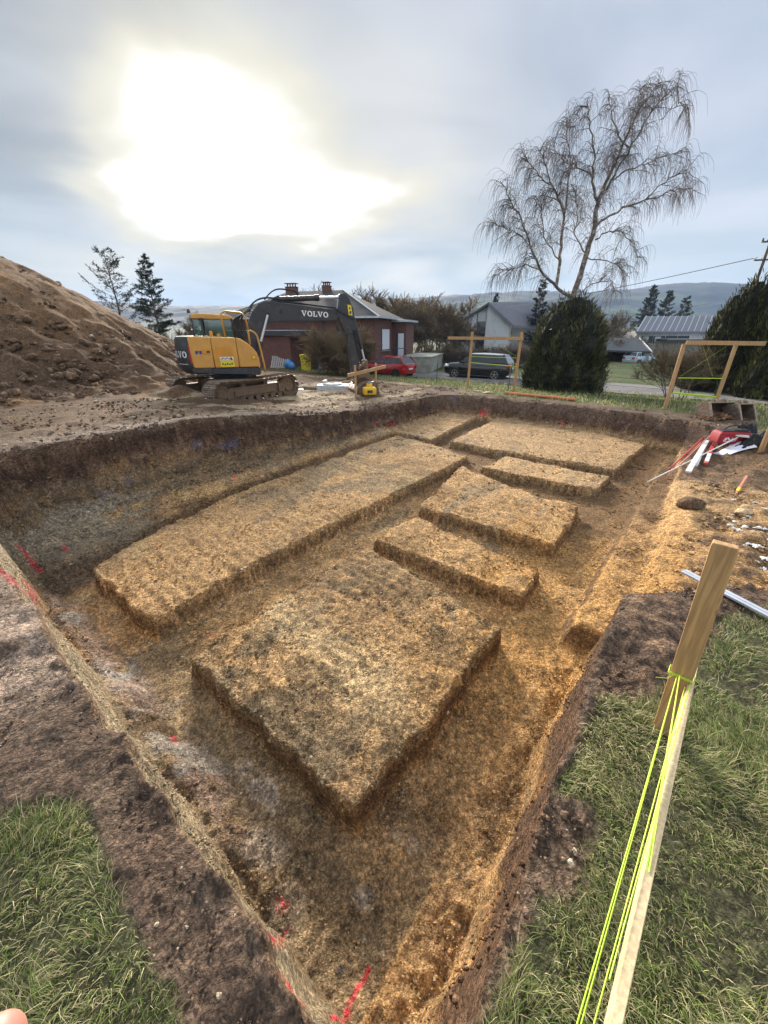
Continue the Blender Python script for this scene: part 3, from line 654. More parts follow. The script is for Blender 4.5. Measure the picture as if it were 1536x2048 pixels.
# ------------------------------------------------------------------ mesh building helpers
class MB:
    def __init__(s): s.v = []; s.f = []
    def add(s, V, Fc):
        o = len(s.v); s.v += [tuple(p) for p in V]; s.f += [tuple(i + o for i in q) for q in Fc]; return s
    def box(s, c, sz, rz=0, ry=0, rx=0):
        M = Matrix.Rotation(rz, 3, 'Z') @ Matrix.Rotation(ry, 3, 'Y') @ Matrix.Rotation(rx, 3, 'X')
        V = [Vector(c) + M @ Vector((i * sz[0] / 2, j * sz[1] / 2, k * sz[2] / 2)) for k in (-1, 1) for j in (-1, 1) for i in (-1, 1)]
        return s.add(V, [(0, 2, 3, 1), (4, 5, 7, 6), (0, 1, 5, 4), (2, 6, 7, 3), (0, 4, 6, 2), (1, 3, 7, 5)])
    def beam(s, a, b, w, t, up=(0, 0, 1)):
        a, b = Vector(a), Vector(b); d = (b - a).normalized(); q = Vector(up)
        if abs(d.dot(q)) > .95: q = Vector((1, 0, 0))
        r = d.cross(q).normalized(); q = r.cross(d)
        V = [p + r * i * w / 2 + q * j * t / 2 for p in (a, b) for (i, j) in ((-1, -1), (1, -1), (1, 1), (-1, 1))]
        return s.add(V, [(3, 2, 1, 0), (4, 5, 6, 7), (0, 1, 5, 4), (1, 2, 6, 5), (2, 3, 7, 6), (3, 0, 4, 7)])
    def tube(s, P, r, n=8, cap=True):
        P = [Vector(p) for p in P]; m = len(P); rr = r if isinstance(r, (list, tuple)) else [r] * m
        V = []; q = None
        for i, p in enumerate(P):
            d = (P[min(i + 1, m - 1)] - P[max(i - 1, 0)])
            d = d.normalized() if d.length > 1e-9 else Vector((0, 0, 1))
            if q is None:
                q = Vector((0, 0, 1)) if abs(d.z) < .9 else Vector((1, 0, 0))
            q = (q - d * q.dot(d)); q = q.normalized() if q.length > 1e-6 else d.orthogonal().normalized()
            b = d.cross(q)
            for k in range(n):
                a = 2 * math.pi * k / n; V.append(p + (q * math.cos(a) + b * math.sin(a)) * rr[i])
        Fc = [(i * n + k, i * n + (k + 1) % n, (i + 1) * n + (k + 1) % n, (i + 1) * n + k) for i in range(m - 1) for k in range(n)]
        if cap: Fc += [tuple(reversed(range(n))), tuple(range((m - 1) * n, m * n))]
        return s.add(V, Fc)
    def cyl(s, a, b, r, n=20, r2=None): return s.tube([a, b], [r, r if r2 is None else r2], n)
    def prism(s, P, y0, y1, f=lambda x, z, y: (x, y, z)):
        """2-D outline (x, z) swept between y0 and y1"""
        n = len(P); V = [f(x, z, y0) for x, z in P] + [f(x, z, y1) for x, z in P]
        return s.add(V, [tuple(range(n)), tuple(reversed(range(n, 2 * n)))] + [(i, i + n, (i + 1) % n + n, (i + 1) % n) for i in range(n)])
    def loft(s, rings, cap=True, closed=True):
        n = len(rings[0]); V = [p for r in rings for p in r]; m = len(rings)
        Fc = [(i * n + k, i * n + (k + 1) % n, (i + 1) * n + (k + 1) % n, (i + 1) * n + k) for i in range(m - 1) for k in range(n if closed else n - 1)]
        if cap: Fc += [tuple(reversed(range(n))), tuple(range((m - 1) * n, m * n))]
        return s.add(V, Fc)
    def lathe(s, prof, c, axis='z', n=24):
        rings = []
        for r, h in prof:
            ring = []
            for k in range(n):
                a = 2 * math.pi * k / n; p = (r * math.cos(a), r * math.sin(a))
                ring.append({'z': (c[0] + p[0], c[1] + p[1], c[2] + h), 'y': (c[0] + p[0], c[1] + h, c[2] + p[1]), 'x': (c[0] + h, c[1] + p[0], c[2] + p[1])}[axis])
            rings.append(ring)
        return s.loft(rings)
    def quad(s, a, b, c, d): return s.add([a, b, c, d], [(0, 1, 2, 3)])
    def build(s, name, mat, parent=None, bevel=0, smooth=False, seg=2):
        me = bpy.data.meshes.new(name); me.from_pydata(s.v, [], s.f); me.update()
        import bmesh
        bm = bmesh.new(); bm.from_mesh(me); bmesh.ops.recalc_face_normals(bm, faces=bm.faces); bm.to_mesh(me); bm.free()
        ob = bpy.data.objects.new(name, me); COL.objects.link(ob); me.materials.append(MATS[mat] if isinstance(mat, str) else mat)
        if parent: ob.parent = parent
        if bevel:
            mo = ob.modifiers.new('bevel', 'BEVEL'); mo.width = bevel; mo.segments = seg; mo.limit_method = 'ANGLE'; mo.angle_limit = R(35)
        if smooth or bevel:
            me.polygons.foreach_set('use_smooth', [True] * len(me.polygons))
            if not smooth or smooth == 'angle':
                try: me.set_sharp_from_angle(angle=R(40))
                except Exception: pass
        return ob
def empty(name, loc, rz=0, label=None, cat=None, group=None):
    o = bpy.data.objects.new(name, None); COL.objects.link(o); o.location = loc; o.rotation_euler = (0, 0, rz); o.empty_display_size = .2
    return tag(o, label, cat, group)
def copy_tree(o, parent=None):
    c = o.copy(); COL.objects.link(c); c.parent = parent
    for ch in [k for k in bpy.data.objects if k.parent == o]: copy_tree(ch, c)
    return c
# slab-serif capitals drawn as outlines, cell 1 high
def seg_box(x0, y0, x1, y1): return [(x0, y0), (x1, y0), (x1, y1), (x0, y1)]
def ring(cx, cy, rx, ry, tx, ty, n=28):
    out = []
    for k in range(n):
        a, b = 2 * math.pi * k / n, 2 * math.pi * (k + 1) / n
        out.append([(cx + rx * math.cos(a), cy + ry * math.sin(a)), (cx + rx * math.cos(b), cy + ry * math.sin(b)),
                    (cx + (rx - tx) * math.cos(b), cy + (ry - ty) * math.sin(b)), (cx + (rx - tx) * math.cos(a), cy + (ry - ty) * math.sin(a))])
    return out
LET = {
    'V': (1.12, [[(.10, .9), (.36, .9), (.68, 0), (.45, 0)], [(.45, 0), (.62, 0), (1.0, .9), (.83, .9)], seg_box(0, .88, .46, 1), seg_box(.70, .88, 1.12, 1)]),
    'O': (1.1, ring(.55, .5, .53, .52, .27, .16)),
    'L': (.92, [seg_box(.13, 0, .40, 1), seg_box(0, .88, .55, .999), seg_box(0, 0, .9, .13), seg_box(.76, .1, .9, .42)]),
}
def word(mb, txt, f, h, gap=.09):
    """f(x, y) places the lettering in space; h is the height"""
    x = 0
    for ch in txt:
        w, polys = LET[ch]
        for P in polys: mb.add([f((x + px) * h, py * h) for px, py in P], [tuple(range(len(P)))])
        x += w + gap
    return x * h

# ------------------------------------------------------------------ palette
simple('yellow_paint', (.60, .30, .06), .42, var=.07, vscale=3, dirt=(.36, .22, .09), dirt_amt=.22, dscale=9, bump=.05)
simple('ochre_paint', (.60, .26, .02), .42, var=.08, vscale=3, dirt=(.36, .22, .09), dirt_amt=.2, dscale=9)
simple('charcoal_paint', (.030, .033, .038), .42, var=.2, vscale=3, dirt=(.12, .09, .065), dirt_amt=.25, dscale=6)
simple('black_rubber', (.014, .014, .015), .55, dirt=(.09, .07, .05), dirt_amt=.4, dscale=8)
simple('white_paint', (.78, .79, .80), .45, var=.05)
simple('red_reflector', (.55, .015, .02), .3, var=.08)
simple('chrome', (.75, .77, .80), .16, metal=1.0, var=.05)
simple('silver_rod', (.62, .66, .70), .35, metal=.6, var=.05)
simple('muddy_steel', (.16, .115, .08), .62, metal=.15, var=.45, vscale=14, dirt=(.20, .125, .07), dirt_amt=.7, dscale=9, bump=.5, bscale=70)
simple('track_shoe_steel', (.20, .155, .12), .48, metal=.35, var=.4, vscale=12, dirt=(.17, .11, .065), dirt_amt=.55, dscale=7, bump=.3)
simple('worn_steel', (.20, .17, .145), .42, metal=.4, var=.4, vscale=6, dirt=(.20, .12, .07), dirt_amt=.6, dscale=5, bump=.2)
simple('dark_void', (.008, .008, .008), .8, var=.1)
simple('sticker_yellow', (.75, .60, .03), .4, var=.06); simple('sticker_blue', (.03, .04, .22), .4, var=.2)
def wood(name, c, dark=.5, grey=None):
    m, N, b = new_mat(name); pos = N.n('ShaderNodeTexCoord').outputs['Object']
    g = N.noise(N.vm('MULTIPLY', pos, (60, 60, 1.6)), 1, 5, .6, .35); k = N.noise(pos, 2.6, 3)
    kn = N.ss(N.voro(N.vm('MULTIPLY', pos, (1, 1, .35)), 9), .13, .05)
    cc = N.mix(N.ss(g, .35, .68), tuple(q * (1 - dark * .55) for q in c), tuple(min(1, q * 1.15) for q in c))
    cc = N.mix(N.m('MULTIPLY', N.ss(k, .5, .7), .35), cc, grey or tuple(q * .7 for q in c)); cc = N.mix(N.m('MULTIPLY', kn, .75), cc, (.12, .06, .025))
    N.put(b.inputs['Base Color'], cc); b.inputs['Roughness'].default_value = .65
    bp = N.n('ShaderNodeBump'); bp.inputs['Distance'].default_value = .004; bp.inputs['Strength'].default_value = .5; N.put(bp.inputs['Height'], g); N.put(b.inputs['Normal'], bp.outputs[0])
    return m
wood('pine_timber', (.50, .30, .13)); wood('pale_timber', (.66, .50, .29), .35); wood('grey_timber', (.40, .37, .33), .5)
def glass_mat():
    m, N, b = new_mat('car_glass'); b.inputs['Base Color'].default_value = (.015, .02, .022, 1); b.inputs['Roughness'].default_value = .06; b.inputs['Coat Weight'].default_value = .6
glass_mat()
def pane_mat():
    m, N, b = new_mat('cab_glass'); b.inputs['Base Color'].default_value = (.55, .78, .74, 1); b.inputs['Roughness'].default_value = .04; b.inputs['Transmission Weight'].default_value = .0
    tr = N.n('ShaderNodeBsdfTransparent'); tr.inputs[0].default_value = (.45, .62, .58, 1); gl = N.n('ShaderNodeBsdfGlossy'); gl.inputs[1].default_value = .05; gl.inputs[0].default_value = (.8, .85, .85, 1)
    mx = N.n('ShaderNodeMixShader'); mx.inputs[0].default_value = .14
    out = [n for n in m.node_tree.nodes if n.type == 'OUTPUT_MATERIAL'][0]
    for a, i in ((tr, 1), (gl, 2)): m.node_tree.links.new(a.outputs[0], mx.inputs[i])
    m.node_tree.links.new(mx.outputs[0], out.inputs[0])
pane_mat()

# ------------------------------------------------------------------ excavator
EXC = (-5.47, 14.6)
def build_excavator():
    g0 = -.2
    root = empty('excavator', (EXC[0], EXC[1], g0), R(20), 'muddy yellow and charcoal crawler excavator parked by the soil heap with its boom reaching right', 'excavator')
    # --- undercarriage, turned against the house (local x of the tracks)
    ta = R(57 - 20)        # track direction in the machine's frame
    ct, st = math.cos(ta), math.sin(ta)
    def T(x, y, z): return (x * ct - y * st, x * st + y * ct, z)
    L, Hh = 1.42, .39
    def loop(off):   # outline of the belt: (s along, z)
        P = []
        n = 40
        for k in range(n): P.append((L * (1 - 2 * k / n), Hh * 2 + off - .012 * math.sin(math.pi * k / n) * 3))
        for k in range(14): a = math.pi / 2 + math.pi * k / 14; P.append((-L + (Hh + off) * math.cos(a), Hh + (Hh + off) * math.sin(a)))
        for k in range(n): P.append((-L + 2 * L * k / n, -off))
        for k in range(14): a = -math.pi / 2 + math.pi * k / 14; P.append((L + (Hh + off) * math.cos(a), Hh + (Hh + off) * math.sin(a)))
        return P
    for side in (-1, 1):
        yc = side * 1.13
        P = loop(0.0); Q = loop(-.07)
        m = MB(); n = len(P)
        w = .20
        V = [T(x, yc - w, z) for x, z in P] + [T(x, yc + w, z) for x, z in P] + [T(x, yc - w, z) for x, z in Q] + [T(x, yc + w, z) for x, z in Q]
        m.add(V, [(i, (i + 1) % n, (i + 1) % n + n, i + n) for i in range(n)] + [(i + 2 * n, i + 3 * n, (i + 1) % n + 3 * n, (i + 1) % n + 2 * n) for i in range(n)] + [(i, i + 2 * n, (i + 1) % n + 2 * n, (i + 1) % n) for i in range(n)] + [(i + n, (i + 1) % n + n, (i + 1) % n + 3 * n, i + 3 * n) for i in range(n)])
        tr = m.build('crawler_track', 'muddy_steel', root)
        # shoes: evenly spaced along the belt, each with grousers
        per = [0.0]
        for i in range(n): a, b = P[i], P[(i + 1) % n]; per.append(per[-1] + math.hypot(b[0] - a[0], b[1] - a[1]))
        tot = per[-1]; NS = 44; sm = MB()
        for k in range(NS):
            s = tot * k / NS; i = max(j for j in range(n) if per[j] <= s); t = (s - per[i]) / (per[i + 1] - per[i]); a, b = P[i], P[(i + 1) % n]
            x, z = a[0] + (b[0] - a[0]) * t, a[1] + (b[1] - a[1]) * t; dx, dz = b[0] - a[0], b[1] - a[1]; l = math.hypot(dx, dz); dx /= l; dz /= l; nx, nz = dz, -dx
            if (x * nx + (z - Hh) * nz) < 0 and abs(x) > L: nx, nz = -nx, -nz
            if abs(x) <= L: nx, nz = 0, (1 if z > Hh else -1)
            h = tot / NS * .46
            def q(u, v): return (x + dx * u + nx * v, z + dz * u + nz * v)
            prof = [q(-h, 0), q(-h, .022), q(-h * .75, .045), q(-h * .5, .022), q(-.1 * h, .022), q(.1 * h, .042), q(.3 * h, .022), q(h, .022), q(h, 0)]
            sm.prism(prof, yc - .315, yc + .315, lambda x, z, y: T(x, y, z))
        sm.build('track_shoe', 'track_shoe_steel', tr)
        # frame between the idlers
        fr = MB()
        sgn = -1 if side < 0 else 1
        fr.prism([(-L + .25, .2), (L - .3, .2), (L - .12, .34), (L - .25, .56), (-L + .3, .56), (-L + .1, .4)], yc - .15, yc + .15, lambda x, z, y: T(x, y, z))
        fr.prism([(-L + .45, .27), (L - .62, .27), (L - .62, .47), (-L + .45, .47)], yc + sgn * .14, yc + sgn * .20, lambda x, z, y: T(x, y, z))
        fr.prism([(L - .5, .24), (L - .22, .24), (L - .22, .52), (L - .5, .52)], yc + sgn * .14, yc + sgn * .235, lambda x, z, y: T(x, y, z))
        for xx in (-.5, .45): fr.prism([(xx - .09, .55), (xx + .09, .55), (xx + .07, .70), (xx - .07, .70)], yc - .1, yc + .1, lambda x, z, y: T(x, y, z))
        fr.build('track_frame', 'muddy_steel', root, bevel=.015)
        for xx, rr, nm in ((-L, .33, 'idler'), (L, .34, 'sprocket')):
            wm = MB(); ring2 = []
            for r_, yy in ((.0, -.17), (rr * .45, -.19), (rr * .6, -.13), (rr * .9, -.14), (rr, -.1), (rr, .1), (rr * .9, .14), (rr * .6, .13), (rr * .45, .19), (0.0, .17)):
                ring2.append([T(xx + max(r_, .005) * math.cos(a), yc + yy, Hh + max(r_, .005) * math.sin(a)) for a in [2 * math.pi * k / 24 for k in range(24)]])
            wm.loft(ring2).build(nm, 'muddy_steel', root)
        for k in range(7):
            rx = -L + .42 + k * (2 * L - .84) / 6; rm = MB(); rm.tube([T(rx, yc - .17, .16), T(rx, yc - .13, .16), T(rx, yc - .12, .16), T(rx, yc + .12, .16), T(rx, yc + .13, .16), T(rx, yc + .17, .16)], [.11, .11, .08, .08, .11, .11], 14)
            rm.build('track_roller', 'muddy_steel', root)
    cf = MB(); cf.prism([(-.75, .40), (.75, .40), (.62, .72), (-.62, .72)], -.95, .95, lambda x, z, y: T(x, y, z)); cf.build('chassis', 'muddy_steel', root, bevel=.03)
    MB().lathe([(.0, .70), (.62, .70), (.64, .86), (.0, .86)], (0, 0, 0), n=36).build('slew_ring', 'charcoal_paint', root)
    # --- upper structure
    yn, yf = -1.22, 1.22
    def cwring(z, o=0, ztop=False):        # plan outline of the counterweight
        P = []
        for k in range(17):
            a = R(-90 - 180 * k / 16); x = -.62 + (1.03 - o) * math.cos(a) * 1.02; y = (1.22 - o * .7) * math.sin(a)
            x = -.62 + (1.03 - o) * -abs(math.cos(a)) ** .75 if abs(math.cos(a)) > 1e-6 else -.62
            P.append((x, y, z))
        P.append((-.55, 1.22 - o * .7, z)); P.append((-.55, -1.22 + o * .7, z))
        return P
    cw = MB().loft([cwring(.98, .16), cwring(1.06, .05), cwring(1.2, .0), cwring(1.62, .0), cwring(2.0, .03), cwring(2.08, .07), cwring(2.10, .13)])
    cwo = cw.build('counterweight', 'charcoal_paint', root, bevel=.012, smooth='angle')
    # reflector and lettering on the counterweight
    def onarc(a, z, out=.006):           # angle from the rear (0) towards the near side
        ca = math.cos(a); x = -.62 - (1.03 + out) * abs(ca) ** .75; y = -(1.22 + out) * math.sin(a); return (x, y, z)
    rm = MB()
    for k in range(3):
        a0, a1 = R(66 + k * 4), R(70 + k * 4)
        rm.quad(onarc(a0, 1.30, .012), onarc(a1, 1.32, .012), onarc(a1, 1.86, .012), onarc(a0, 1.84, .012))
    rm.build('reflector', 'red_reflector', cwo)
    tm = MB(); wtot = 5.6 * .19
    word(tm, 'VOLVO', lambda x, y: onarc(R(2 + 57 * x / wtot), 1.47 + y, .010), .19)
    for k in range(8): tm.quad(onarc(R(30 + 3.6 * k), 1.27, .009), onarc(R(33.6 + 3.6 * k), 1.27, .009), onarc(R(33.6 + 3.6 * k), 1.285, .009), onarc(R(30 + 3.6 * k), 1.285, .009))
    tm.build('lettering', 'white_paint', cwo)
    # lower skirt
    sk = MB(); sk.prism([(-.56, .98), (.90, .90), (.955, .96), (.95, 1.15), (-.56, 1.15)], yn, yf); sk.build('lower_skirt', 'charcoal_paint', root, bevel=.02)
    sk2 = MB(); sk2.prism([(-1.13, 1.02), (-.555, .99), (-.555, 1.155), (-1.13, 1.155)], yn - .012, yn + .3); sk2.build('skirt_panel', 'charcoal_paint', root, bevel=.015)
    # near side: three yellow doors with a curved shoulder
    def door_outline(x0, x1, z0=1.16, z1=2.09): return [(x0, z0), (x1, z0), (x1, z1), (x0, z1)]
    d1 = MB().prism([(-1.09, 1.24), (-1.05, 1.16), (-.462, 1.16), (-.458, 2.085), (-1.12, 2.10)], yn - .025, yn + .8).build('side_door', 'yellow_paint', root, bevel=.035, seg=3)
    MB().box((-.62, yn - .03, 1.66), (.26, .012, .16)).build('door_handle', 'ochre_paint', d1, bevel=.01)
    MB().box((-.58, yn - .04, 1.65), (.10, .008, .06)).build('latch', 'charcoal_paint', d1)
    s_ = MB()
    for k, (a, b) in enumerate(((-.96, -.90), (-.89, -.86), (-.84, -.78), (-.77, -.76))): s_.box(((a + b) / 2, yn - .029, 1.63 + .015 * (k % 2)), (b - a, .004, .10 - .03 * (k % 2)))
    s_.build('sticker', 'sticker_blue', d1)
    d2 = MB().prism([(-.448, 1.16), (.295, 1.16), (.29, 2.055), (-.452, 2.085)], yn - .025, yn + .8).build('side_door', 'yellow_paint', root, bevel=.035, seg=3)
    d2['label'] = 'side door with a deeper orange panel and a warning sticker'
    MB().prism([(-.38, 1.20), (.15, 1.20), (.15, 1.80), (-.38, 1.80)], yn - .032, yn - .02).build('inset_panel', 'ochre_paint', d2, bevel=.004)
    w_ = MB().box((-.06, yn - .036, 1.34), (.42, .004, .30)).build('sticker', 'sticker_yellow', d2)
    w2_ = MB().box((-.06, yn - .040, 1.44), (.42, .004, .10)); w2_.build('sticker', 'white_paint', d2)
    kk = MB()
    for i in range(9): kk.box((-.23 + i * .04, yn - .044, 1.43 + .01 * (i % 3)), (.022, .003, .05))
    kk.add([(.05, yn - .044, 1.48), (.14, yn - .044, 1.41), (.05, yn - .044, 1.39)], [(0, 1, 2)])
    for i in range(5): kk.box((-.20 + i * .07, yn - .040, 1.28 - .02 * (i % 2)), (.045, .003, .05))
    kk.build('sticker_print', 'charcoal_paint', d2)
    P = [(.305, 1.16), (.95, 1.16)] + [(.965 - .02 * t, 1.22 + .2 * t) for t in (0, 1)] + [(.90, 1.60), (.80, 1.74), (.66, 1.88), (.52, 1.975), (.42, 2.03), (.30, 2.055)]
    d3 = MB().prism(P, yn - .025, yn + .75).build('front_fender', 'yellow_paint', root, bevel=.035, seg=3)
    MB().prism([(.70, 1.38), (.86, 1.38), (.86, 1.54), (.72, 1.56)], yn - .034, yn - .02).build('marker_recess', 'ochre_paint', d3, bevel=.012)
    MB().prism([(.75, 1.42), (.82, 1.42), (.82, 1.50), (.75, 1.50)], yn - .042, yn - .03).build('marker_light', 'sticker_yellow', d3, bevel=.006)
    MB().prism([(-.55, 1.15), (.2, 1.15), (.2, 2.02), (-.55, 2.06)], yn + .3, yf).build('engine_hood', 'charcoal_paint', root, bevel=.03)
    MB().lathe([(.0, 0), (.055, 0), (.055, .14), (.04, .16), (0, .16)], (-.42, -.85, 2.09), n=16).build('filler_cap', 'ochre_paint', root, bevel=.006)
    MB().lathe([(.0, 0), (.05, 0), (.05, .09), (0, .1)], (-.20, -.8, 2.07), n=16).build('filler_cap', 'ochre_paint', root)
    # cab on the far side
    cab = MB(); cx0, cx1, cy0, cy1, cz = -.98, .28, .22, 1.2, 2.80
    for (x, y) in ((-.72, cy0), (-.72, cy1)): cab.beam((x, y, 1.1), (x + .02, y, 2.66), .16, .07)
    for (x, y) in ((-.99, cy0), (-.99, cy1)): cab.beam((x, y, 1.9), (x + .0, y, 2.66), .05, .05)
    for (x, y) in ((cx1 + .22, cy0), (cx1 + .22, cy1)): cab.beam((x + .1, y, 1.1), (x - .25, y, 2.66), .06, .06)
    for y in (cy0, cy1): cab.beam((-.99, y, 2.64), (.25, y, 2.64), .05, .06)
    cab.box((-.2, (cy0 + cy1) / 2, 1.45), (1.5, cy1 - cy0 - .02, .75)); cab.box((-.99, .7, 2.02), (.06, .95, .22))
    cabo = cab.build('cab', 'charcoal_paint', root, bevel=.012)
    MB().prism([(-1.02, 2.62), (.30, 2.60), (.33, 2.68), (.2, 2.755), (-.80, 2.80), (-1.0, 2.76)], cy0 - .03, cy1 + .03).build('cab_roof', 'yellow_paint', cabo, bevel=.035, seg=3)
    pm = MB()
    for y in (cy0, cy1): pm.quad((-.62, y, 1.85), (.42, y, 1.85), (.22, y, 2.62), (-.62, y, 2.62)); pm.quad((-.97, y, 2.1), (-.8, y, 2.1), (-.8, y, 2.62), (-.97, y, 2.62))
    pm.quad((-1.0, cy0, 2.14), (-1.0, cy1, 2.14), (-1.0, cy1, 2.62), (-1.0, cy0, 2.62)); pm.quad((.50, cy0, 1.6), (.50, cy1, 1.6), (.26, cy1, 2.62), (.26, cy0, 2.62))
    pm.build('window_glass', 'cab_glass', cabo)
    st_ = MB().box((-.35, .7, 1.95), (.42, .45, .16)); st_.box((-.55, .7, 2.25), (.14, .45, .62), ry=-.15); st_.build('seat', 'black_rubber', cabo, bevel=.04)
    MB().lathe([(0, 0), (.05, 0), (.055, .05), (.03, .12), (0, .13)], (-1.05, .3, 2.80), n=14).build('beacon', 'charcoal_paint', cabo)
    # handrails
    def rail(P, nm='handrail', r=.028, y=-1.12):
        q = []
        for i, p in enumerate(P): q.append((p[0], y, p[1]))
        MB().tube(q, r, 8).build(nm, 'yellow_paint', root, smooth=True)
    def rnd(a, b, c, k=6):
        out = []
        for i in range(k + 1):
            t = i / k; out.append(((1 - t) ** 2 * a[0] + 2 * t * (1 - t) * b[0] + t * t * c[0], (1 - t) ** 2 * a[1] + 2 * t * (1 - t) * b[1] + t * t * c[1]))
        return out
    rail([(.0, 2.06), (-.03, 2.60)] + rnd((-.03, 2.62), (-.04, 2.80), (.13, 2.81)) + [(.35, 2.79)] + rnd((.50, 2.78), (.66, 2.77), (.69, 2.60)) + [(.73, 2.30)])
    rail([(.73, 1.84), (.72, 2.25)] + rnd((.73, 2.26), (.90, 2.27), (.98, 2.10)) + [(1.04, 1.7), (1.10, 1.2), (1.10, .98)])
    # --- boom
    by = .12          # boom hinge between cab and hood
    Pb = [(.66, 1.12), (.60, 1.35), (.66, 1.9), (.78, 2.48), (.98, 2.86), (1.20, 3.10), (1.42, 3.19), (1.75, 3.18), (2.6, 3.10), (3.6, 2.99), (3.98, 3.00), (4.08, 2.90), (4.06, 2.72), (3.92, 2.60), (3.0, 2.58), (1.80, 2.56), (1.42, 2.48), (1.22, 2.24), (1.02, 1.75), (.90, 1.25), (.82, 1.08)]
    bo = MB().prism(Pb, by - .17, by + .17).build('boom', 'charcoal_paint', root, bevel=.02)
    tm = MB(); word(tm, 'VOLVO', lambda x, y: (2.66 + x * .97, by - .176, 2.745 - .045 * x + y), .178, .07); tm.build('lettering', 'white_paint', bo)
    for (x, z) in ((1.50, 2.78), (3.96, 2.86), (1.95, 2.88)): MB().cyl((x, by - .21, z), (x, by + .21, z), .07 if x < 1.9 else .05, 16).build('pivot_pin', 'black_rubber', bo)
    # lifting cylinders, both sides of the boom
    for s in (-1, 1):
        y = by + s * .27
        c_ = MB().cyl((.78, y, 1.02), (1.12, y, 1.86), .085, 16).cyl((1.08, y, 1.78), (1.14, y, 1.92), .10, 16).build('lift_cylinder', 'charcoal_paint', root, smooth='angle')
        MB().cyl((1.12, y, 1.86), (1.48, y, 2.76), .042, 12).build('piston_rod', 'silver_rod', c_, smooth='angle')
    c_ = MB().cyl((1.92, by, 3.26), (3.32, by, 3.34), .088, 18).cyl((3.2, by, 3.335), (3.36, by, 3.345), .105, 18).box((1.85, by, 3.24), (.18, .12, .12)).prism([(1.55, 3.15), (1.9, 3.38), (2.05, 3.30), (2.1, 3.12)], by - .05, by + .05).build('arm_cylinder', 'charcoal_paint', root, smooth='angle')
    MB().cyl((3.34, by, 3.342), (4.18, by, 3.38), .05, 14).build('piston_rod', 'silver_rod', c_, smooth='angle')
    # --- stick
    Ps = [(4.10, 3.47), (4.30, 3.52), (4.46, 3.34), (4.60, 3.02), (4.67, 2.60), (4.70, 2.10), (4.78, 1.3), (4.80, .66), (4.72, .50), (4.56, .50), (4.48, .66), (4.42, 1.3), (4.32, 2.0), (4.14, 2.45), (3.98, 2.80), (4.02, 3.1)]
    sto = MB().prism(Ps, by - .14, by + .14).build('arm', 'charcoal_paint', root, bevel=.02)
    MB().prism([(4.38, 3.14), (4.52, 3.12), (4.56, 2.78), (4.41, 2.80)], by - .147, by - .141).build('sticker', 'sticker_yellow', sto)
    wk = MB().add([(4.46, by - .151, 3.08), (4.51, by - .151, 2.99), (4.42, by - .151, 2.99)], [(0, 1, 2)]).box((4.48, by - .151, 2.88), (.07, .003, .10), ry=.3); wk.build('sticker_print', 'charcoal_paint', sto)
    c_ = MB().cyl((4.62, by, 2.72), (4.93, by, 1.62), .075, 14).build('bucket_cylinder', 'charcoal_paint', root, smooth='angle')
    MB().cyl((4.93, by, 1.62), (5.04, by, 1.18), .04, 12).build('piston_rod', 'silver_rod', c_, smooth='angle')
    lk = MB()
    for s in (-1, 1): lk.beam((4.70, by + s * .19, .92), (5.06, by + s * .19, 1.18), .04, .10).beam((5.06, by + s * .19, 1.18), (5.12, by + s * .16, .62), .04, .10)
    lk.cyl((5.06, by - .23, 1.18), (5.06, by + .23, 1.18), .05).cyl((4.66, by - .2, .60), (4.66, by + .2, .60), .06); lk.build('bucket_link', 'muddy_steel', root, bevel=.008)
    cp = MB().prism([(4.5, .42), (4.62, .72), (5.14, .74), (5.30, .45), (5.0, .30), (4.66, .28)], by - .2, by + .2); cp.build('quick_coupler', 'muddy_steel', root, bevel=.015)
    # --- ditching bucket, lip resting on the ground
    outer = [(5.20, .46), (4.92, .44), (4.66, .34), (4.50, .12), (4.50, -.12), (4.66, -.30), (4.95, -.38), (5.42, -.36)]
    inner = [(5.42, -.31), (4.98, -.33), (4.70, -.26), (4.55, -.10), (4.55, .10), (4.69, .28), (4.93, .38), (5.20, .41)]
    yb0, yb1 = by - .72, by + .72
    bk = MB(); bk.prism(outer + inner, yb0, yb1)
    for y in (yb0, yb1 - .03): bk.prism(outer + [(5.50, -.30), (5.34, .40)], y, y + .03)
    bk.beam((5.36, yb0 - .02, -.34), (5.36, yb1 + .02, -.34), .22, .035)
    for y in (by - .2, by + .17): bk.prism([(4.55, .30), (4.62, .58), (5.05, .60), (5.12, .42)], y, y + .035)
    bk.build('bucket', 'worn_steel', root, bevel=.008)
    # --- hoses
    hs = MB(); rg = random.Random(5)
    for k in range(9):
        y = by - .14 + .035 * k; z0 = rg.uniform(-.05, .05)
        hs.tube([Vector(p) for p in bez([(.35 + .05 * k, y - .25, 1.95), (.05 + .06 * k, y - .3, 2.75 + z0), (.55, y - .12, 2.62 + z0), (.92 + .02 * k, y - .03, 2.92 + .03 * k)], 14)], .022, 6)
    for k in range(5):
        y = by - .13 + .065 * k
        hs.tube(bez([(.9, y, 2.85), (1.0, y, 3.28), (1.5, y, 3.35 + .02 * k), (2.05, y, 3.24)], 12), .02, 6)
        hs.tube(bez([(1.9, y, 3.20), (2.6, y, 3.17), (3.3, y, 3.07), (3.95, y, 3.03)], 6), .018, 6)
    for y in (by - .05, by + .05): hs.tube(bez([(1.45, y, 3.24), (1.8, y, 3.62), (1.95, y, 3.66), (2.15, y, 3.48), (2.5, y, 3.66), (2.62, y, 3.42)], 20), .02, 6)
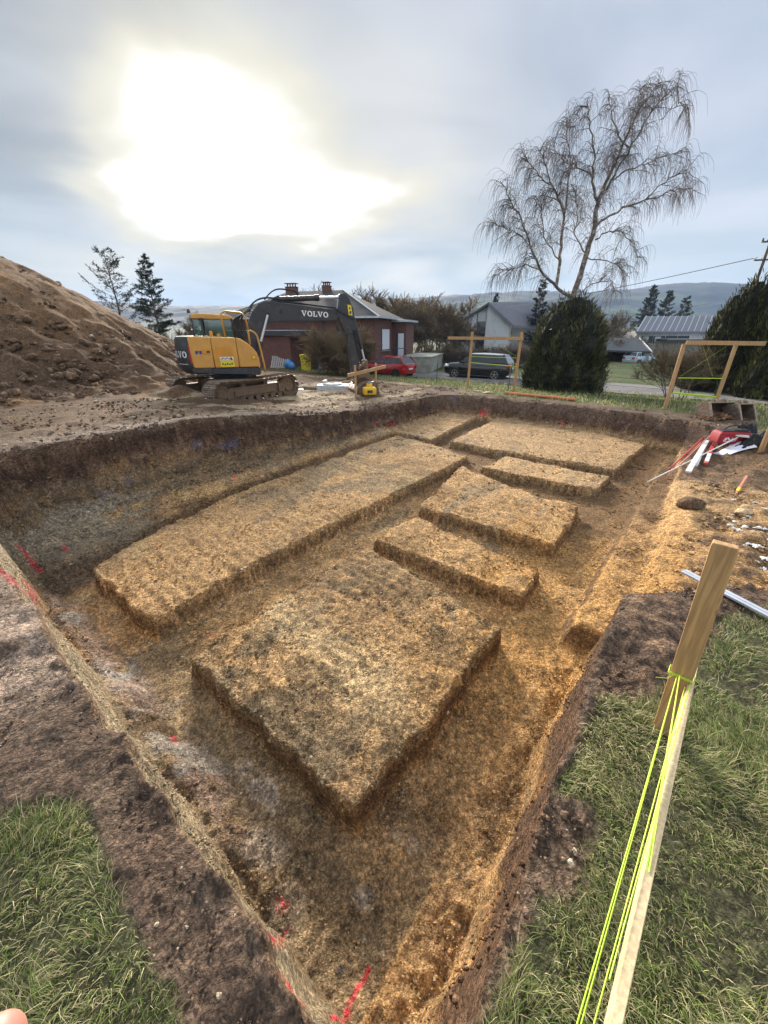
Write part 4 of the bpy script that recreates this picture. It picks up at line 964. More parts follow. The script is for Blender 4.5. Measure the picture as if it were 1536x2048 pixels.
    for k in range(3):
        y = by - .19
        hs.tube(bez([(3.9, y, 3.0), (4.1 + .02 * k, y - .04, 2.86), (4.4, y - .02, 2.75), (4.62, y, 2.66)], 10), .017, 6)
        hs.tube(bez([(4.02, y, 2.75), (3.80 - .05 * k, y - .05, 2.35 - .06 * k), (4.1, y - .05, 2.0 - .03 * k), (4.55, y, 2.22)], 12), .015, 6)
        hs.tube(bez([(4.55 + .04 * k, y, 2.3), (4.70 + .03 * k, y, 1.9), (4.72 + .03 * k, y, 1.5), (4.86, y, 1.0)], 10), .016, 6)
    for (x, z) in ((.95, 2.9), (1.02, 2.98), (.90, 2.8), (1.08, 3.05), (.86, 2.7)): hs.cyl((x - .02, by - .2, z), (x + .02, by + .2, z), .02, 8)
    hs.build('hydraulic_hose', 'black_rubber', root, smooth='angle')
    return root
def bez(P, n=12):
    P = [Vector(p) for p in P]; out = []
    for i in range(n + 1):
        t = i / n; Q = list(P)
        while len(Q) > 1: Q = [Q[k].lerp(Q[k + 1], t) for k in range(len(Q) - 1)]
        out.append(Q[0])
    return out
build_excavator()

# ------------------------------------------------------------------ cars
simple('red_car_paint', (.42, .012, .018), .28, var=.06, coat=.8, dirt=(.20, .10, .08), dirt_amt=.12)
simple('black_car_paint', (.004, .0045, .006), .14, var=.1, coat=1.0)
simple('silver_and_skylit_paint', (.52, .55, .58), .25, var=.03, coat=.6)  # silver on the grey car; sky light painted onto the black car's roof
simple('tyre_rubber', (.016, .016, .017), .75, var=.2); simple('alloy', (.45, .46, .48), .3, metal=.9, var=.05); simple('dark_alloy', (.08, .085, .09), .35, metal=.7, var=.05)
simple('lamp_clear', (.75, .8, .85), .1, coat=1.0, var=.03); simple('lamp_red', (.45, .01, .01), .15, coat=1.0, var=.05); simple('pale_blue_paint', (.42, .55, .62), .3, coat=.7, var=.04)
def car(name, loc, rz, label, Lc, Wc, body, belt, roofz, prof, gh, paint, roofpaint, wr, wx, rimmat, spokes, group=None):
    spokes = 5
    """prof: (x, lower z, upper z, half width) stations of the body; gh: greenhouse (x base, x top) pairs"""
    root = empty(name, loc, rz, label, 'car', group)
    rings = []
    for (x, zl, zu, hw) in prof:
        c = .10
        rings.append([(x, -hw + .10, zl), (x, -hw + .01, zl + .12), (x, -hw - .0, zl + (zu - zl) * .55), (x, -hw + .03, zu - .10), (x, -hw + .12, zu - .01), (x, -hw * .5, zu + .025), (x, 0, zu + .03),
                      (x, hw * .5, zu + .025), (x, hw - .12, zu - .01), (x, hw - .03, zu - .10), (x, hw, zu - (zu - zl) * .45), (x, hw - .01, zl + .12), (x, hw - .10, zl)])
    b = MB().loft(rings).build('body', paint, root, smooth='angle')
    # greenhouse: windows as a dark shell, roof and pillars proud of it
    (xb0, xt0), (xb1, xt1) = gh; hb, ht = Wc / 2 - .09, Wc / 2 - .24
    g = MB(); lo = [(xb0, -hb, belt), (xb1, -hb, belt + .02), (xb1, hb, belt + .02), (xb0, hb, belt)]; hi = [(xt0, -ht, roofz - .05), (xt1, -ht, roofz - .09), (xt1, ht, roofz - .09), (xt0, ht, roofz - .05)]
    g.loft([lo, hi]); g.build('windows', 'car_glass', root)
    rr = []
    for t in (0, .1, .3, .6, .85, 1.0):
        x = xt0 + (xt1 - xt0) * t; z = roofz - .065 - .04 * t + .065 * math.sin(math.pi * min(1, .12 + t * .85)); w = ht + .012
        rr.append([(x, -w, z - .05), (x, -w + .05, z - .005), (x, -w * .5, z + .012), (x, 0, z + .016), (x, w * .5, z + .012), (x, w - .05, z - .005), (x, w, z - .05), (x, 0, z - .045)])
    MB().loft(rr).build('roof', roofpaint, root, smooth='angle')
    for s in (-1, 1):
        def P(t, k): # t along, k up
            return Vector(((xb0 + (xb1 - xb0) * t) * (1 - k) + (xt0 + (xt1 - xt0) * t) * k, s * (hb * (1 - k) + ht * k + .008), belt * (1 - k) + (roofz - .06) * k))
        for t in (0.004, .36, .70, .985): MB().beam(P(t, 0), P(t, 1), .05 if t not in (.985,) else .13, .03, up=(0, s, 0)).build('pillar', paint if roofpaint != 'silver_and_skylit_paint' else 'black_car_paint', root)
    # wheels
    for x in wx:
        for s in (-1, 1):
            y = s * (Wc / 2 - .10)
            ar = MB().lathe([(.0, 0), (wr + .055, 0), (wr + .055, .02), (0, .02)], (x, y + (s * .105 - .01), wr), 'y', 26); ar.build('wheel_arch', 'dark_void', root)
            wo = MB().lathe([(.0, -.09), (wr * .62, -.10), (wr * .95, -.10), (wr, -.07), (wr, .07), (wr * .95, .10), (wr * .62, .10), (.0, .09)], (x, y + s * .035, wr), 'y', 28).build('wheel', 'tyre_rubber', root, smooth='angle')
            rm = MB(); yo = y + s * .14
            ring_ = [[(x + q * math.cos(g), yo + h_, wr + q * math.sin(g)) for g in [2 * math.pi * k / 28 for k in range(28)]] for q, h_ in ((wr * .62, -.012), (wr * .70, -.012), (wr * .70, .012), (wr * .62, .012), (wr * .62, -.012))]; rm.loft(ring_, cap=False)
            for k in range(spokes):
                a = 2 * math.pi * k / spokes + .3; rm.beam((x, yo, wr), (x + wr * .64 * math.cos(a), yo, wr + wr * .64 * math.sin(a)), .02, .05, up=(math.sin(a), 0, -math.cos(a)))
            rm.lathe([(0, -.014), (wr * .16, -.014), (wr * .16, .016), (0, .016)], (x, yo, wr), 'y', 14); rm.build('rim', rimmat, wo)
    hw = Wc / 2; x0, x1 = prof[0][0], prof[-1][0]
    for s in (-1, 1):
        MB().loft([[(x0 - .02 + .0, s * (hw - .20), belt - .33), (x0 + .02, s * (hw - .60), belt - .31), (x0 + .02, s * (hw - .60), belt - .21), (x0 + .10, s * (hw - .18), belt - .17)], [(x0 + .42, s * (hw - .015), belt - .28), (x0 + .42, s * (hw - .3), belt - .25), (x0 + .42, s * (hw - .3), belt - .17), (x0 + .42, s * (hw - .05), belt - .15)]]).build('headlight', 'lamp_clear', root, smooth='angle')
        MB().loft([[(x1 + .012, s * (hw - .42), belt - .30), (x1 + .012, s * (hw - .42), belt - .08), (x1 + .012, s * (hw - .12), belt - .04), (x1 + .012, s * (hw - .12), belt - .28)], [(x1 - .25, s * (hw - .05), belt - .24), (x1 - .3, s * (hw - .05), belt - .08), (x1 - .3, s * (hw - .02), belt - .06), (x1 - .25, s * (hw - .0), belt - .22)]]).build('tail_light', 'lamp_red', root, smooth='angle')
        MB().box((xb0 + .28, s * (hw + .07), belt + .06), (.12, .18, .12)).build('mirror', paint, root, bevel=.03)
        for x in (xb0 + (xb1 - xb0) * .14, xb0 + (xb1 - xb0) * .46, xb0 + (xb1 - xb0) * .76): MB().beam((x, s * (hw + .001), .38), (x + .04, s * (hw - .025), belt - .04), .006, .012, up=(1, 0, 0)).build('door_seam', 'dark_void', root)
        for x in (xb0 + (xb1 - xb0) * .40, xb0 + (xb1 - xb0) * .70): MB().box((x, s * (hw - .006), belt - .16), (.17, .03, .025)).build('door_handle', 'dark_void', root)
        MB().beam((wx[0] + wr + .05, s * (hw - .01), .27), (wx[1] - wr - .05, s * (hw - .01), .27), .05, .12).build('sill', 'tyre_rubber', root)
    MB().box((x1 + .018, 0, belt - .32), (.01, .5, .11)).build('number_plate', 'white_paint', root)
    MB().box((x0 - .008, 0, belt - .42), (.02, 1.0, .16)).build('front_grille', 'dark_void', root)
    return root
# black SUV seen side-on, roof painted pale to stand in for sky light
X0 = -2.45
SUVP = [(-2.46, .46, .78, .74), (-2.38, .32, .93, .84), (-2.1, .27, 1.02, .93), (-1.6, .25, 1.07, .965), (-1.0, .25, 1.12, .985), (-.3, .25, 1.13, .985), (.8, .25, 1.13, .985), (1.7, .26, 1.14, .975), (2.2, .30, 1.14, .95), (2.42, .36, 1.08, .90), (2.47, .48, .9, .84)]
sx, sy = 7.05, 30.4
car('black_car', (sx, sy, -1.09), R(-31), 'black sport utility vehicle with pale roof parked on the lane facing left', 4.93, 1.98, None, 1.12, 1.76, SUVP, ((-1.25, -.45), (2.32, 1.95)), 'black_car_paint', 'silver_and_skylit_paint', .37, (-1.50, 1.48), 'alloy', 10)
HBP = [(-1.98, .42, .66, .66), (-1.92, .28, .78, .76), (-1.6, .22, .88, .82), (-1.1, .2, .95, .845), (-.8, .2, .98, .855), (.6, .2, 1.0, .86), (1.3, .21, 1.02, .855), (1.78, .25, 1.02, .83), (1.96, .32, .98, .79), (2.0, .45, .8, .74)]
car('red_car', (.40, 31.4, -1.06), R(-38), 'small red hatchback parked on the lane beyond the excavator bucket', 4.0, 1.74, None, .97, 1.50, HBP, ((-1.22, -.30), (1.93, 1.50)), 'red_car_paint', 'red_car_paint', .315, (-1.27, 1.25), 'dark_alloy', 9)
# ------------------------------------------------------------------ placing things on the ground
# ------------------------------------------------------------------ lane
def road_mat():
    m, N, b = new_mat('asphalt'); pos = N.n('ShaderNodeNewGeometry').outputs['Position']
    n = N.noise(pos, .8, 5, .6); f = N.noise(pos, 30, 4, .6)
    c = N.mix(N.ss(n, .35, .65), (.085, .08, .078), (.16, .15, .145)); c = N.mix(N.m('MULTIPLY', N.ss(f, .45, .6), .35), c, (.22, .20, .18))
    w = N.ss(N.noise(N.vm('MULTIPLY', pos, (.5, 1.4, 1)), 1.1, 4, .55), .58, .62)
    N.put(b.inputs['Base Color'], c); N.put(b.inputs['Roughness'], N.ss(w, 0, 1, .8, .08))
road_mat()
def strip(name, u0, u1, v0, v1, mat, lift, nu=14, nv=220, wob=0.12):
    us, vs = np.linspace(u0, u1, nu), np.linspace(v0, v1, nv); U, V = np.meshgrid(us, vs, indexing='ij'); U = U.ravel().copy(); V = V.ravel()
    e = (np.abs(U - u0) < 1e-6) | (np.abs(U - u1) < 1e-6); U[e] += wob * 3 * fbm(V[e], V[e] * 0, .5, 4, 401)
    x, y = w2(U, V); z = ground_z(x, y) + lift; idx = np.arange(U.size).reshape(nu, nv)
    F = np.stack([idx[:-1, :-1].ravel(), idx[:-1, 1:].ravel(), idx[1:, 1:].ravel(), idx[1:, :-1].ravel()], 1)
    return put_mesh(name, np.stack([x, y, z], 1), F, mat)
tag(strip('road', 25.2, 30.3, -75, 23.5, MATS['asphalt'], .03), 'narrow wet asphalt lane beyond the verge', kind='structure')

# ------------------------------------------------------------------ leafless growth
class Tubes:
    def __init__(s): s.g = {}
    def add(s, P, r): s.g.setdefault(len(P), []).append((np.asarray(P, float), np.asarray(r, float) if np.ndim(r) else np.full(len(P), float(r))))
    def build(s, name, mat, parent=None, n=4):
        VV, FF, off = [], [], 0
        for m, L in s.g.items():
            P = np.stack([q[0] for q in L]); Rr = np.stack([q[1] for q in L]); k = len(L)
            d = np.empty_like(P); d[:, 1:-1] = P[:, 2:] - P[:, :-2]; d[:, 0] = P[:, 1] - P[:, 0]; d[:, -1] = P[:, -1] - P[:, -2]
            d /= np.maximum(np.linalg.norm(d, axis=2, keepdims=True), 1e-9)
            up = np.array([.31, .95, .05]); a = np.cross(d, up); a /= np.maximum(np.linalg.norm(a, axis=2, keepdims=True), 1e-6); b = np.cross(d, a)
            ang = np.arange(n) * 2 * math.pi / n
            V = P[:, :, None] + (a[:, :, None] * np.cos(ang)[None, None, :, None] + b[:, :, None] * np.sin(ang)[None, None, :, None]) * Rr[:, :, None, None]
            VV.append(V.reshape(-1, 3)); i = np.arange(m - 1)[:, None]; j = np.arange(n)[None]
            q = np.stack([i * n + j, i * n + (j + 1) % n, (i + 1) * n + (j + 1) % n, (i + 1) * n + j], -1).reshape(-1, 4)
            FF.append((q[None] + (np.arange(k) * m * n)[:, None, None] + off).reshape(-1, 4)); off += k * m * n
        return put_mesh(name, np.concatenate(VV), np.concatenate(FF), mat, parent)
simple('birch_bark', (.15, .125, .11), .8, var=.5, vscale=7, dirt=(.50, .47, .43), dirt_amt=.45, dscale=5)
simple('twig_bark', (.095, .068, .058), .85, var=.3, vscale=3)
simple('brown_bark', (.13, .095, .065), .85, var=.35, vscale=5)
simple('grey_twig', (.12, .092, .075), .85, var=.35, vscale=.6); simple('olive_twig', (.135, .095, .048), .85, var=.35, vscale=.8)
def wander(rg, p, d, L, n, bend, up=0.0, r0=.05, r1=.01, wob=.18):
    P = [np.array(p, float)]; d = np.array(d, float); d /= np.linalg.norm(d)
    for k in range(n - 1):
        d = d + rg.normal(0, wob, 3) + np.array([0, 0, up]) + bend; d /= np.linalg.norm(d); P.append(P[-1] + d * L / (n - 1))
    return np.array(P), np.linspace(r0, r1, n), d

def birch():
    rg = np.random.default_rng(5); yf = 23.5
    def Pt(px, py, dep=0.0): f = yf + dep; return np.array([xat(px, py, f), f, zat(py, f)])
    bx = Pt(1128, 700)[0]; root = empty('birch_tree', (bx, yf, gz(bx, yf)), 0, 'tall leafless birch with white trunk and weeping twigs behind the dark bush', 'tree')
    o = np.array(root.location)
    G = [  # guide limbs: pixels, base radius, tip radius, depth drift
        ([(1132, 790), (1140, 640), (1147, 590), (1172, 510), (1190, 455), (1197, 400), (1222, 345), (1250, 280), (1280, 215), (1318, 165)], .19, .02, 0.0),
        ([(1150, 600), (1112, 575), (1080, 540), (1062, 490), (1046, 450), (1026, 405), (1000, 362)], .09, .012, -1.5),
        ([(1112, 575), (1120, 520), (1124, 470), (1129, 425), (1116, 395), (1104, 370), (1088, 325), (1080, 300)], .10, .012, .8),
        ([(1129, 425), (1136, 370), (1140, 320), (1135, 270), (1140, 235)], .05, .01, 1.2),
        ([(1197, 406), (1184, 355), (1190, 300), (1180, 250), (1172, 205)], .07, .01, -.9),
        ([(1184, 355), (1158, 335), (1130, 325), (1110, 300)], .035, .01, -1.5),
        ([(1194, 451), (1222, 428), (1249, 415), (1290, 400), (1314, 393), (1345, 380), (1372, 374), (1396, 382)], .065, .01, .6),
        ([(1213, 380), (1240, 335), (1262, 295), (1290, 240), (1322, 200), (1355, 172)], .06, .01, -1.2),
        ([(1226, 360), (1255, 340), (1291, 328), (1330, 312), (1362, 302)], .045, .01, 1.3),
        ([(1190, 480), (1215, 462), (1240, 462), (1262, 482), (1276, 515)], .04, .01, -.7),
        ([(1256, 296), (1235, 270), (1222, 230), (1215, 190)], .04, .01, 1.5),
        ([(1064, 495), (1040, 470), (1010, 455), (985, 445)], .03, .01, 1.2),
        ([(1080, 540), (1050, 530), (1020, 538), (992, 550)], .03, .01, -.8),
        ([(1172, 515), (1200, 520), (1235, 530), (1260, 555)], .035, .01, 1.0),
        ([(1104, 370), (1080, 352), (1058, 325), (1045, 312)], .03, .01, -1.2),
        ([(1290, 400), (1320, 370), (1350, 352), (1380, 345)], .03, .01, -1.0),
        ([(1250, 280), (1270, 240), (1276, 195), (1290, 170)], .03, .01, 1.0),
        ([(1150, 600), (1180, 570), (1215, 560), (1240, 585)], .035, .01, -1.0),
        ([(1120, 520), (1090, 480), (1085, 430), (1070, 390)], .035, .01, 1.5),
        ([(1172, 510), (1150, 470), (1155, 420), (1150, 380)], .035, .01, 1.5),
        ([(1318, 240), (1345, 215), (1368, 200), (1378, 215)], .02, .008, .3),
    ]
    T = Tubes(); Tw = Tubes(); trunk = Tubes()
    for gi, (pp, r0, r1, dep) in enumerate(G):
        n = len(pp); P = np.array([Pt(a, b, dep * (k / (n - 1)) ** 1.0 + (dep * .0)) for k, (a, b) in enumerate(pp)])
        if gi == 0: P[0] = (P[1][0] - .05, yf, o[2] - .1)
        # refine
        t = np.linspace(0, n - 1, n * 3); Q = np.stack([np.interp(t, range(n), P[:, k]) for k in range(3)], 1)
        Q[1:-1] += rg.normal(0, .035, (len(Q) - 2, 3)); rr = np.linspace(r0, r1, len(Q))
        (trunk if gi == 0 else T).add(Q - o, rr)
        L = np.linalg.norm(np.diff(Q, axis=0), axis=1).sum()
        ns = int(L * (9.5 if gi in (1, 2, 3, 5, 11, 12, 14, 18) else 7.5))
        for k in range(ns):
            s = rg.uniform(.22 if gi else .32, 1.0); i = int(s * (len(Q) - 1)); i = min(i, len(Q) - 2); p = Q[i] + (Q[i + 1] - Q[i]) * rg.uniform()
            dd = (Q[i + 1] - Q[i]); dd /= np.linalg.norm(dd); side = rg.normal(0, 1, 3); side -= dd * side.dot(dd); side /= np.linalg.norm(side)
            d = dd * rg.uniform(.3, 1.0) + side * rg.uniform(.5, 1.0) + np.array([0, 0, .25])
            l = rg.uniform(.35, 1.15) * (1.15 - .5 * s); B, br, _ = wander(rg, p, d, l, 7, np.array([0, 0, -.06]), .0, .016, .006, .16); T.add(B - o, br)
            for q in range(rg.integers(7, 12)):
                j = rg.integers(2, 7); bl = rg.uniform(.3, 1.15) * (1.0 if rg.uniform() < .85 else 1.4)
                dh = rg.normal(0, 1, 3); dh[2] = rg.uniform(-.5, .35); dh = dh + (B[j] - B[j - 1]) / np.linalg.norm(B[j] - B[j - 1]) * 1.2; dh /= np.linalg.norm(dh)
                C, cr, _ = wander(rg, B[j], dh, bl, 7, np.array([.02, 0, -.5]), 0, .0062, .0038, .12); Tw.add(C - o, cr * .85)
    trunk.build('trunk', 'birch_bark', root, 10); cr = T.build('crown', 'birch_bark', root, 5); Tw.build('twigs', 'twig_bark', cr, 3)
birch()

def bare_tree(name, loc, H, spread, seed, label, mat_t, mat_w, group=None, stems=1, dens=1.0, cat='tree', tw=.008, rt=.012):
    rg = np.random.default_rng(seed); root = empty(name, loc, 0, label, cat, group)
    T, B, W = Tubes(), Tubes(), Tubes()
    def rec(p, d, L, r, lev):
        n = 6; P, rr, d2 = wander(rg, p, d, L, n, np.zeros(3), .05, r, r * .55, .13)
        (T if lev == 0 else B).add(P, rr)
        if lev >= 3:
            for k in range(int(9 * dens)):
                i = rg.integers(1, n); dd = d2 + rg.normal(0, .55, 3); Q, q, _ = wander(rg, P[i], dd, L * rg.uniform(.45, 1.0), 5, np.zeros(3), .03, tw, tw * .6, .15); W.add(Q, q)
            return
        for k in range(4 if lev else 5):
            i = rg.integers(2, n); dd = d2 * rg.uniform(.4, 1.0) + rg.normal(0, spread, 3) * np.array([1, 1, .5]); rec(P[i], dd, L * rg.uniform(.55, .82), max(r * .5, rt), lev + 1)
    for s in range(stems):
        a = rg.uniform(0, 6.28); rec(np.array([math.cos(a), math.sin(a), 0]) * (.08 * stems * .6 if stems > 1 else 0) + np.array([0, 0, -.1]), np.array([math.cos(a) * .35 * (stems > 1), math.sin(a) * .35 * (stems > 1), 1]), H * .36, H * .014 / (stems ** .4), 0)
    T.build('trunk', mat_t, root, 6); c = B.build('branches', mat_t, root, 4); W.build('twigs', mat_w, c, 3)
    return root

# ------------------------------------------------------------------ evergreen growth
def leaf_mat(name, rough=.6):
    m, N, b = new_mat(name); a = N.n('ShaderNodeAttribute', attribute_name='Col'); N.put(b.inputs['Base Color'], a.outputs['Color']); b.inputs['Roughness'].default_value = rough; b.inputs['Specular IOR Level'].default_value = .2
leaf_mat('needles')
simple('dark_inner', (.010, .012, .006), .9, var=.3)  # near-black solid core added inside evergreen crowns to block light
def sprays(name, P, D, ln, wd, cols, parent, rg, mat='needles'):
    n = len(P); D = D / np.maximum(np.linalg.norm(D, axis=1, keepdims=True), 1e-6); s = np.cross(D, rg.normal(0, 1, (n, 3))); s /= np.maximum(np.linalg.norm(s, axis=1, keepdims=True), 1e-6)
    ln = (ln * rg.uniform(.6, 1.3, n))[:, None]; wd = (wd * rg.uniform(.6, 1.3, n))[:, None]
    V = np.stack([P - s * wd * .25, P + s * wd * .25, P + D * ln * .55 + s * wd * .5, P + D * ln, P + D * ln * .55 - s * wd * .5], 1).reshape(-1, 3)
    F = np.array([0, 1, 2, 3, 4])[None] + (np.arange(n) * 5)[:, None]
    ob = put_mesh(name, V, F, mat, parent, smooth=False); set_col(ob, np.clip(np.concatenate([np.repeat(cols, 5, 0), np.ones((n * 5, 1))], 1), 0, 1)); return ob
def evergreen(name, loc, H, prof, n, c1, c2, seed, label, group=None, ln=.16, wd=.035, lump=.28, upd=.8, cat='tree', lf=2.4):
    """prof: radius at relative heights 0, .1 ... 1"""
    rg = np.random.default_rng(seed); root = empty(name, loc, 0, label, cat, group)
    hh = np.linspace(0, 1, len(prof))
    def Rr(t, a): return np.interp(t, hh, prof) * (1 + lump * 2 * fbm(a * 1.0 + 20, t * H * 1.3, lf * .5, 3, seed) + lump * .8 * fbm(a * 4 + 9, t * H * 2, lf, 2, seed + 1))
    a = rg.uniform(0, 6.2832, n); t = rg.uniform(0, 1, n) ** .9
    # denser where the radius is bigger
    k = rg.uniform(0, 1, n) < np.interp(t, hh, prof) / max(prof) + .12; a, t = a[k], t[k]; m = len(a)
    r = Rr(t, a) * (1 - np.abs(rg.normal(0, .10, m))) + rg.uniform(-.02, .05, m) + np.where(rg.uniform(0, 1, m) < .06, rg.uniform(0, .22, m), 0)
    P = np.stack([np.cos(a) * r, np.sin(a) * r, t * H], 1); D = np.stack([np.cos(a) * .8, np.sin(a) * .8, np.full(m, upd)], 1) + rg.normal(0, .35, (m, 3))
    q = rg.uniform(0, 1, (m, 1)); z = sstep(fbm(a * 2, t * H, 1.6, 3, seed + 3), -.1, .15)[:, None]
    cols = (np.array(c1) * (1 - q) + np.array(c2) * q) * (.55 + .8 * z) * rg.uniform(.7, 1.3, (m, 1))
    core = []
    for tt in np.linspace(.01, .97, 22):
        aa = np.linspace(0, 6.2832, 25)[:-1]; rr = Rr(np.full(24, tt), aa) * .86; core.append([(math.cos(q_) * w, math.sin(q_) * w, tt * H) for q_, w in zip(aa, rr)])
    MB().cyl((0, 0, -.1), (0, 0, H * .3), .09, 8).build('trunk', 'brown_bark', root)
    cr = sprays('crown', P, D, ln, wd, cols, root, rg); MB().loft(core).build('inner_light_block', 'dark_inner', cr)
    return root
def plumes(name, loc, P, n, c1, c2, seed, label, group=None, ln=.2, wd=.04, cat='tree', upd=1.5, ex=.62):
    """a crown of several pointed plumes; P: (x, y, base radius, height)"""
    rg = np.random.default_rng(seed); root = empty(name, loc, 0, label, cat, group); A, D, Cc = [], [], []; core = MB()
    tot = sum(p[2] * p[3] for p in P)
    for k, (px, py, rad, H) in enumerate(P):
        m = int(n * rad * H / tot); a = rg.uniform(0, 6.2832, m); t = 1 - np.sqrt(rg.uniform(0, 1, m)) * .999; t = np.clip(t + rg.normal(0, .02, m), 0, 1)
        pr = lambda t: rad * np.clip(1 - t, 0, 1) ** ex * (.78 + .22 * np.sin(np.clip(t * 3.2, 0, 1.57)))
        def Rr(t, a): return pr(t) * (1 + 1.1 * fbm(np.cos(a) * 1.3 + 5 * k, t * H * 1.1 + np.sin(a), 1.5, 3, seed + k))
        out = np.where(rg.uniform(0, 1, m) < .08, rg.uniform(0, .25, m), 0)
        r = Rr(t, a) * (1 - np.abs(rg.normal(0, .12, m))) + out; bend = .10 * np.sin(t * 3 + k)
        A.append(np.stack([px + np.cos(a) * r + bend, py + np.sin(a) * r, t * H], 1)); D.append(np.stack([np.cos(a) * .7, np.sin(a) * .7, np.full(m, upd)], 1) + rg.normal(0, .38, (m, 3)))
        q = rg.uniform(0, 1, (m, 1)); z = sstep(fbm(np.cos(a) * 2 + k * 3, t * H + np.sin(a) * 2, 1.4, 3, seed + 3), -.1, .14)[:, None]
        Cc.append((np.array(c1) * (1 - q) + np.array(c2) * q) * (.45 + .95 * z) * rg.uniform(.6, 1.4, (m, 1)))
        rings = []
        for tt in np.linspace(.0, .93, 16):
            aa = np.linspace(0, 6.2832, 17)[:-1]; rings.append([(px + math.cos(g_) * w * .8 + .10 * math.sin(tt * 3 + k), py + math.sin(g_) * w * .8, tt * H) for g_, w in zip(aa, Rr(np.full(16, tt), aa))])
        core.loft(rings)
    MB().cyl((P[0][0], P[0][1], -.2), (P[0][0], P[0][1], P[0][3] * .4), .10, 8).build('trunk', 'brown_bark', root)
    cr = sprays('crown', np.concatenate(A), np.concatenate(D), ln, wd, np.concatenate(Cc), root, rg); core.build('inner_light_block', 'dark_inner', cr)
    return root
def conifer(name, loc, H, rad, seed, label, c, group=None, sparse=1.0, per=26, bare=.12, tip=.05, upb=.05):
    rg = np.random.default_rng(seed); root = empty(name, loc, 0, label, 'tree', group); T = Tubes(); Bt = Tubes()
    tk = np.array([[rg.normal(0, .02), rg.normal(0, .02), q * H] for q in np.linspace(-.01, 1, 12)]); T.add(tk, np.linspace(H * .013, .015, 12))
    PP, DD = [], []
    nb = int(H * 9 * sparse)
    for k in range(nb):
        t = bare + (1 - bare) * (k + rg.uniform()) / nb; a = rg.uniform(0, 6.28); L = rad * ((1 - t) ** .75 + tip) * rg.uniform(.55, 1.15); z0 = t * H
        d = np.array([math.cos(a), math.sin(a), .15 + .5 * t]); B, br, _ = wander(rg, (0, 0, z0), d, L, 7, np.array([0, 0, -.05 + upb]), 0, .028 * (1 - t) + .008, .005, .08); Bt.add(B, br)
        for j in range(int(per * L / rad * 1.3) + 5):
            s = rg.uniform(.15, 1); i = min(int(s * 6), 5); p = B[i] + (B[i + 1] - B[i]) * rg.uniform(); dd = (B[i + 1] - B[i]) / np.linalg.norm(B[i + 1] - B[i]); lat = np.cross(dd, [0, 0, 1]) * rg.choice([-1, 1])
            tl = L * .30 * (1.15 - s) + .12; Q, q, _ = wander(rg, p, dd * .7 + lat * .8 + np.array([0, 0, rg.uniform(-.25, .1)]), tl, 4, np.zeros(3), 0, .006, .003, .1); Bt.add(Q, q)
            for w in range(7):
                u = rg.uniform(.1, 1); e = min(int(u * 3), 2); PP.append(Q[e] + (Q[e + 1] - Q[e]) * rg.uniform()); DD.append((Q[e + 1] - Q[e]) / np.linalg.norm(Q[e + 1] - Q[e]) * .8 + rg.normal(0, .45, 3))
    PP, DD = np.array(PP), np.array(DD); m = len(PP)
    T.build('trunk', 'brown_bark', root, 8); bo = Bt.build('branches', 'brown_bark', root, 3)
    cols = np.array(c) * rg.uniform(.5, 1.6, (m, 1)); sprays('crown', PP, DD, .15 * H / 7, .035 * H / 7, cols, root, rg)
    return root

def P3(px, py, fwd): return (xat(px, py, fwd), fwd)
bx, by_ = P3(1122, 770, 19.8); q_ = random.Random(4)
PL = [(0, 0, 1.35, 4.35), (-.8, -.2, 1.0, 3.8), (.85, -.1, 1.0, 3.7), (.35, .6, 1.1, 3.9), (-.45, .6, 1.0, 4.0), (.2, -.7, 1.1, 3.5), (-1.1, .1, .8, 3.2), (1.15, .2, .8, 3.1), (-.4, -.85, .8, 2.9), (.75, -.75, .8, 2.7), (-.9, -.6, .75, 2.3), (1.15, -.35, .7, 2.1), (.05, .1, .6, 4.5), (-.5, .1, .6, 4.3), (.62, 0, .6, 4.15), (-.95, .2, .6, 3.7), (1.0, .1, .6, 3.65)]
plumes('dark_bush', (bx, by_, gz(bx, by_) - .1), PL, 60000, (.045, .055, .022), (.135, .130, .060), 61, 'big dark evergreen bush standing on the verge below the birch', ln=.24, wd=.035, cat='bush', upd=1.0, ex=.30)
# cypresses on the right, each a bundle of pointed plumes
def cyp(px, fwd, top, w, n, seed, lab):
    x, y = P3(px, 780, fwd); g = gz(x, y); H = zat(top, fwd) - g + .1; rr_ = random.Random(seed); P = [(0, 0, w * .72, H)]
    for k in range(8): a = k * .785 + rr_.uniform(-.2, .2); d = w * rr_.uniform(.35, .62); P.append((math.cos(a) * d, math.sin(a) * d, w * rr_.uniform(.45, .6), H * rr_.uniform(.84, 1.0)))
    plumes('cypress_tree', (x, y, g - .1), P, n, (.036, .048, .014), (.115, .10, .032), seed, lab, 'dark cypress trees right of the plot', ln=.26, wd=.045, upd=2.0, ex=.45)
cyp(1405, 23.4, 598, .75, 12000, 70, 'lowest dark cypress, at the left end of the evergreen row')
cyp(1442, 22.5, 545, 1.2, 26000, 71, 'dark cypress with a pointed top, second from the left in the evergreen row')
cyp(1488, 23.0, 560, 1.2, 22000, 72, 'middle dark cypress of the evergreen row, lower than its right neighbour')
cyp(1545, 20.5, 492, 1.6, 34000, 73, 'tallest dark cypress of the evergreen row, at the right picture edge')
# low junipers below the row
x, y = P3(1405, 770, 23.5); evergreen('dark_bush', (x, y, gz(x, y) - .1), 2.6, [.9, 1.1, 1.2, 1.2, 1.1, 1.0, .9, .75, .6, .4, .1], 9000, (.035, .038, .014), (.08, .07, .03), 79, 'low dark bush at the foot of the cypress row', ln=.18, wd=.04, cat='bush')
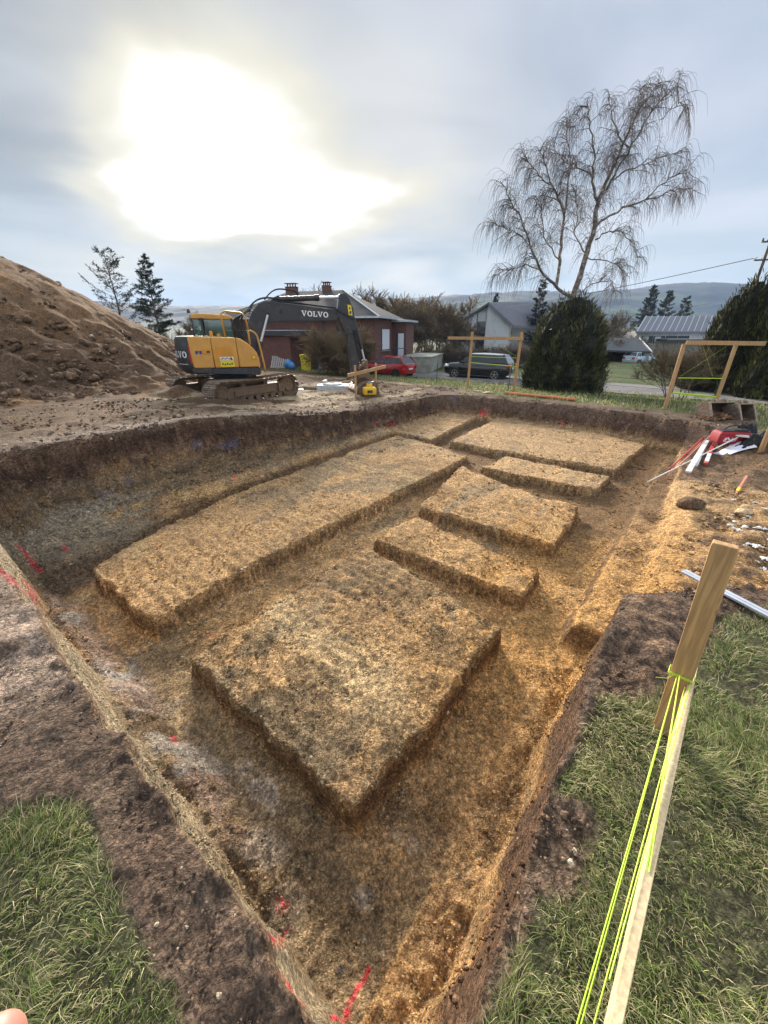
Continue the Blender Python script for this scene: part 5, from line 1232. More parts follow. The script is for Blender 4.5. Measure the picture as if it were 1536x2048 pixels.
# spruce and thin pine behind the soil heap
x, y = P3(318, 660, 31); conifer('spruce_tree', (x, y, gz(x, y)), zat(512, 31) - gz(x, y), 2.25, 81, 'dark dense spruce rising behind the soil heap, left of the excavator', (.020, .045, .028), per=34, sparse=1.3, upb=.03)
x, y = P3(248, 660, 33); conifer('pine_tree', (x, y, gz(x, y)), zat(502, 33) - gz(x, y), 3.0, 82, 'thin sparse pine with upswept branches showing sky, behind the soil heap', (.050, .065, .050), per=15, sparse=.75, upb=.12, tip=.18)

# ------------------------------------------------------------------ trees in the valley
wood_lab = 'leafless grey brown tree in the wood between and behind the houses'; wood_grp = 'leafless trees beyond the lane'
protos = [bare_tree('bare_tree', (0, 0, 0), 8.5, .55, 300 + k, wood_lab, 'brown_bark', 'grey_twig' if k % 2 else 'olive_twig', wood_grp, dens=1.5, tw=.026, rt=.03) for k in range(3)]
thick = [bare_tree('bare_shrub', (0, 0, 0), 5.0, .62, 320 + k, 'leafless brown shrub in the thicket beyond the lane', 'brown_bark', 'olive_twig' if k else 'grey_twig', 'leafless shrubs beyond the lane', stems=7, dens=.8, cat='shrub', tw=.016, rt=.016) for k in range(2)]
rp = random.Random(3); used_p = set()
def put(src, px, fwd, topy, base=None):
    x = xat(px, 640, fwd); zg = gz(x, fwd) if base is None else base
    H = zat(topy, fwd) - zg; i = id(src); o = src if i not in used_p else copy_tree(src); used_p.add(i)
    h0 = 8.6 if src in protos else 5.2
    s = H / h0; w = min(s * rp.uniform(.85, 1.2), s * 1.3 + .2); o.location = (x, fwd, zg - .1); o.rotation_euler = (0, 0, rp.uniform(0, 6.28)); o.scale = (w, w, s); return o
for k in range(13): put(protos[k % 3], 385 + 13 * k + rp.uniform(-8, 8), rp.uniform(46, 62), rp.uniform(585, 618))
for k in range(30): put(protos[k % 3], 735 + 6.5 * k + rp.uniform(-8, 8), rp.uniform(48, 66), rp.uniform(545, 590) + (10 if k > 25 else 0))
for k in range(25): put(protos[k % 3], 1010 + 9.5 * k + rp.uniform(-8, 8), rp.uniform(68, 98), rp.uniform(588, 622))
put(protos[1], 900, 52, 553); put(protos[2], 640, 55, 545)
for k in range(15): put(thick[k % 2], 845 + 15 * k + rp.uniform(-6, 6), rp.uniform(40, 44), rp.uniform(662, 690))
for k in range(18): put(thick[k % 2], 1175 + 7 * k + rp.uniform(-5, 5), rp.uniform(50, 62), rp.uniform(650, 678))
for k in range(7): put(thick[k % 2], 370 + 26 * k, rp.uniform(36, 44), rp.uniform(628, 650))
shr = bare_tree('bare_shrub', (0, 0, 0), 4.4, .60, 341, 'big tangled bare brown shrub in front of the brick house', 'brown_bark', 'olive_twig', None, stems=15, dens=1.5, cat='shrub', tw=.011, rt=.012)
x, y = P3(683, 742, 26.6); shr.location = (x, y, gz(x, y)); shr.scale = (.9, .9, .84)
shr = bare_tree('bare_shrub', (0, 0, 0), 3.6, .5, 342, 'open bare shrub with fanned stems behind the right timber frame', 'brown_bark', 'olive_twig', None, stems=8, dens=.7, cat='shrub', tw=.005, rt=.006)
x, y = P3(1352, 800, 16.5); shr.location = (x, y, gz(x, y)); shr.scale = (.85, .85, .82)
for (px, ty, fwd, rad, sd, lab) in ((1293, 572, 120, 4.2, 91, 'dark conifer farthest left above the pale house roof'), (1325, 583, 105, 4.0, 92, 'rounded dark conifer in the middle above the pale house roof'), (1363, 594, 98, 3.6, 93, 'dark conifer on the right above the pale house roof'), (988, 588, 150, 3.2, 94, 'small dark conifer above the gabled house roof ridge'), (1075, 562, 60, 2.0, 95, 'dark conifer rising behind the evergreen bush, left of the birch trunk')):
    x = xat(px, 640, fwd); g = gz(x, fwd); conifer('conifer_tree', (x, fwd, g), zat(ty, fwd) - g, rad, sd, lab, (.018, .032, .022), per=26, sparse=1.0, tip=.1)
# ------------------------------------------------------------------ buildings
def brick_mat(name, c1, c2, mortar, sc=1.0):
    m, N, b = new_mat(name); pos = N.n('ShaderNodeTexCoord').outputs['Object']; sp = N.n('ShaderNodeSeparateXYZ'); m.node_tree.links.new(pos, sp.inputs[0])
    cb = N.n('ShaderNodeCombineXYZ'); N.put(cb.inputs[0], N.m('ADD', sp.outputs[0], sp.outputs[1])); N.put(cb.inputs[1], sp.outputs[2])
    br = N.n('ShaderNodeTexBrick'); N.put(br.inputs['Vector'], cb.outputs[0]); br.inputs['Color1'].default_value = (*c1, 1); br.inputs['Color2'].default_value = (*c2, 1); br.inputs['Mortar'].default_value = (*mortar, 1)
    for k, v in (('Scale', 1.0), ('Brick Width', .22 * sc), ('Row Height', .075 * sc), ('Mortar Size', .009 * sc), ('Bias', 0.0)): br.inputs[k].default_value = v
    n = N.noise(pos, 1.3, 5, .6); c = N.mix(N.m('MULTIPLY', N.ss(n, .4, .7), .45), br.outputs[0], (.10, .055, .045)); N.put(b.inputs['Base Color'], c); b.inputs['Roughness'].default_value = .85
brick_mat('red_brick', (.185, .068, .050), (.125, .050, .040), (.14, .10, .085)); brick_mat('white_brick', (.56, .56, .55), (.50, .50, .49), (.42, .42, .41))
def roof_mat(name, c, c2, sc=.25):
    m, N, b = new_mat(name); pos = N.n('ShaderNodeTexCoord').outputs['Object']; v = N.voro(N.vm('MULTIPLY', pos, (1, 1, 2)), 1 / sc, out='Color'); n = N.noise(pos, .9, 5, .65); w = N.n('ShaderNodeTexWave', wave_type='BANDS', bands_direction='Z'); N.put(w.inputs[0], pos); w.inputs['Scale'].default_value = 2.6; w.inputs['Distortion'].default_value = .6
    cc = N.mix(N.ss(n, .35, .65), c, c2); k = N.n('ShaderNodeRGBToBW'); N.put(k.inputs[0], v); cc = N.mix(N.ss(k.outputs[0], .2, .8, 0, .4), cc, tuple(q * .4 for q in c)); cc = N.mix(N.ss(w.outputs['Fac'], .75, .95, 0, .5), cc, (.02, .02, .02)); N.put(b.inputs['Base Color'], cc); b.inputs['Roughness'].default_value = .6
roof_mat('slate_roof', (.04, .037, .036), (.085, .075, .068)); roof_mat('dark_tile', (.06, .058, .06), (.09, .085, .085))
simple('gutter_zinc', (.52, .56, .60), .4, metal=.3, var=.15); simple('shutter_white', (.70, .73, .78), .5, var=.04); simple('garage_red', (.13, .028, .022), .5, var=.25)
simple('fascia_dark', (.045, .05, .055), .5, var=.2); simple('concrete', (.30, .30, .26), .85, var=.25, vscale=1.4, dirt=(.22, .24, .15), dirt_amt=.4); simple('plaster_pale', (.55, .56, .58), .8, var=.08, dirt=(.38, .38, .37), dirt_amt=.3, dscale=.8)
simple('lilac_metal_roof', (.15, .15, .172), .4, metal=.2, var=.1); simple('window_dark', (.03, .035, .04), .12, var=.2, coat=.5); simple('lit_pane', (.40, .44, .44), .15, var=.2, coat=.5)
def brick_house():
    f = 32.2; cx = xat(751, 700, f); g = -.25
    r = empty('brick_house', (cx, f, g), R(-16.3), 'single storey red brick house with hipped slate roof behind the excavator boom', 'house')
    H = 3.25
    # wall with openings built from pieces
    w = MB()
    w.box((-6.75, .15, H / 2 - .4), (13.5, .3, H + .8)); w.box((-.15, 4.0, H / 2 - .4), (.298, 7.4, H + .8)); w.box((-13.35, 4, H / 2 - .4), (.3, 7.4, H + .8)); w.box((-6.75, 7.85, H / 2 - .4), (13.5, .3, H + .8))
    w.build('wall', 'red_brick', r)
    w = MB().box((.62, 6.4, H / 2 - .45), (1.25, 3.0, H + .7)); w.build('porch_wall', 'red_brick', r)
    e = .45; z0, z1 = H + .03, H + 2.25
    A = [(-13.5 - e, -e, z0), (e, -e, z0), (e, 8 + e, z0), (-13.5 - e, 8 + e, z0)]; R1, R2 = (-9.2, 4.0, z1), (-4.1, 4.0, z1)
    rf = MB().add(A + [R1, R2], [(0, 1, 5, 4), (1, 2, 5), (2, 3, 4, 5), (3, 0, 4), (3, 2, 1, 0)]).build('roof', 'slate_roof', r)
    gt = MB()
    gt.beam((-13.5 - e, -e - .06, z0 + .02), (e + .1, -e - .06, z0 + .02), .12, .13); gt.beam((e + .06, -e, z0 + .02), (e + .06, 5.0, z0 + .02), .12, .13); gt.beam((e + .06, 8 + e, z0 + .02), (e + .06, 5, z0 + .02), .1, .1)
    gt.beam((e, -e, z0 + .06), (-4.1, 4.0, z1 + .03), .12, .05); gt.build('gutter', 'gutter_zinc', rf)
    MB().box((.75, 6.3, z0 - .12), (1.7, 3.6, .16)).build('porch_roof', 'gutter_zinc', r)
    for (x, wd) in ((-8.85, 1.05), (-5.55, .72)):
        c = MB().box((x, 4.0, z1 + .05), (wd * .9, .55, .6)); co = c.build('chimney', 'red_brick', rf)
        k = MB()
        for i in range(4): k.cyl((x - wd * .36 + i * wd * .24, 4, z1 + .3), (x - wd * .36 + i * wd * .24, 4, z1 + .58), .06, 8)
        k.box((x, 4, z1 + .6), (wd * 1.0, .6, .05)); k.box((x, 4, z1 + .34), (wd * .98, .6, .05)); k.build('chimney_pot', 'garage_red', co)
    def win(name, x, y, z, sx, sz, side, mat='shutter_white', fr='fascia_dark'):
        if side == 'y': fm = MB().box((x, y - .0, z), (sx + .12, .06, sz + .12)); pn = MB().box((x, y - .04, z), (sx, .04, sz))
        else: fm = MB().box((x, y, z), (.06, sx + .12, sz + .12)); pn = MB().box((x + .04, y, z), (.04, sx, sz))
        o = fm.build(name, fr, r); pn.build('shutter', mat, o)
        if side == 'y': MB().box((x, y - .06, z - sz / 2 - .1), (sx + .3, .14, .06)).build('sill', 'concrete', o)
        else: MB().box((x + .06, y, z - sz / 2 - .1), (.14, sx + .3, .06)).build('sill', 'concrete', o)
    win('window', .012, 2.7, 1.75, 2.1, 1.5, 'x'); win('window', -2.4, -.012, 1.7, 1.1, 1.2, 'y')
    # porch door in the recessed side
    d = MB().box((.72, 4.885, 1.15), (.85, .05, 2.2)).build('door', 'fascia_dark', r); MB().box((.80, 4.85, 1.2), (.5, .04, 2.0)).build('shutter', 'shutter_white', d)
    # flat-roofed store on the left
    MB().box((-8.6, -1.1, .85), (5.0, 2.18, 2.5)).build('annex_wall', 'red_brick', r)
    an = MB().box((-8.3, -1.15, 2.22), (6.2, 2.6, .34)).build('flat_roof', 'fascia_dark', r); MB().box((-8.3, -1.15, 2.41), (6.26, 2.66, .05)).build('roof_edge', 'gutter_zinc', an)
    gd = MB().box((-5.25, -.03, .95), (1.5, .08, 2.2)).build('garage_door', 'garage_red', r); ln = MB()
    for i in range(6): ln.box((-5.9 + i * .26, -.075, .95), (.02, .015, 2.1))
    ln.build('door_groove', 'dark_void', gd)
    MB().tube([(-4.3, -.08, 3.1), (-4.3, -.08, -.1)], .05, 8).build('downpipe', 'fascia_dark', r)
brick_house()
# terrace
t = empty('terrace', (xat(751, 700, 32.2), 32.2, -.9), R(-16.3), 'raised concrete terrace with a plastered retaining wall behind the red car', 'terrace')
MB().box((2.6, 6.1, .48), (2.6, 6.8, 1.16)).build('retaining_wall', 'concrete', t, bevel=.02); MB().box((2.6, 6.1, 1.095), (2.75, 6.95, .07)).build('paving', 'concrete', t)
# pale gabled house
def gable_house():
    f = 62.0; x0 = xat(903, 680, f); x1 = xat(1012, 680, f); g = -1.2
    r = empty('gabled_house', (x0, f, g), R(-17), 'pale plastered house with asymmetric gable and tall slot window beyond the wood', 'house')
    W = x1 - x0; zl, zp, zr = zat(655, f) - g, zat(608, f) - g, zat(648, f) - g; xp = W * .60
    fr = MB(); fr.prism([(0, 0), (W * .42, 0), (W * .42, zl + (zp - zl) * .42 / .6), (0, zl)], 0, .4); fr.prism([(W * .59, 0), (W, 0), (W, zr), (xp, zp - .02), (W * .59, zp - .04)], 0, .4)
    fr.prism([(W * .42, 0), (W * .59, 0), (W * .59, zp - .02), (W * .42, zl + (zp - zl) * .42 / .6)], .5, .7); fr.prism([(0, 0), (W, 0), (W, zr), (0, zr)], 9, 9.3); fr.box((W + .05, 5, zr / 2), (.1, 9, zr)); fr.build('wall', 'plaster_pale', r)
    wn = MB().box((W * .505, .42, zp * .42), (W * .15, .1, zp * .62)).build('window', 'window_dark', r); MB().box((W * .505, .36, zp * .76), (W * .14, .06, zp * .17)).build('pane', 'lit_pane', wn)
    rf = MB(); D = 10.5
    rf.add([(-.4, -.5, zl - .2), (xp, -.5, zp + .12), (xp + 1.5, D, zp + .2), (-.4, D, zl - .2), (-.4, -.5, zl - .5), (xp, -.5, zp - .2), (xp + 1.5, D, zp - .2), (-.4, D, zl - .5)], [(0, 1, 2, 3), (0, 4, 5, 1), (4, 7, 6, 5), (0, 3, 7, 4)]).build('roof', 'dark_tile', r)
    rf = MB(); rf.add([(xp, -.5, zp + .12), (W + .5, -.5, zr - .2), (W + 9.5, 5, zr - .7), (xp + 9.5, 7, zp + .35), (xp, -.5, zp - .2), (W + .5, -.5, zr - .5), (W + 9.5, 5, zr - 1.0), (xp + 9.5, 7, zp)], [(0, 3, 2, 1), (0, 1, 5, 4), (4, 5, 6, 7), (1, 2, 6, 5)]).build('roof', 'lilac_metal_roof', r)
    MB().prism([(W + .3, 0), (W + 8.6, 0), (W + 8.6, zr - .9), (W + .3, zr - .3)], 2.6, 2.9).build('side_wall', 'plaster_pale', r)
gable_house()
def right_house():
    f = 84.0; g = -2.4; xl = xat(1268, 690, f)
    r = empty('white_house', (xl, f, g), R(-3), 'two storey whitish brick house with standing seam roof in front of the conifers', 'house')
    zE = zat(663, f) - g; zR = zat(630, f) - g; W = 17.0
    MB().box((W / 2, 4, zE / 2 - .5), (W, 8, zE + 1)).build('wall', 'white_brick', r)
    rf = MB().add([(-.6, -.6, zE), (W + .6, -.6, zE), (W + 4.5, 6, zR), (4.0, 6, zR), (-.6, -.6, zE - .35), (W + .6, -.6, zE - .35), (W + 4.5, 6, zR - .4), (4.0, 6, zR - .4)], [(0, 1, 2, 3), (0, 4, 5, 1), (4, 7, 6, 5), (0, 3, 7, 4), (1, 5, 6, 2), (2, 6, 7, 3)]).build('roof', 'lilac_metal_roof', r)
    sm = MB()
    for i in range(15): x = .2 + i * 1.2; sm.beam((x - .6, -.6, zE + .06), (x + 4.0, 6, zR + .06), .10, .10)
    sm.build('standing_seam', 'gutter_zinc', rf)
    for i in range(4):
        o = MB().box((2.2 + i * 2.3, -.02, zE - 1.45), (2.2, .08, 1.35)).build('window', 'window_dark', r); MB().box((1.9 + i * 2.3, -.08, zE - 1.45), (1.1 if i < 2 else .6, .05, 1.1)).build('pane', 'lit_pane' if i < 2 else 'window_dark', o)
    for x in (1.0, 2.2): MB().box((x, -.03, 1.9), (.7, .08, 2.4)).build('window', 'window_dark', r)
    cn = MB().box((8.5, -1.8, 3.1), (9, 3.6, .35)).build('canopy', 'fascia_dark', r); MB().box((8.5, -1.8, 3.30), (9.1, 3.7, .05)).build('canopy_edge', 'gutter_zinc', cn)
    MB().box((8.5, -.6, 1.5), (8.6, 1.2, 2.9)).build('store_wall', 'grey_timber', r)
right_house()
# open carport with pale blue car
f = 50.0; x0 = xat(1196, 725, f); g = gz(x0 + 2, f)
cp = empty('carport', (x0, f, g), R(-4), 'low carport with a dark ribbed sloping roof across the lane', 'carport')
MB().add([(0, -1.0, 1.35), (4.6, -2.4, 1.25), (5.6, 3.0, 2.6), (1.2, 3.0, 2.6), (0, -1.0, 1.15), (4.6, -2.4, 1.05), (5.6, 3.0, 2.4), (1.2, 3.0, 2.4)], [(0, 1, 2, 3), (0, 4, 5, 1), (4, 7, 6, 5), (0, 3, 7, 4), (1, 5, 6, 2), (2, 6, 7, 3)]).build('roof', 'fascia_dark', cp)
for (px_, py_) in ((.15, -.9), (4.45, -2.2), (1.4, 2.8), (5.4, 2.8)): MB().box((px_, py_, .6 if py_ < 0 else 1.2), (.14, .14, 1.2 if py_ < 0 else 2.4)).build('post', 'grey_timber', cp)
MB().beam((4.6, -2.45, 1.18), (5.65, 3.0, 2.55), .08, .22).build('verge_board', 'gutter_zinc', cp)
MB().box((3, 2.9, .9), (4.6, .12, 1.9)).build('back_wall', 'dark_void', cp)
x = xat(1276, 730, 48.5); car('pale_blue_car', (x, 48.5, gz(x, 48.5) - .25), R(205), 'pale blue car beside the low carport across the lane', 3.9, 1.7, None, .95, 1.45, HBP, ((-1.2, -.3), (1.9, 1.5)), 'pale_blue_paint', 'pale_blue_paint', .31, (-1.25, 1.25), 'alloy', 6)
x = xat(1432, 765, 23.8); car('grey_car', (x + .4, 24.0, gz(x, 24.0) - .05), R(-75), 'silver grey car mostly hidden behind the low bush and cypress row', 3.9, 1.7, None, .95, 1.45, HBP, ((-1.2, -.3), (1.9, 1.5)), 'silver_and_skylit_paint', 'silver_and_skylit_paint', .31, (-1.25, 1.25), 'alloy', 6)

# ------------------------------------------------------------------ hills
def hills():
    xs = np.linspace(-2600, 2600, 420); ts = np.linspace(0, 1, 46); X, T = np.meshgrid(xs, ts, indexing='ij'); x = X.ravel(); t = T.ravel(); y = 760 + 760 * t
    px = 768 + x / 1300 * 885; rp_ = np.interp(px, [-800, 100, 360, 480, 700, 900, 1030, 1180, 1260, 1330, 1400, 1536, 2300], [570, 600, 612, 612, 606, 594, 584, 584, 577, 569, 568, 576, 580])
    top = (FPX * math.sin(PITCH) + (rp_ - 1024) * math.cos(PITCH)) / (FPX * math.cos(PITCH) - (rp_ - 1024) * math.sin(PITCH)) * -1300 + 2
    h = sstep(t, 0, .72) * (1 - .4 * sstep(t, .8, 1)) ; z = 4 + (top - 4) * h + 14 * fbm(x, y, .006, 4, 501) * sstep(t, .05, .3) + 9 * fbm(x, y, .045, 3, 502)
    nx, nt = X.shape; idx = np.arange(nx * nt).reshape(nx, nt); F = np.stack([idx[:-1, :-1].ravel(), idx[1:, :-1].ravel(), idx[1:, 1:].ravel(), idx[:-1, 1:].ravel()], 1)
    ob = put_mesh('hills', np.stack([x, y, z], 1), F, None); a = fbm(x, y, .010, 4, 503); c = np.repeat(np.array([[.026, .030, .032]]), len(x), 0); k = sstep(a, .06, .1)[:, None] * (t < .5)[:, None]; c = c * (1 - k) + np.array([.075, .11, .04]) * k
    m, N, b = new_mat('hill_wood'); at_ = N.n('ShaderNodeAttribute', attribute_name='Col'); pos = N.n('ShaderNodeNewGeometry').outputs['Position']; n = N.noise(pos, .07, 5, .65); N.put(b.inputs['Base Color'], N.mix(N.ss(n, .35, .65, 0, .6), at_.outputs['Color'], (.03, .03, .02))); b.inputs['Roughness'].default_value = .95
    ob.data.materials.append(m); set_col(ob, np.concatenate([c, np.ones((len(x), 1))], 1)); tag(ob, 'long wooded hill ridge fading blue on the horizon', kind='structure')
hills()
# ------------------------------------------------------------------ timber batter boards
simple('string_lime', (.52, .76, .03), .5, var=.03); simple('orange_pipe_plastic', (.62, .17, .07), .4, var=.08, dirt=(.35, .25, .18), dirt_amt=.3); simple('fence_metal', (.05, .055, .05), .5, metal=.3)
def post(parent, x, y, z0, z1, w, t, rz, mat='pine_timber', lean=(0, 0), name='post', point=True):
    m = MB(); c, s = math.cos(rz), math.sin(rz); rings = []
    for z, k in ((z0 - .25, .15), (z0 - .02, 1), (z1 - .02, 1), (z1, .94)):
        q = (z - z0); rings.append([(x + lean[0] * q + (i * w / 2 * c - j * t / 2 * s) * k, y + lean[1] * q + (i * w / 2 * s + j * t / 2 * c) * k, z) for i, j in ((-1, -1), (1, -1), (1, 1), (-1, 1))])
    return m.loft(rings).build(name, mat, parent, bevel=.004)
def rel(o, p): return (p[0] - o[0], p[1] - o[1], p[2] - o[2])
def frame(name, pa, pb, za, zb, plank_px, label, strings, w=.10, group='timber batter boards round the pit'):
    o = (pa[0], pa[1], pa[2]); r = empty(name, o, 0, label, 'batter board', group); d = math.atan2(pb[1] - pa[1], pb[0] - pa[0])
    post(r, 0, 0, 0, za - o[2], w, .05, d); q = rel(o, pb); post(r, q[0], q[1], q[2], zb - o[2], w, .05, d)
    (x0, y0, z0), (x1, y1, z1) = plank_px; nx, ny = math.sin(d) * .05, -math.cos(d) * .05
    MB().beam((x0 - o[0] + nx, y0 - o[1] + ny, z0 - o[2]), (x1 - o[0] + nx, y1 - o[1] + ny, z1 - o[2]), .03, .12).build('plank', 'pine_timber', r, bevel=.003)
    for (a, b, rad) in strings: MB().tube([rel(o, a), rel(o, b)], rad, 5).build('string', 'string_lime', r)
    return r
def onp(px, py, A, B):
    """point of the vertical plane through ground points A and B seen at a photo pixel"""
    a, b = px - 768, py - 1024; dy = FPX * math.cos(PITCH) - b * math.sin(PITCH); dz = -(FPX * math.sin(PITCH) + b * math.cos(PITCH))
    nx, ny = B[1] - A[1], -(B[0] - A[0]); t = (A[0] * nx + A[1] * ny) / (a * nx + dy * ny); return (a * t, dy * t, CAMH + dz * t)
A, B = hit(712, 795), hit(752, 785)
frame('batter_board', A, B, onp(712, 730, A, B)[2], onp(749, 727, A, B)[2], (onp(693, 751, A, B), onp(769, 733, A, B)), 'small two post batter board with a slanting plank in front of the excavator bucket', [], .09)
A, B = hit(935, 778), hit(1027, 787)
s1 = lambda x0, y0, x1, y1, r: (onp(x0, y0, A, B), onp(x1, y1, A, B), r)
frame('batter_board', A, B, onp(942, 664, A, B)[2], onp(1043, 664, A, B)[2], (onp(897, 676, A, B), onp(1048, 677, A, B)), 'two post batter board with level plank standing in front of the black car', [s1(940, 713, 1036, 716, .007), s1(939, 725, 1034, 733, .012), s1(980, 682, 1032, 712, .003)], .10)
A, B = hit(1329, 818), hit(1425, 822)
frame('batter_board', A, B, onp(1374, 688, A, B)[2], onp(1470, 690, A, B)[2], (onp(1370, 685, A, B), onp(1528, 687, A, B)), 'tallest looking batter board on the right with lime tape strung between its posts', [s1(1357, 756, 1449, 757, .012), s1(1346, 785, 1437, 794, .020), s1(1347, 787, 1437, 796, .012), s1(1405, 690, 1425, 752, .0025), s1(1362, 752, 1452, 693, .0025)], .11)
A = hit(1521, 903); B = A + Vector((.9, .1, 0))
frame('batter_board', A, B, A.z + 1.0, A.z + 1.0, ((A.x + .05, A.y, A.z + .85), (A.x + 1.2, A.y + .1, A.z + .85)), 'batter board post cut off by the right picture edge beside the black jacket', [], .10)
# the nearest one: post, pale plank running towards the viewer, lines
pa = at(1325, 1462, 0.0); o = (pa[0], pa[1], 0.0)
r = empty('batter_board', o, 0, 'nearest batter board, thick post with pale plank and lime lines in the right foreground', 'batter board', 'timber batter boards round the pit')
zt = CAMH - (CAMH) * (FPX * math.sin(PITCH) + (1088 - 1024) * math.cos(PITCH)) / (FPX * math.cos(PITCH) - (1088 - 1024) * math.sin(PITCH)) / ((FPX * math.sin(PITCH) + (1462 - 1024) * math.cos(PITCH)) / (FPX * math.cos(PITCH) - (1462 - 1024) * math.sin(PITCH)))
post(r, 0, 0, 0, zt, .092, .046, R(-42), lean=(-.08, 0.0))
p1 = at(1384, 1345, .36); p0 = at(1226, 2048, .36); d = Vector((p1[0] - p0[0], p1[1] - p0[1], 0)); pe = Vector((p0[0], p0[1], .36)) - d * .35
MB().beam(rel(o, pe), rel(o, (p1[0], p1[1], .36)), .026, .095).build('plank', 'pale_timber', r, bevel=.002)
def line(P, rad=.0024): MB().tube([rel(o, p) for p in P], rad, 6).build('string', 'string_lime', r)
tp = (o[0] - .08 * .43 - .02 - .02, o[1] - .08 * .0 - .02, .43)
for (px, zz, dx) in ((1154, .22, 0), (1162, .22, .01)): e = at(px, 2048, zz); k_ = 1.3; line([tp, tuple(tp[i] + (q - tp[i]) * k_ for i, q in enumerate((e[0], e[1], zz)))])
for (q, zz) in (((1292, 1750), .405), ((1298, 1745), .41)): e = at(*q, zz); line([(tp[0] + .01, tp[1], tp[2] + .02), (e[0], e[1], zz)])
e = at(1190, 2048, .30); line([(tp[0] + .03, tp[1] - .03, .40), (e[0], e[1], .28)], .0022)
e = at(1218, 1960, .41); line([(p1[0] - .02, p1[1] - .02, .415), (e[0], e[1], .415)], .0022)
cq, sq = math.cos(R(-42)), math.sin(R(-42)); lx = -.08 * .435
for dz_ in (0, .008): line([(o[0] + lx + i * .053 * cq - j * .028 * sq, o[1] + i * .053 * sq + j * .028 * cq, .43 + dz_) for i, j in ((-1, -1), (1, -1), (1, 1), (-1, 1), (-1, -1))], .0025)
line([(o[0] - .15, o[1] + .01, .40), (o[0] - .10, o[1] + .0, .405), (o[0] - .07, o[1] - .0, .43)], .0014)
# aluminium straightedge
a_, b_ = at(1366, 1146, .01), at(1560, 1247, .03)
s_ = MB().beam((a_[0], a_[1], .03), (b_[0], b_[1], .05), .075, .02).beam((a_[0], a_[1], .041), (b_[0], b_[1], .061), .015, .012)
simple('aluminium', (.62, .66, .72), .35, metal=.5, var=.08)
tag(s_.build('straightedge', 'aluminium', bevel=.002), 'long aluminium straightedge lying behind the nearest timber post', 'straightedge')

# ------------------------------------------------------------------ wire fence
fr = None
pts = [hit(873, 765), hit(1016, 781), hit(1197, 797), hit(1421, 818)]
fo = pts[0]; fe = empty('wire_fence', tuple(fo), 0, 'low wire fence with thin dark posts along the verge behind the batter boards', 'fence')
def ex(p, q, k): return p + (p - q) * k
pts = [ex(pts[0], pts[1], 1.9), ex(pts[0], pts[1], 1.0)] + pts + [ex(pts[3], pts[2], 1.0)]
for p in pts: p.z = gz(p.x, p.y); MB().box(rel(fo, (p.x, p.y, p.z + .48)), (.035, .035, 1.05)).build('fence_post', 'fence_metal', fe)
for h in (.25, .55, .85):
    for p, q in zip(pts[:-1], pts[1:]): MB().tube([rel(fo, (p.x, p.y, p.z + h)), rel(fo, ((p.x + q.x) / 2, (p.y + q.y) / 2, (p.z + q.z) / 2 + h - .02)), rel(fo, (q.x, q.y, q.z + h))], .0045, 4).build('wire', 'fence_metal', fe)

# ------------------------------------------------------------------ pipes, tank, laser, bits
a, b = hit(1010, 789), hit(1150, 803)
pp = MB(); d = (b - a).normalized(); P = [a + Vector((0, 0, .06)), b + Vector((0, 0, .06))]; pp.tube(P, .055, 14); pp.tube([P[0] - d * .02, P[0] + d * .12], .064, 14); pp.tube([P[1] - d * .10, P[1] + d * .01], .05, 14)
tag(pp.build('drain_pipe', 'orange_pipe_plastic', smooth='angle'), 'terracotta coloured plastic drain pipe lying at the far pit edge', 'pipe')
for k, (x0, y0, x1, y1, l) in enumerate(((947, 783, 985, 787, 'longer pale timber offcut lying on the straw by the far pit edge'), (965, 788, 978, 786, 'short pale timber offcut beside the longer one at the far edge'))):
    a, b = hit(x0, y0), hit(x1, y1); tag(MB().beam(a + Vector((0, 0, .03)), b + Vector((0, 0, .04)), .09, .03).build('timber_offcut', 'pale_timber', bevel=.003), l, 'offcut', 'timber offcuts')
simple('tank_concrete', (.55, .58, .60), .7, var=.12, dirt=(.3, .24, .18), dirt_amt=.35); simple('blue_plastic', (.05, .20, .45), .45, var=.2); simple('white_sheet', (.78, .78, .77), .55, var=.1, dirt=(.45, .33, .22), dirt_amt=.4, dscale=6)
c = hit(690, 779); c.z = base_ground(np.array([c.x]), np.array([c.y]))[0] - .05
tk = empty('septic_tank', tuple(c), R(-12), 'buried pale concrete tank with two round lids in front of the hole', 'tank')
MB().loft([[(-1.15 * k, -.45 * k, z), (1.1 * k, -.5 * k, z), (1.25 * k, 0, z), (1.1 * k, .5 * k, z), (-1.15 * k, .5 * k, z), (-1.3 * k, 0, z)] for k, z in ((1, -.2), (1, .16), (.96, .2))]).build('tank_body', 'tank_concrete', tk, bevel=.02)
for x in (-.58, .62):
    ld = MB().lathe([(0, 0), (.42, 0), (.42, .05), (.36, .055), (.35, .035), (0, .04)], (x, .02, .205), n=28).build('lid', 'tank_concrete', tk, smooth='angle'); MB().box((x, .02, .27), (.2, .05, .03)).build('lid_handle', 'grey_timber', ld)
MB().box((-.95, .1, .28), (.14, .3, .16)).build('inlet', 'white_sheet', tk, bevel=.02)
simple('laser_yellow', (.80, .47, .02), .4, var=.05, dirt=(.3, .2, .1), dirt_amt=.3); simple('steel_grey', (.3, .31, .32), .4, metal=.6)
c = hit(739, 791)
ls = empty('survey_laser', tuple(c), R(10), 'yellow rotating survey laser standing beside the small batter board', 'laser level')
MB().loft([[(-.25 * k, -.17 * k, z), (.25 * k, -.17 * k, z), (.25 * k, .17 * k, z), (-.25 * k, .17 * k, z)] for k, z in ((.9, .02), (1, .06), (1, .26), (.92, .31))]).build('housing', 'laser_yellow', ls, bevel=.03)
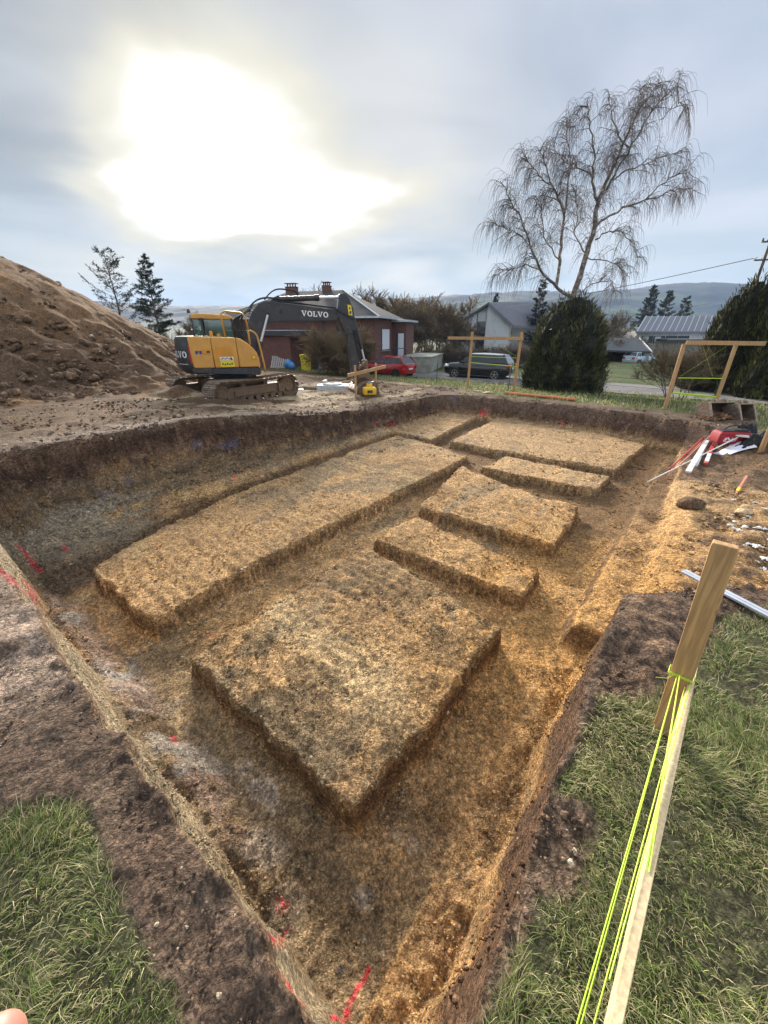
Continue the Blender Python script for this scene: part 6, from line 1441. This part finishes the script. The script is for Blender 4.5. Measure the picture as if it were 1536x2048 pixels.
MB().lathe([(0, .30), (.12, .30), (.11, .42), (.10, .44), (0, .44)], (0, 0, 0), n=20).build('turret', 'laser_yellow', ls, smooth='angle'); MB().lathe([(0, .44), (.07, .44), (.07, .49), (0, .50)], (0, 0, 0), n=16).build('rotor', 'steel_grey', ls, smooth='angle')
MB().box((0, -.175, .16), (.2, .01, .1)).build('control_panel', 'charcoal_paint', ls)
a = hit(599, 782); tag(MB().box((a.x, a.y, a.z + .05), (.34, .2, .05), rz=.4, rx=.2).build('foam_board', 'white_sheet', bevel=.01), 'scrap of white board lying beyond the crawler track', 'scrap')
# things along the house wall
def lying(px, py): return hit(px, py)
simple('bin_yellow', (.65, .55, .02), .45, var=.05); simple('bin_dark', (.03, .04, .05), .45); simple('ibc_white', (.55, .57, .60), .5, var=.15)
def drum(px, py, name, mat, lab, w=.62, h=1.05):
    p = hit(px, py); r = empty(name, tuple(p), R(-16), lab, 'bin', None)
    MB().loft([[(-w * .42 * k, -w * .42 * k, z), (w * .42 * k, -w * .42 * k, z), (w * .42 * k, w * .42 * k, z), (-w * .42 * k, w * .42 * k, z)] for k, z in ((.85, 0), (1, h * .85), (1.08, h * .86), (1.08, h * .9))]).build('body', mat, r, bevel=.04)
    l = MB().loft([[(-w * .46 * k, -w * .46 * k, z), (w * .46 * k, -w * .46 * k, z), (w * .46 * k, w * .46 * k, z), (-w * .46 * k, w * .46 * k, z)] for k, z in ((1.05, h * .90), (1, h * .97), (.7, h))]).build('lid', mat, r, bevel=.03); MB().box((0, -w * .47, h * .93), (w * .4, .05, .04)).build('handle', 'bin_dark', l)
    return r
drum(613, 741, 'waste_bin', 'bin_yellow', 'bright yellow waste bin in front of the brick house', .70, 1.12); drum(630, 741, 'waste_bin', 'bin_dark', 'dark blue waste bin right of the yellow one', .62, 1.12)
p = hit(645, 742); q = empty('water_container', tuple(p), R(-16), 'white plastic water container in a tubular cage beside the bins', 'container'); MB().box((0, 0, .55), (.66, .6, 1.0)).build('tank', 'ibc_white', q, bevel=.06)
cg = MB()
for k in range(5): cg.tube([(-.34 + k * .17, -.32, .05), (-.34 + k * .17, -.32, 1.05)], .012, 5)
for z in (.1, .4, .7, 1.03): cg.tube([(-.35, -.325, z), (.35, -.325, z)], .012, 5)
cg.build('cage', 'steel_grey', q)
p = hit(556, 736); q = empty('pallet', tuple(p), R(-10), 'weathered grey pallet leaning upright left of the garage door', 'pallet')
for i in range(7): MB().beam((-.55 + i * .18, -.02, 0), (-.45 + i * .18, .35, .85), .12, .02, up=(0, 1, .3)).build('board', 'grey_timber', q)
for z in (.08, .45, .8): MB().beam((-.65 + z * .1, .02 + z * .42, z), (.62 + z * .1, .02 + z * .42, z), .09, .07).build('bearer', 'grey_timber', q)
def bag(px, py, s, lab, seed, mat='blue_plastic', name='plastic_bag'):
    p = hit(px, py); rg = np.random.default_rng(seed); m = MB(); rings = []
    for t in np.linspace(0, 1, 9): rings.append([(s * (math.sin(math.pi * min(.98, t * .8 + .15)) + .05) * .5 * (1 + rg.uniform(-.2, .2)) * math.cos(a), s * .5 * (math.sin(math.pi * min(.98, t * .8 + .15)) + .05) * (1 + rg.uniform(-.2, .2)) * math.sin(a), s * t * 1.1) for a in np.linspace(0, 6.2832, 15)[:-1]])
    o = m.loft(rings).build(name, mat, None, smooth=True); o.location = p; tag(o, lab, 'bag', 'bags by the brick house'); return o
bag(578, 738, .65, 'blue and white bag leaning by the pallet', 1); bag(585, 740, .5, 'smaller blue bag between the pallet and the yellow bin', 3); bag(697, 739, .62, 'light blue bag right of the tangled bare shrub', 2)
a = hit(706, 735)
# terrace furniture
gt = empty('garden_table', (xat(798, 705, 34.5), 34.5, .12), R(-20), 'small dark garden table at the porch end of the brick house', 'table')
MB().box((0, 0, .72), (1.2, .7, .04)).build('table_top', 'fascia_dark', gt)
for i in (-1, 1):
    for j in (-1, 1): MB().box((i * .52, j * .28, .35), (.05, .05, .70)).build('leg', 'fascia_dark', gt)

# ------------------------------------------------------------------ digging buckets on the verge
def spare_bucket(px0, px1, py, lab, fill):
    a, b = hit(px0, py), hit(px1, py); w = (b - a).length; c = (a + b) / 2; r = empty('digging_bucket', (c.x, c.y, c.z), math.atan2(b.y - a.y, b.x - a.x) + .08, lab, 'excavator bucket', 'spare digging buckets'); r.scale = (1, .7, .44)
    prof = [(0, 0), (.25, -.02), (.6, .05), (.85, .30), (.88, .62), (.72, .84), (.45, .92)]
    out = prof; inn = [(x - .03 if i > 2 else x, z + .035 if i < 4 else z - .02) for i, (x, z) in enumerate(prof)]
    bk = MB()
    # local: x across, y depth
    f = lambda dep, z, x: (x, dep, z)
    bk.prism(out + list(reversed(inn)), -w / 2 + .02, w / 2 - .02, f)
    for s in (-1, 1): bk.prism([(0, 0), (.25, -.025), (.62, .04), (.87, .28), (.90, .63), (.74, .86), (.45, .94), (.30, .9), (-.02, .04)], s * w / 2 - .02, s * w / 2 + .02, f)
    bo = bk.build('shell', 'worn_steel', r)
    for s in (-1, 1): MB().beam((s * w / 2, -.04, .0), (s * w / 2, .32, .93), .05, .07).build('side_edge', 'steel_pale', r, bevel=.008)
    MB().beam((-w / 2, -.04, .0), (w / 2, -.04, .0), .10, .03).build('cutting_edge', 'steel_pale', r); MB().beam((-w / 2, .40, .93), (w / 2, .40, .93), .14, .04).build('back_rim', 'steel_pale', r)
    for s in (-.2, .2):
        er = MB().prism([(.35, .9), (.42, 1.12), (.50, 1.18), (.60, 1.12), (.68, .88)], s * w - .025, s * w + .025, f); er.cyl((s * w - .05, .5, 1.06), (s * w + .05, .5, 1.06), .06, 10); er.build('hanger', 'steel_pale', r)
    return r, w, c
simple('steel_pale', (.27, .215, .16), .5, metal=.2, var=.2, dirt=(.25, .17, .11), dirt_amt=.4)
r1, w1, c1 = spare_bucket(1421, 1477, 838, 'wide rusty digging bucket with soil in it at the foot of the right timber frame', True)
r2, w2_, c2 = spare_bucket(1480, 1512, 842, 'narrow digging bucket standing right of the wide one', False)
rg = np.random.default_rng(8); n = 700; X = rg.normal(0, w1 * .26, n); Y = rg.uniform(-.25, .55, n)
hgt = np.maximum(.30 - .6 * np.abs(X / w1) - .25 * np.abs(Y - .1), .0); cx_ = c1.x - .15 + X; cy_ = c1.y - .05 + Y
clods('bucket_soil', cx_, cy_, ground_z(cx_, cy_) + hgt * .6 * rg.uniform(.3, 1, n), rg.uniform(.015, .055, n), np.repeat(np.array([[.22, .12, .06]]), n, 0) * rg.uniform(.5, 1.5, (n, 1)), 'crumbly brown soil spilling from the wide digging bucket')

# ------------------------------------------------------------------ tools beside the pit
simple('tool_red', (.55, .03, .04), .5, var=.1, dirt=(.3, .2, .12), dirt_amt=.25); simple('tool_white', (.72, .73, .74), .45, var=.05, dirt=(.4, .3, .2), dirt_amt=.25); simple('jacket_black', (.010, .011, .014), .8, var=.3, bump=.4, bscale=12); simple('paper_white', (.72, .74, .82), .6, var=.03); simple('salmon_paint', (.58, .22, .16), .5, var=.1)
simple('bag_red', (.30, .010, .022), .7, var=.12); simple('disc_cream', (.55, .54, .48), .5, var=.06); simple('tape_yellow', (.8, .75, .02), .5)
def H2(px, py, up=.03): p = hit(px, py); return Vector((p.x, p.y, p.z + up))
def rod(name, pa, pb, rad, mat, lab, cat, grp=None, n=8, sag=0, up=(.04, .10), flat=None):
    a, b = H2(*pa, up[0]), H2(*pb, up[1]); m = MB()
    if flat: m.beam(a, b, flat[0], flat[1])
    else: m.tube([a, b], rad, n)
    o = m.build(name, mat, None, smooth=not flat, bevel=.003 if flat else 0); tag(o, lab, cat, grp); return o, a, b
rod('survey_staff', (1293, 969), (1494, 877), .013, 'tool_white', 'long thin white pole lying across all the other tools', 'pole', None, up=(.05, .16))
rod('marking_rod', (1403, 881), (1336, 947), .017, 'tool_red', 'thick red rod, leftmost of the bundle on the pit edge', 'rod', 'rods beside the pit')
rod('marking_rod', (1421, 873), (1329, 964), .011, 'salmon_paint', 'salmon red rod with a dark tip, longest of the red ones', 'rod', 'rods beside the pit')
rod('marking_rod', (1399, 890), (1345, 948), .010, 'salmon_paint', 'short salmon rod tucked between the two longer red rods', 'rod', 'rods beside the pit')
rod('shovel_handle', (1436, 868), (1412, 905), .014, 'jacket_black', 'black handled shovel handle resting against the red tool bag', 'handle')
rod('white_batten', (1412, 886), (1373, 953), 0, 'tool_white', 'wide flat white aluminium batten in the middle of the tools', 'batten', None, flat=(.10, .035), up=(.05, .10))
rod('white_tube', (1403, 905), (1389, 936), .045, 'tool_white', 'short fat white plastic tube under the white pole', 'tube', None, 14, up=(.05, .05))
a, b = H2(1425, 893, .06), H2(1409, 934, .06)
lv = empty('spirit_level', tuple(a), 0, 'red and white spirit level with red end cap lying right of the white batten', 'level'); d = b - a
MB().beam((0, 0, 0), tuple(d * .55), .07, .05).build('body', 'tool_red', lv, bevel=.005); MB().beam(tuple(d * .55), tuple(d * .92), .075, .055).build('lower_body', 'tool_white', lv, bevel=.005); MB().beam(tuple(d * .92), tuple(d), .08, .06).build('end_cap', 'tool_red', lv, bevel=.008)
for t in (.15, .38): MB().cyl(tuple(d * t + Vector((0, 0, .02))), tuple(d * t + Vector((0, 0, .032))), .022, 10).build('vial', 'jacket_black', lv)
c = H2(1457, 886, 0)
tb = empty('tool_bag', tuple(c), R(-8), 'red fabric tool bag with a white script logo beside the papers', 'tool bag')
MB().loft([[(-.36 * k, -.19 * k, z), (.36 * k, -.19 * k, z), (.36 * k, .19 * k, z), (-.36 * k, .19 * k, z)] for k, z in ((.96, 0), (1, .08), (.98, .22), (.86, .30))]).build('body', 'bag_red', tb, bevel=.04, seg=3)
MB().box((0, 0, .30), (.60, .30, .03)).box((.12, -.0, .32), (.3, .2, .03)).build('zip_top', 'jacket_black', tb, bevel=.012); MB().box((-.15, -.20, .11), (.36, .04, .17)).build('front_pocket', 'bag_red', tb, bevel=.015); MB().box((.24, -.197, .11), (.12, .02, .19)).build('side_strap', 'jacket_black', tb)
lg = MB(); px_ = [-.28, -.24, -.25, -.20, -.17, -.18, -.13, -.10, -.11, -.05, -.03, -.06, -.01]; pz_ = [.09, .17, .10, .18, .10, .16, .10, .165, .10, .16, .11, .10, .15]
for i in range(12): lg.beam((px_[i], -.224, pz_[i]), (px_[i + 1], -.224, pz_[i + 1]), .006, .018, up=(0, 0, 1))
lg.beam((-.27, -.224, .075), (-.04, -.224, .10), .006, .012); lg.build('logo', 'tool_white', tb); MB().tube(bez([(-.2, 0, .31), (-.15, 0, .45), (.15, 0, .45), (.2, 0, .31)], 10), .012, 6).build('carry_handle', 'jacket_black', tb, smooth=True)
def crumple(name, c, sx, sy, h, seed, mat, lab, cat, n=34, thick=.012, group=None, edge=.35, rz=0):
    rg = np.random.default_rng(seed); xs = np.linspace(-1, 1, n); X, Y = np.meshgrid(xs, xs, indexing='ij'); x, y = X.ravel(), Y.ravel()
    ang = np.arctan2(y, x); q = np.maximum(np.abs(x), np.abs(y)); rr = q * (1 - edge * .5 + edge * 1.6 * fbm(np.cos(ang) * 1.5 + 5, np.sin(ang) * 1.5, 1.2, 3, seed)); X2 = np.cos(ang) * rr * sx + c[0]; Y2 = np.sin(ang) * rr * sy + c[1]
    z = np.abs(fbm(X2, Y2, 3.5 / max(sx, .25), 3, seed + 1)) * 2.6 * h + h * (1 - q ** 2) * (.6 + 1.6 * fbm(X2, Y2, 1.2 / sx, 2, seed + 2)); z = z * (1 - q ** 6) + ground_z(X2, Y2) + .012
    idx = np.arange(n * n).reshape(n, n); F = np.stack([idx[:-1, :-1].ravel(), idx[1:, :-1].ravel(), idx[1:, 1:].ravel(), idx[:-1, 1:].ravel()], 1)
    o = put_mesh(name, np.stack([X2, Y2, z], 1), F, mat); mo = o.modifiers.new('thickness', 'SOLIDIFY'); mo.thickness = thick; mo.offset = -1; tag(o, lab, cat, group); return o
p = hit(1478, 866); crumple('black_jacket', (p.x + .05, p.y), .36, .22, .17, 5, 'jacket_black', 'black jacket dropped behind the red tool bag', 'jacket', thick=.03)
p = hit(1506, 886); crumple('black_jacket', (p.x, p.y), .46, .24, .15, 9, 'jacket_black', 'second black garment lying right of the cream disc', 'jacket', thick=.03)
p = hit(1481, 883); tag(MB().lathe([(0, 0), (.21, 0), (.215, .015), (.2, .03), (.08, .035), (0, .03)], (p.x, p.y, p.z + .13), n=30).build('cream_disc', 'disc_cream', smooth='angle'), 'round cream plastic disc lying between bag and papers', 'disc')
for k, (px, py, s, rz, lab) in enumerate(((1458, 898, .26, .1, 'white paper plans spread in front of the tool bag'), (1480, 899, .23, -.25, 'second sheet of plans overlapping the first on its right'))):
    p = hit(px, py); n = 12; xs = np.linspace(-1, 1, n); X, Y = np.meshgrid(xs, xs, indexing='ij'); cx, sx = math.cos(rz), math.sin(rz); x = p.x + (X * cx - Y * sx * .6).ravel() * s; y = p.y + (X * sx + Y * cx * .6).ravel() * s
    z = ground_z(x, y); z = z + .035 + k * .012 + .02 * np.abs(fbm(x, y, 4, 2, 600 + k)); idx = np.arange(n * n).reshape(n, n); F = np.stack([idx[:-1, :-1].ravel(), idx[1:, :-1].ravel(), idx[1:, 1:].ravel(), idx[:-1, 1:].ravel()], 1)
    o = put_mesh('paper_plan', np.stack([x, y, z], 1), F, 'paper_white'); mo = o.modifiers.new('t', 'SOLIDIFY'); mo.thickness = .004; tag(o, lab, 'paper', 'paper plans')
a = H2(1472, 986, -.02); st_ = empty('marker_stake', tuple(a), 0, 'short wooden stake with yellow tape stuck in the floor right of the pit', 'stake')
MB().beam((0, 0, -.05), (.10, .03, .34), .045, .02).build('stake', 'salmon_paint', st_, bevel=.002); MB().beam((.022, .006, .06), (.04, .012, .12), .052, .03).build('tape', 'tape_yellow', st_)
# white plastic scraps
PW = [(1500, 1035, .22, .09), (1525, 1060, .20, .09), (1480, 1062, .13, .05), (1515, 1095, .14, .06), (1530, 1120, .12, .05), (1470, 1046, .10, .05), (1530, 1020, .18, .07), (1500, 1078, .11, .05), (1528, 1140, .08, .03), (1462, 1052, .08, .06), (1545, 1085, .2, .08), (1512, 1125, .07, .04), (1492, 1056, .10, .06)]
_r = random.Random(12)
PW += [(_r.uniform(1455, 1540), _r.uniform(1000, 1135), _r.uniform(.03, .09), .05) for _ in range(26)]
for k, (px, py, s, h) in enumerate(PW):
    p = hit(px, py); crumple('plastic_sheet', (p.x, p.y), s, s * .6, h * .32, 700 + 3 * k, 'white_sheet' if k != 9 else 'disc_cream', 'torn crumpled piece of white plastic sheet on the soil right of the pit', 'plastic sheet', n=18, thick=.003, group='torn white plastic sheets', edge=1.1)
# stones in the annex
simple('stone_ochre', (.46, .33, .18), .85, var=.35, vscale=20, bump=.4)
for k, (px, py, s, lab) in enumerate(((1486, 1030, .10, 'yellowish stone beside the white plastic sheets'), (1492, 1020, .085, 'second yellowish stone just above the first'), (1378, 1015, .17, 'large rounded lump of brown clay on the trench shelf'))):
    p = hit(px, py); rg = np.random.default_rng(40 + k); me = MB(); V = []
    for a in range(9):
        th = math.pi * a / 8; V.append([(s * math.sin(th) * math.cos(q) * rg.uniform(.7, 1.25) * 1.25 + .0005, s * math.sin(th) * math.sin(q) * rg.uniform(.7, 1.25) + .0005, -s * .7 * math.cos(th)) for q in np.linspace(0, 6.2832, 13)[:-1]])
    o = me.loft(V).build('stone', soil if k == 2 else 'stone_ochre', smooth=k == 2); o.location = (p.x, p.y, p.z + s * .35)
    if k == 2: set_col(o, np.tile([.20, .13, .075, 0], (len(o.data.vertices), 1)))
    tag(o, lab, 'stone', 'stones')

# ------------------------------------------------------------------ power line
f = 30.0; xp = xat(1521, 540, f); zt = zat(466, f); g = gz(xp, f)
po = empty('utility_pole', (xp, f, g), 0, 'wooden utility pole with insulators rising above the cypress row', 'utility pole')
MB().cyl((0, 0, -.2), (0, 0, zt - g), .10, 12, .08).build('pole', 'brown_bark', po)
for i, (z, w) in enumerate(((zt - g - .5, 1.3), (zt - g - 1.5, 1.5))):
    a_ = MB().beam((-w / 2, -.12, z), (w / 2, -.12, z + .05), .08, .09).build('crossarm', 'fence_metal', po)
    for s in (-1, -.45, .45, 1): MB().lathe([(0, 0), (.05, 0), (.06, .06), (.035, .1), (.05, .14), (0, .17)], (s * w / 2 * .95, -.12, z + .05), n=10).build('insulator', 'white_paint' if i else 'fence_metal', a_)
def cable(a, b, sag, rad, lab):
    P = [(a[0] + (b[0] - a[0]) * t, a[1] + (b[1] - a[1]) * t, a[2] + (b[2] - a[2]) * t - sag * 4 * t * (1 - t)) for t in np.linspace(0, 1, 24)]; tag(MB().tube(P, rad, 5).build('power_cable', 'fence_metal'), lab, 'cable', 'overhead cables')
cable((xp - .6, f - .12, zt - 1.35), (xat(820, 632, 95), 95, zat(632, 95)), 1.0, .022, 'dark overhead cable running down from the pole past the birch')
cable((xat(1230, 628, 60), 60, zat(628, 60)), (xat(1420, 607, 42), 42, zat(607, 42)), .2, .012, 'thin pale cable in front of the far conifers')

# ------------------------------------------------------------------ viewer's fingertip at the lower left
def skin():
    m, N, b = new_mat('skin'); pos = N.n('ShaderNodeTexCoord').outputs['Object']; n = N.noise(pos, 90, 3); N.put(b.inputs['Base Color'], N.mix(N.ss(n, .3, .7), (.42, .18, .14), (.52, .25, .19))); b.inputs['Roughness'].default_value = .55; b.inputs['Subsurface Weight'].default_value = .15; b.inputs['Subsurface Radius'].default_value = (.01, .004, .002)
skin()
def hand():
    # the finger's tip peeps into the corner of the view; the rest of the hand is out of it
    a, b = 44 - 768, 2034 - 1024; dd = Vector((a, FPX * math.cos(PITCH) - b * math.sin(PITCH), -(FPX * math.sin(PITCH) + b * math.cos(PITCH)))) * (.115 / 769)
    tip = Vector((0, 0, CAMH)) + dd; back = Vector((-.55, -.55, -.35)).normalized(); side = back.cross(Vector((0, 0, 1))).normalized(); up = side.cross(back)
    V, E, Rr = [], [], []
    def chain(P, r, root=None):
        last = root
        for p, q in zip(P, r):
            V.append(p); Rr.append(q); i = len(V) - 1
            if last is not None: E.append((last, i))
            last = i
        return last
    wrist = tip + back * .19; chain([wrist + back * .10, wrist], [.030, .028]); w = 1; chain([wrist - back * .05], [.032], w); pc = 2
    for k, (o, L, c) in enumerate(((0, 1.0, 0), (.022, 1.06, .10), (.043, .98, .14), (.062, .78, .2))):
        base = tip + back * .088 - side * o * .9 + up * .0; d0 = -back; pts = [base + back * .01]; dv = d0.copy()
        for seg, l in enumerate((.040, .026, .022)):
            dv = (dv - up * (c + .05 * seg)).normalized(); pts.append(pts[-1] + dv * l * L)
        if k == 0: pts = [tip + back * .095, tip + back * .048, tip + back * .022, tip]
        chain(pts, [.0105, .0092, .0086, .0070], pc)
    chain([wrist - back * .03 + side * .035, wrist - back * .065 + side * .052, wrist - back * .092 + side * .058], [.014, .011, .008], w)
    me = bpy.data.meshes.new('hand'); me.from_pydata([tuple(v) for v in V], E, []); o = bpy.data.objects.new('hand', me); COL.objects.link(o); me.materials.append(MATS['skin'])
    mo = o.modifiers.new('skin', 'SKIN'); mo.use_smooth_shade = True
    for v, r_ in zip(me.skin_vertices[0].data, Rr): v.radius = (r_, r_)
    me.skin_vertices[0].data[1].use_root = True; ms = o.modifiers.new('sub', 'SUBSURF'); ms.levels = 2; ms.render_levels = 2
    tag(o, 'bare pink fingertip reaching in over the grass at the lower left corner', 'hand')
hand()
# ------------------------------------------------------------------ haze over the valley
def haze():
    m = bpy.data.materials.new('haze'); m.use_nodes = True; t = m.node_tree; t.nodes.clear(); o = t.nodes.new('ShaderNodeOutputMaterial'); v = t.nodes.new('ShaderNodeVolumePrincipled')
    v.inputs['Color'].default_value = (.45, .66, 1.0, 1); v.inputs['Density'].default_value = .00022; t.links.new(v.outputs[0], o.inputs['Volume'])
    ob = MB().box((0, 1000, 79.5), (5600, 3000, 191)).build('haze', m); tag(ob, 'thin bluish haze over the valley', kind='stuff'); ob.display_type = 'WIRE'
haze()
import math
F=769.;P=math.radians(25);H=2.0;A=math.radians(38)
def at(px,py,z=0,H=2.0):
    a=px-768;b=py-1024
    f=F*math.cos(P)-b*math.sin(P); d=F*math.sin(P)+b*math.cos(P)
    s=(H-z)/d
    return a*s,f*s
def uv(x,y): return x*math.sin(A)+y*math.cos(A), -x*math.cos(A)+y*math.sin(A)
def zat(px,py,fwd):
    a=px-768;b=py-1024
    f=F*math.cos(P)-b*math.sin(P); d=F*math.sin(P)+b*math.cos(P)
    return 2-d/f*fwd, a/f*fwd
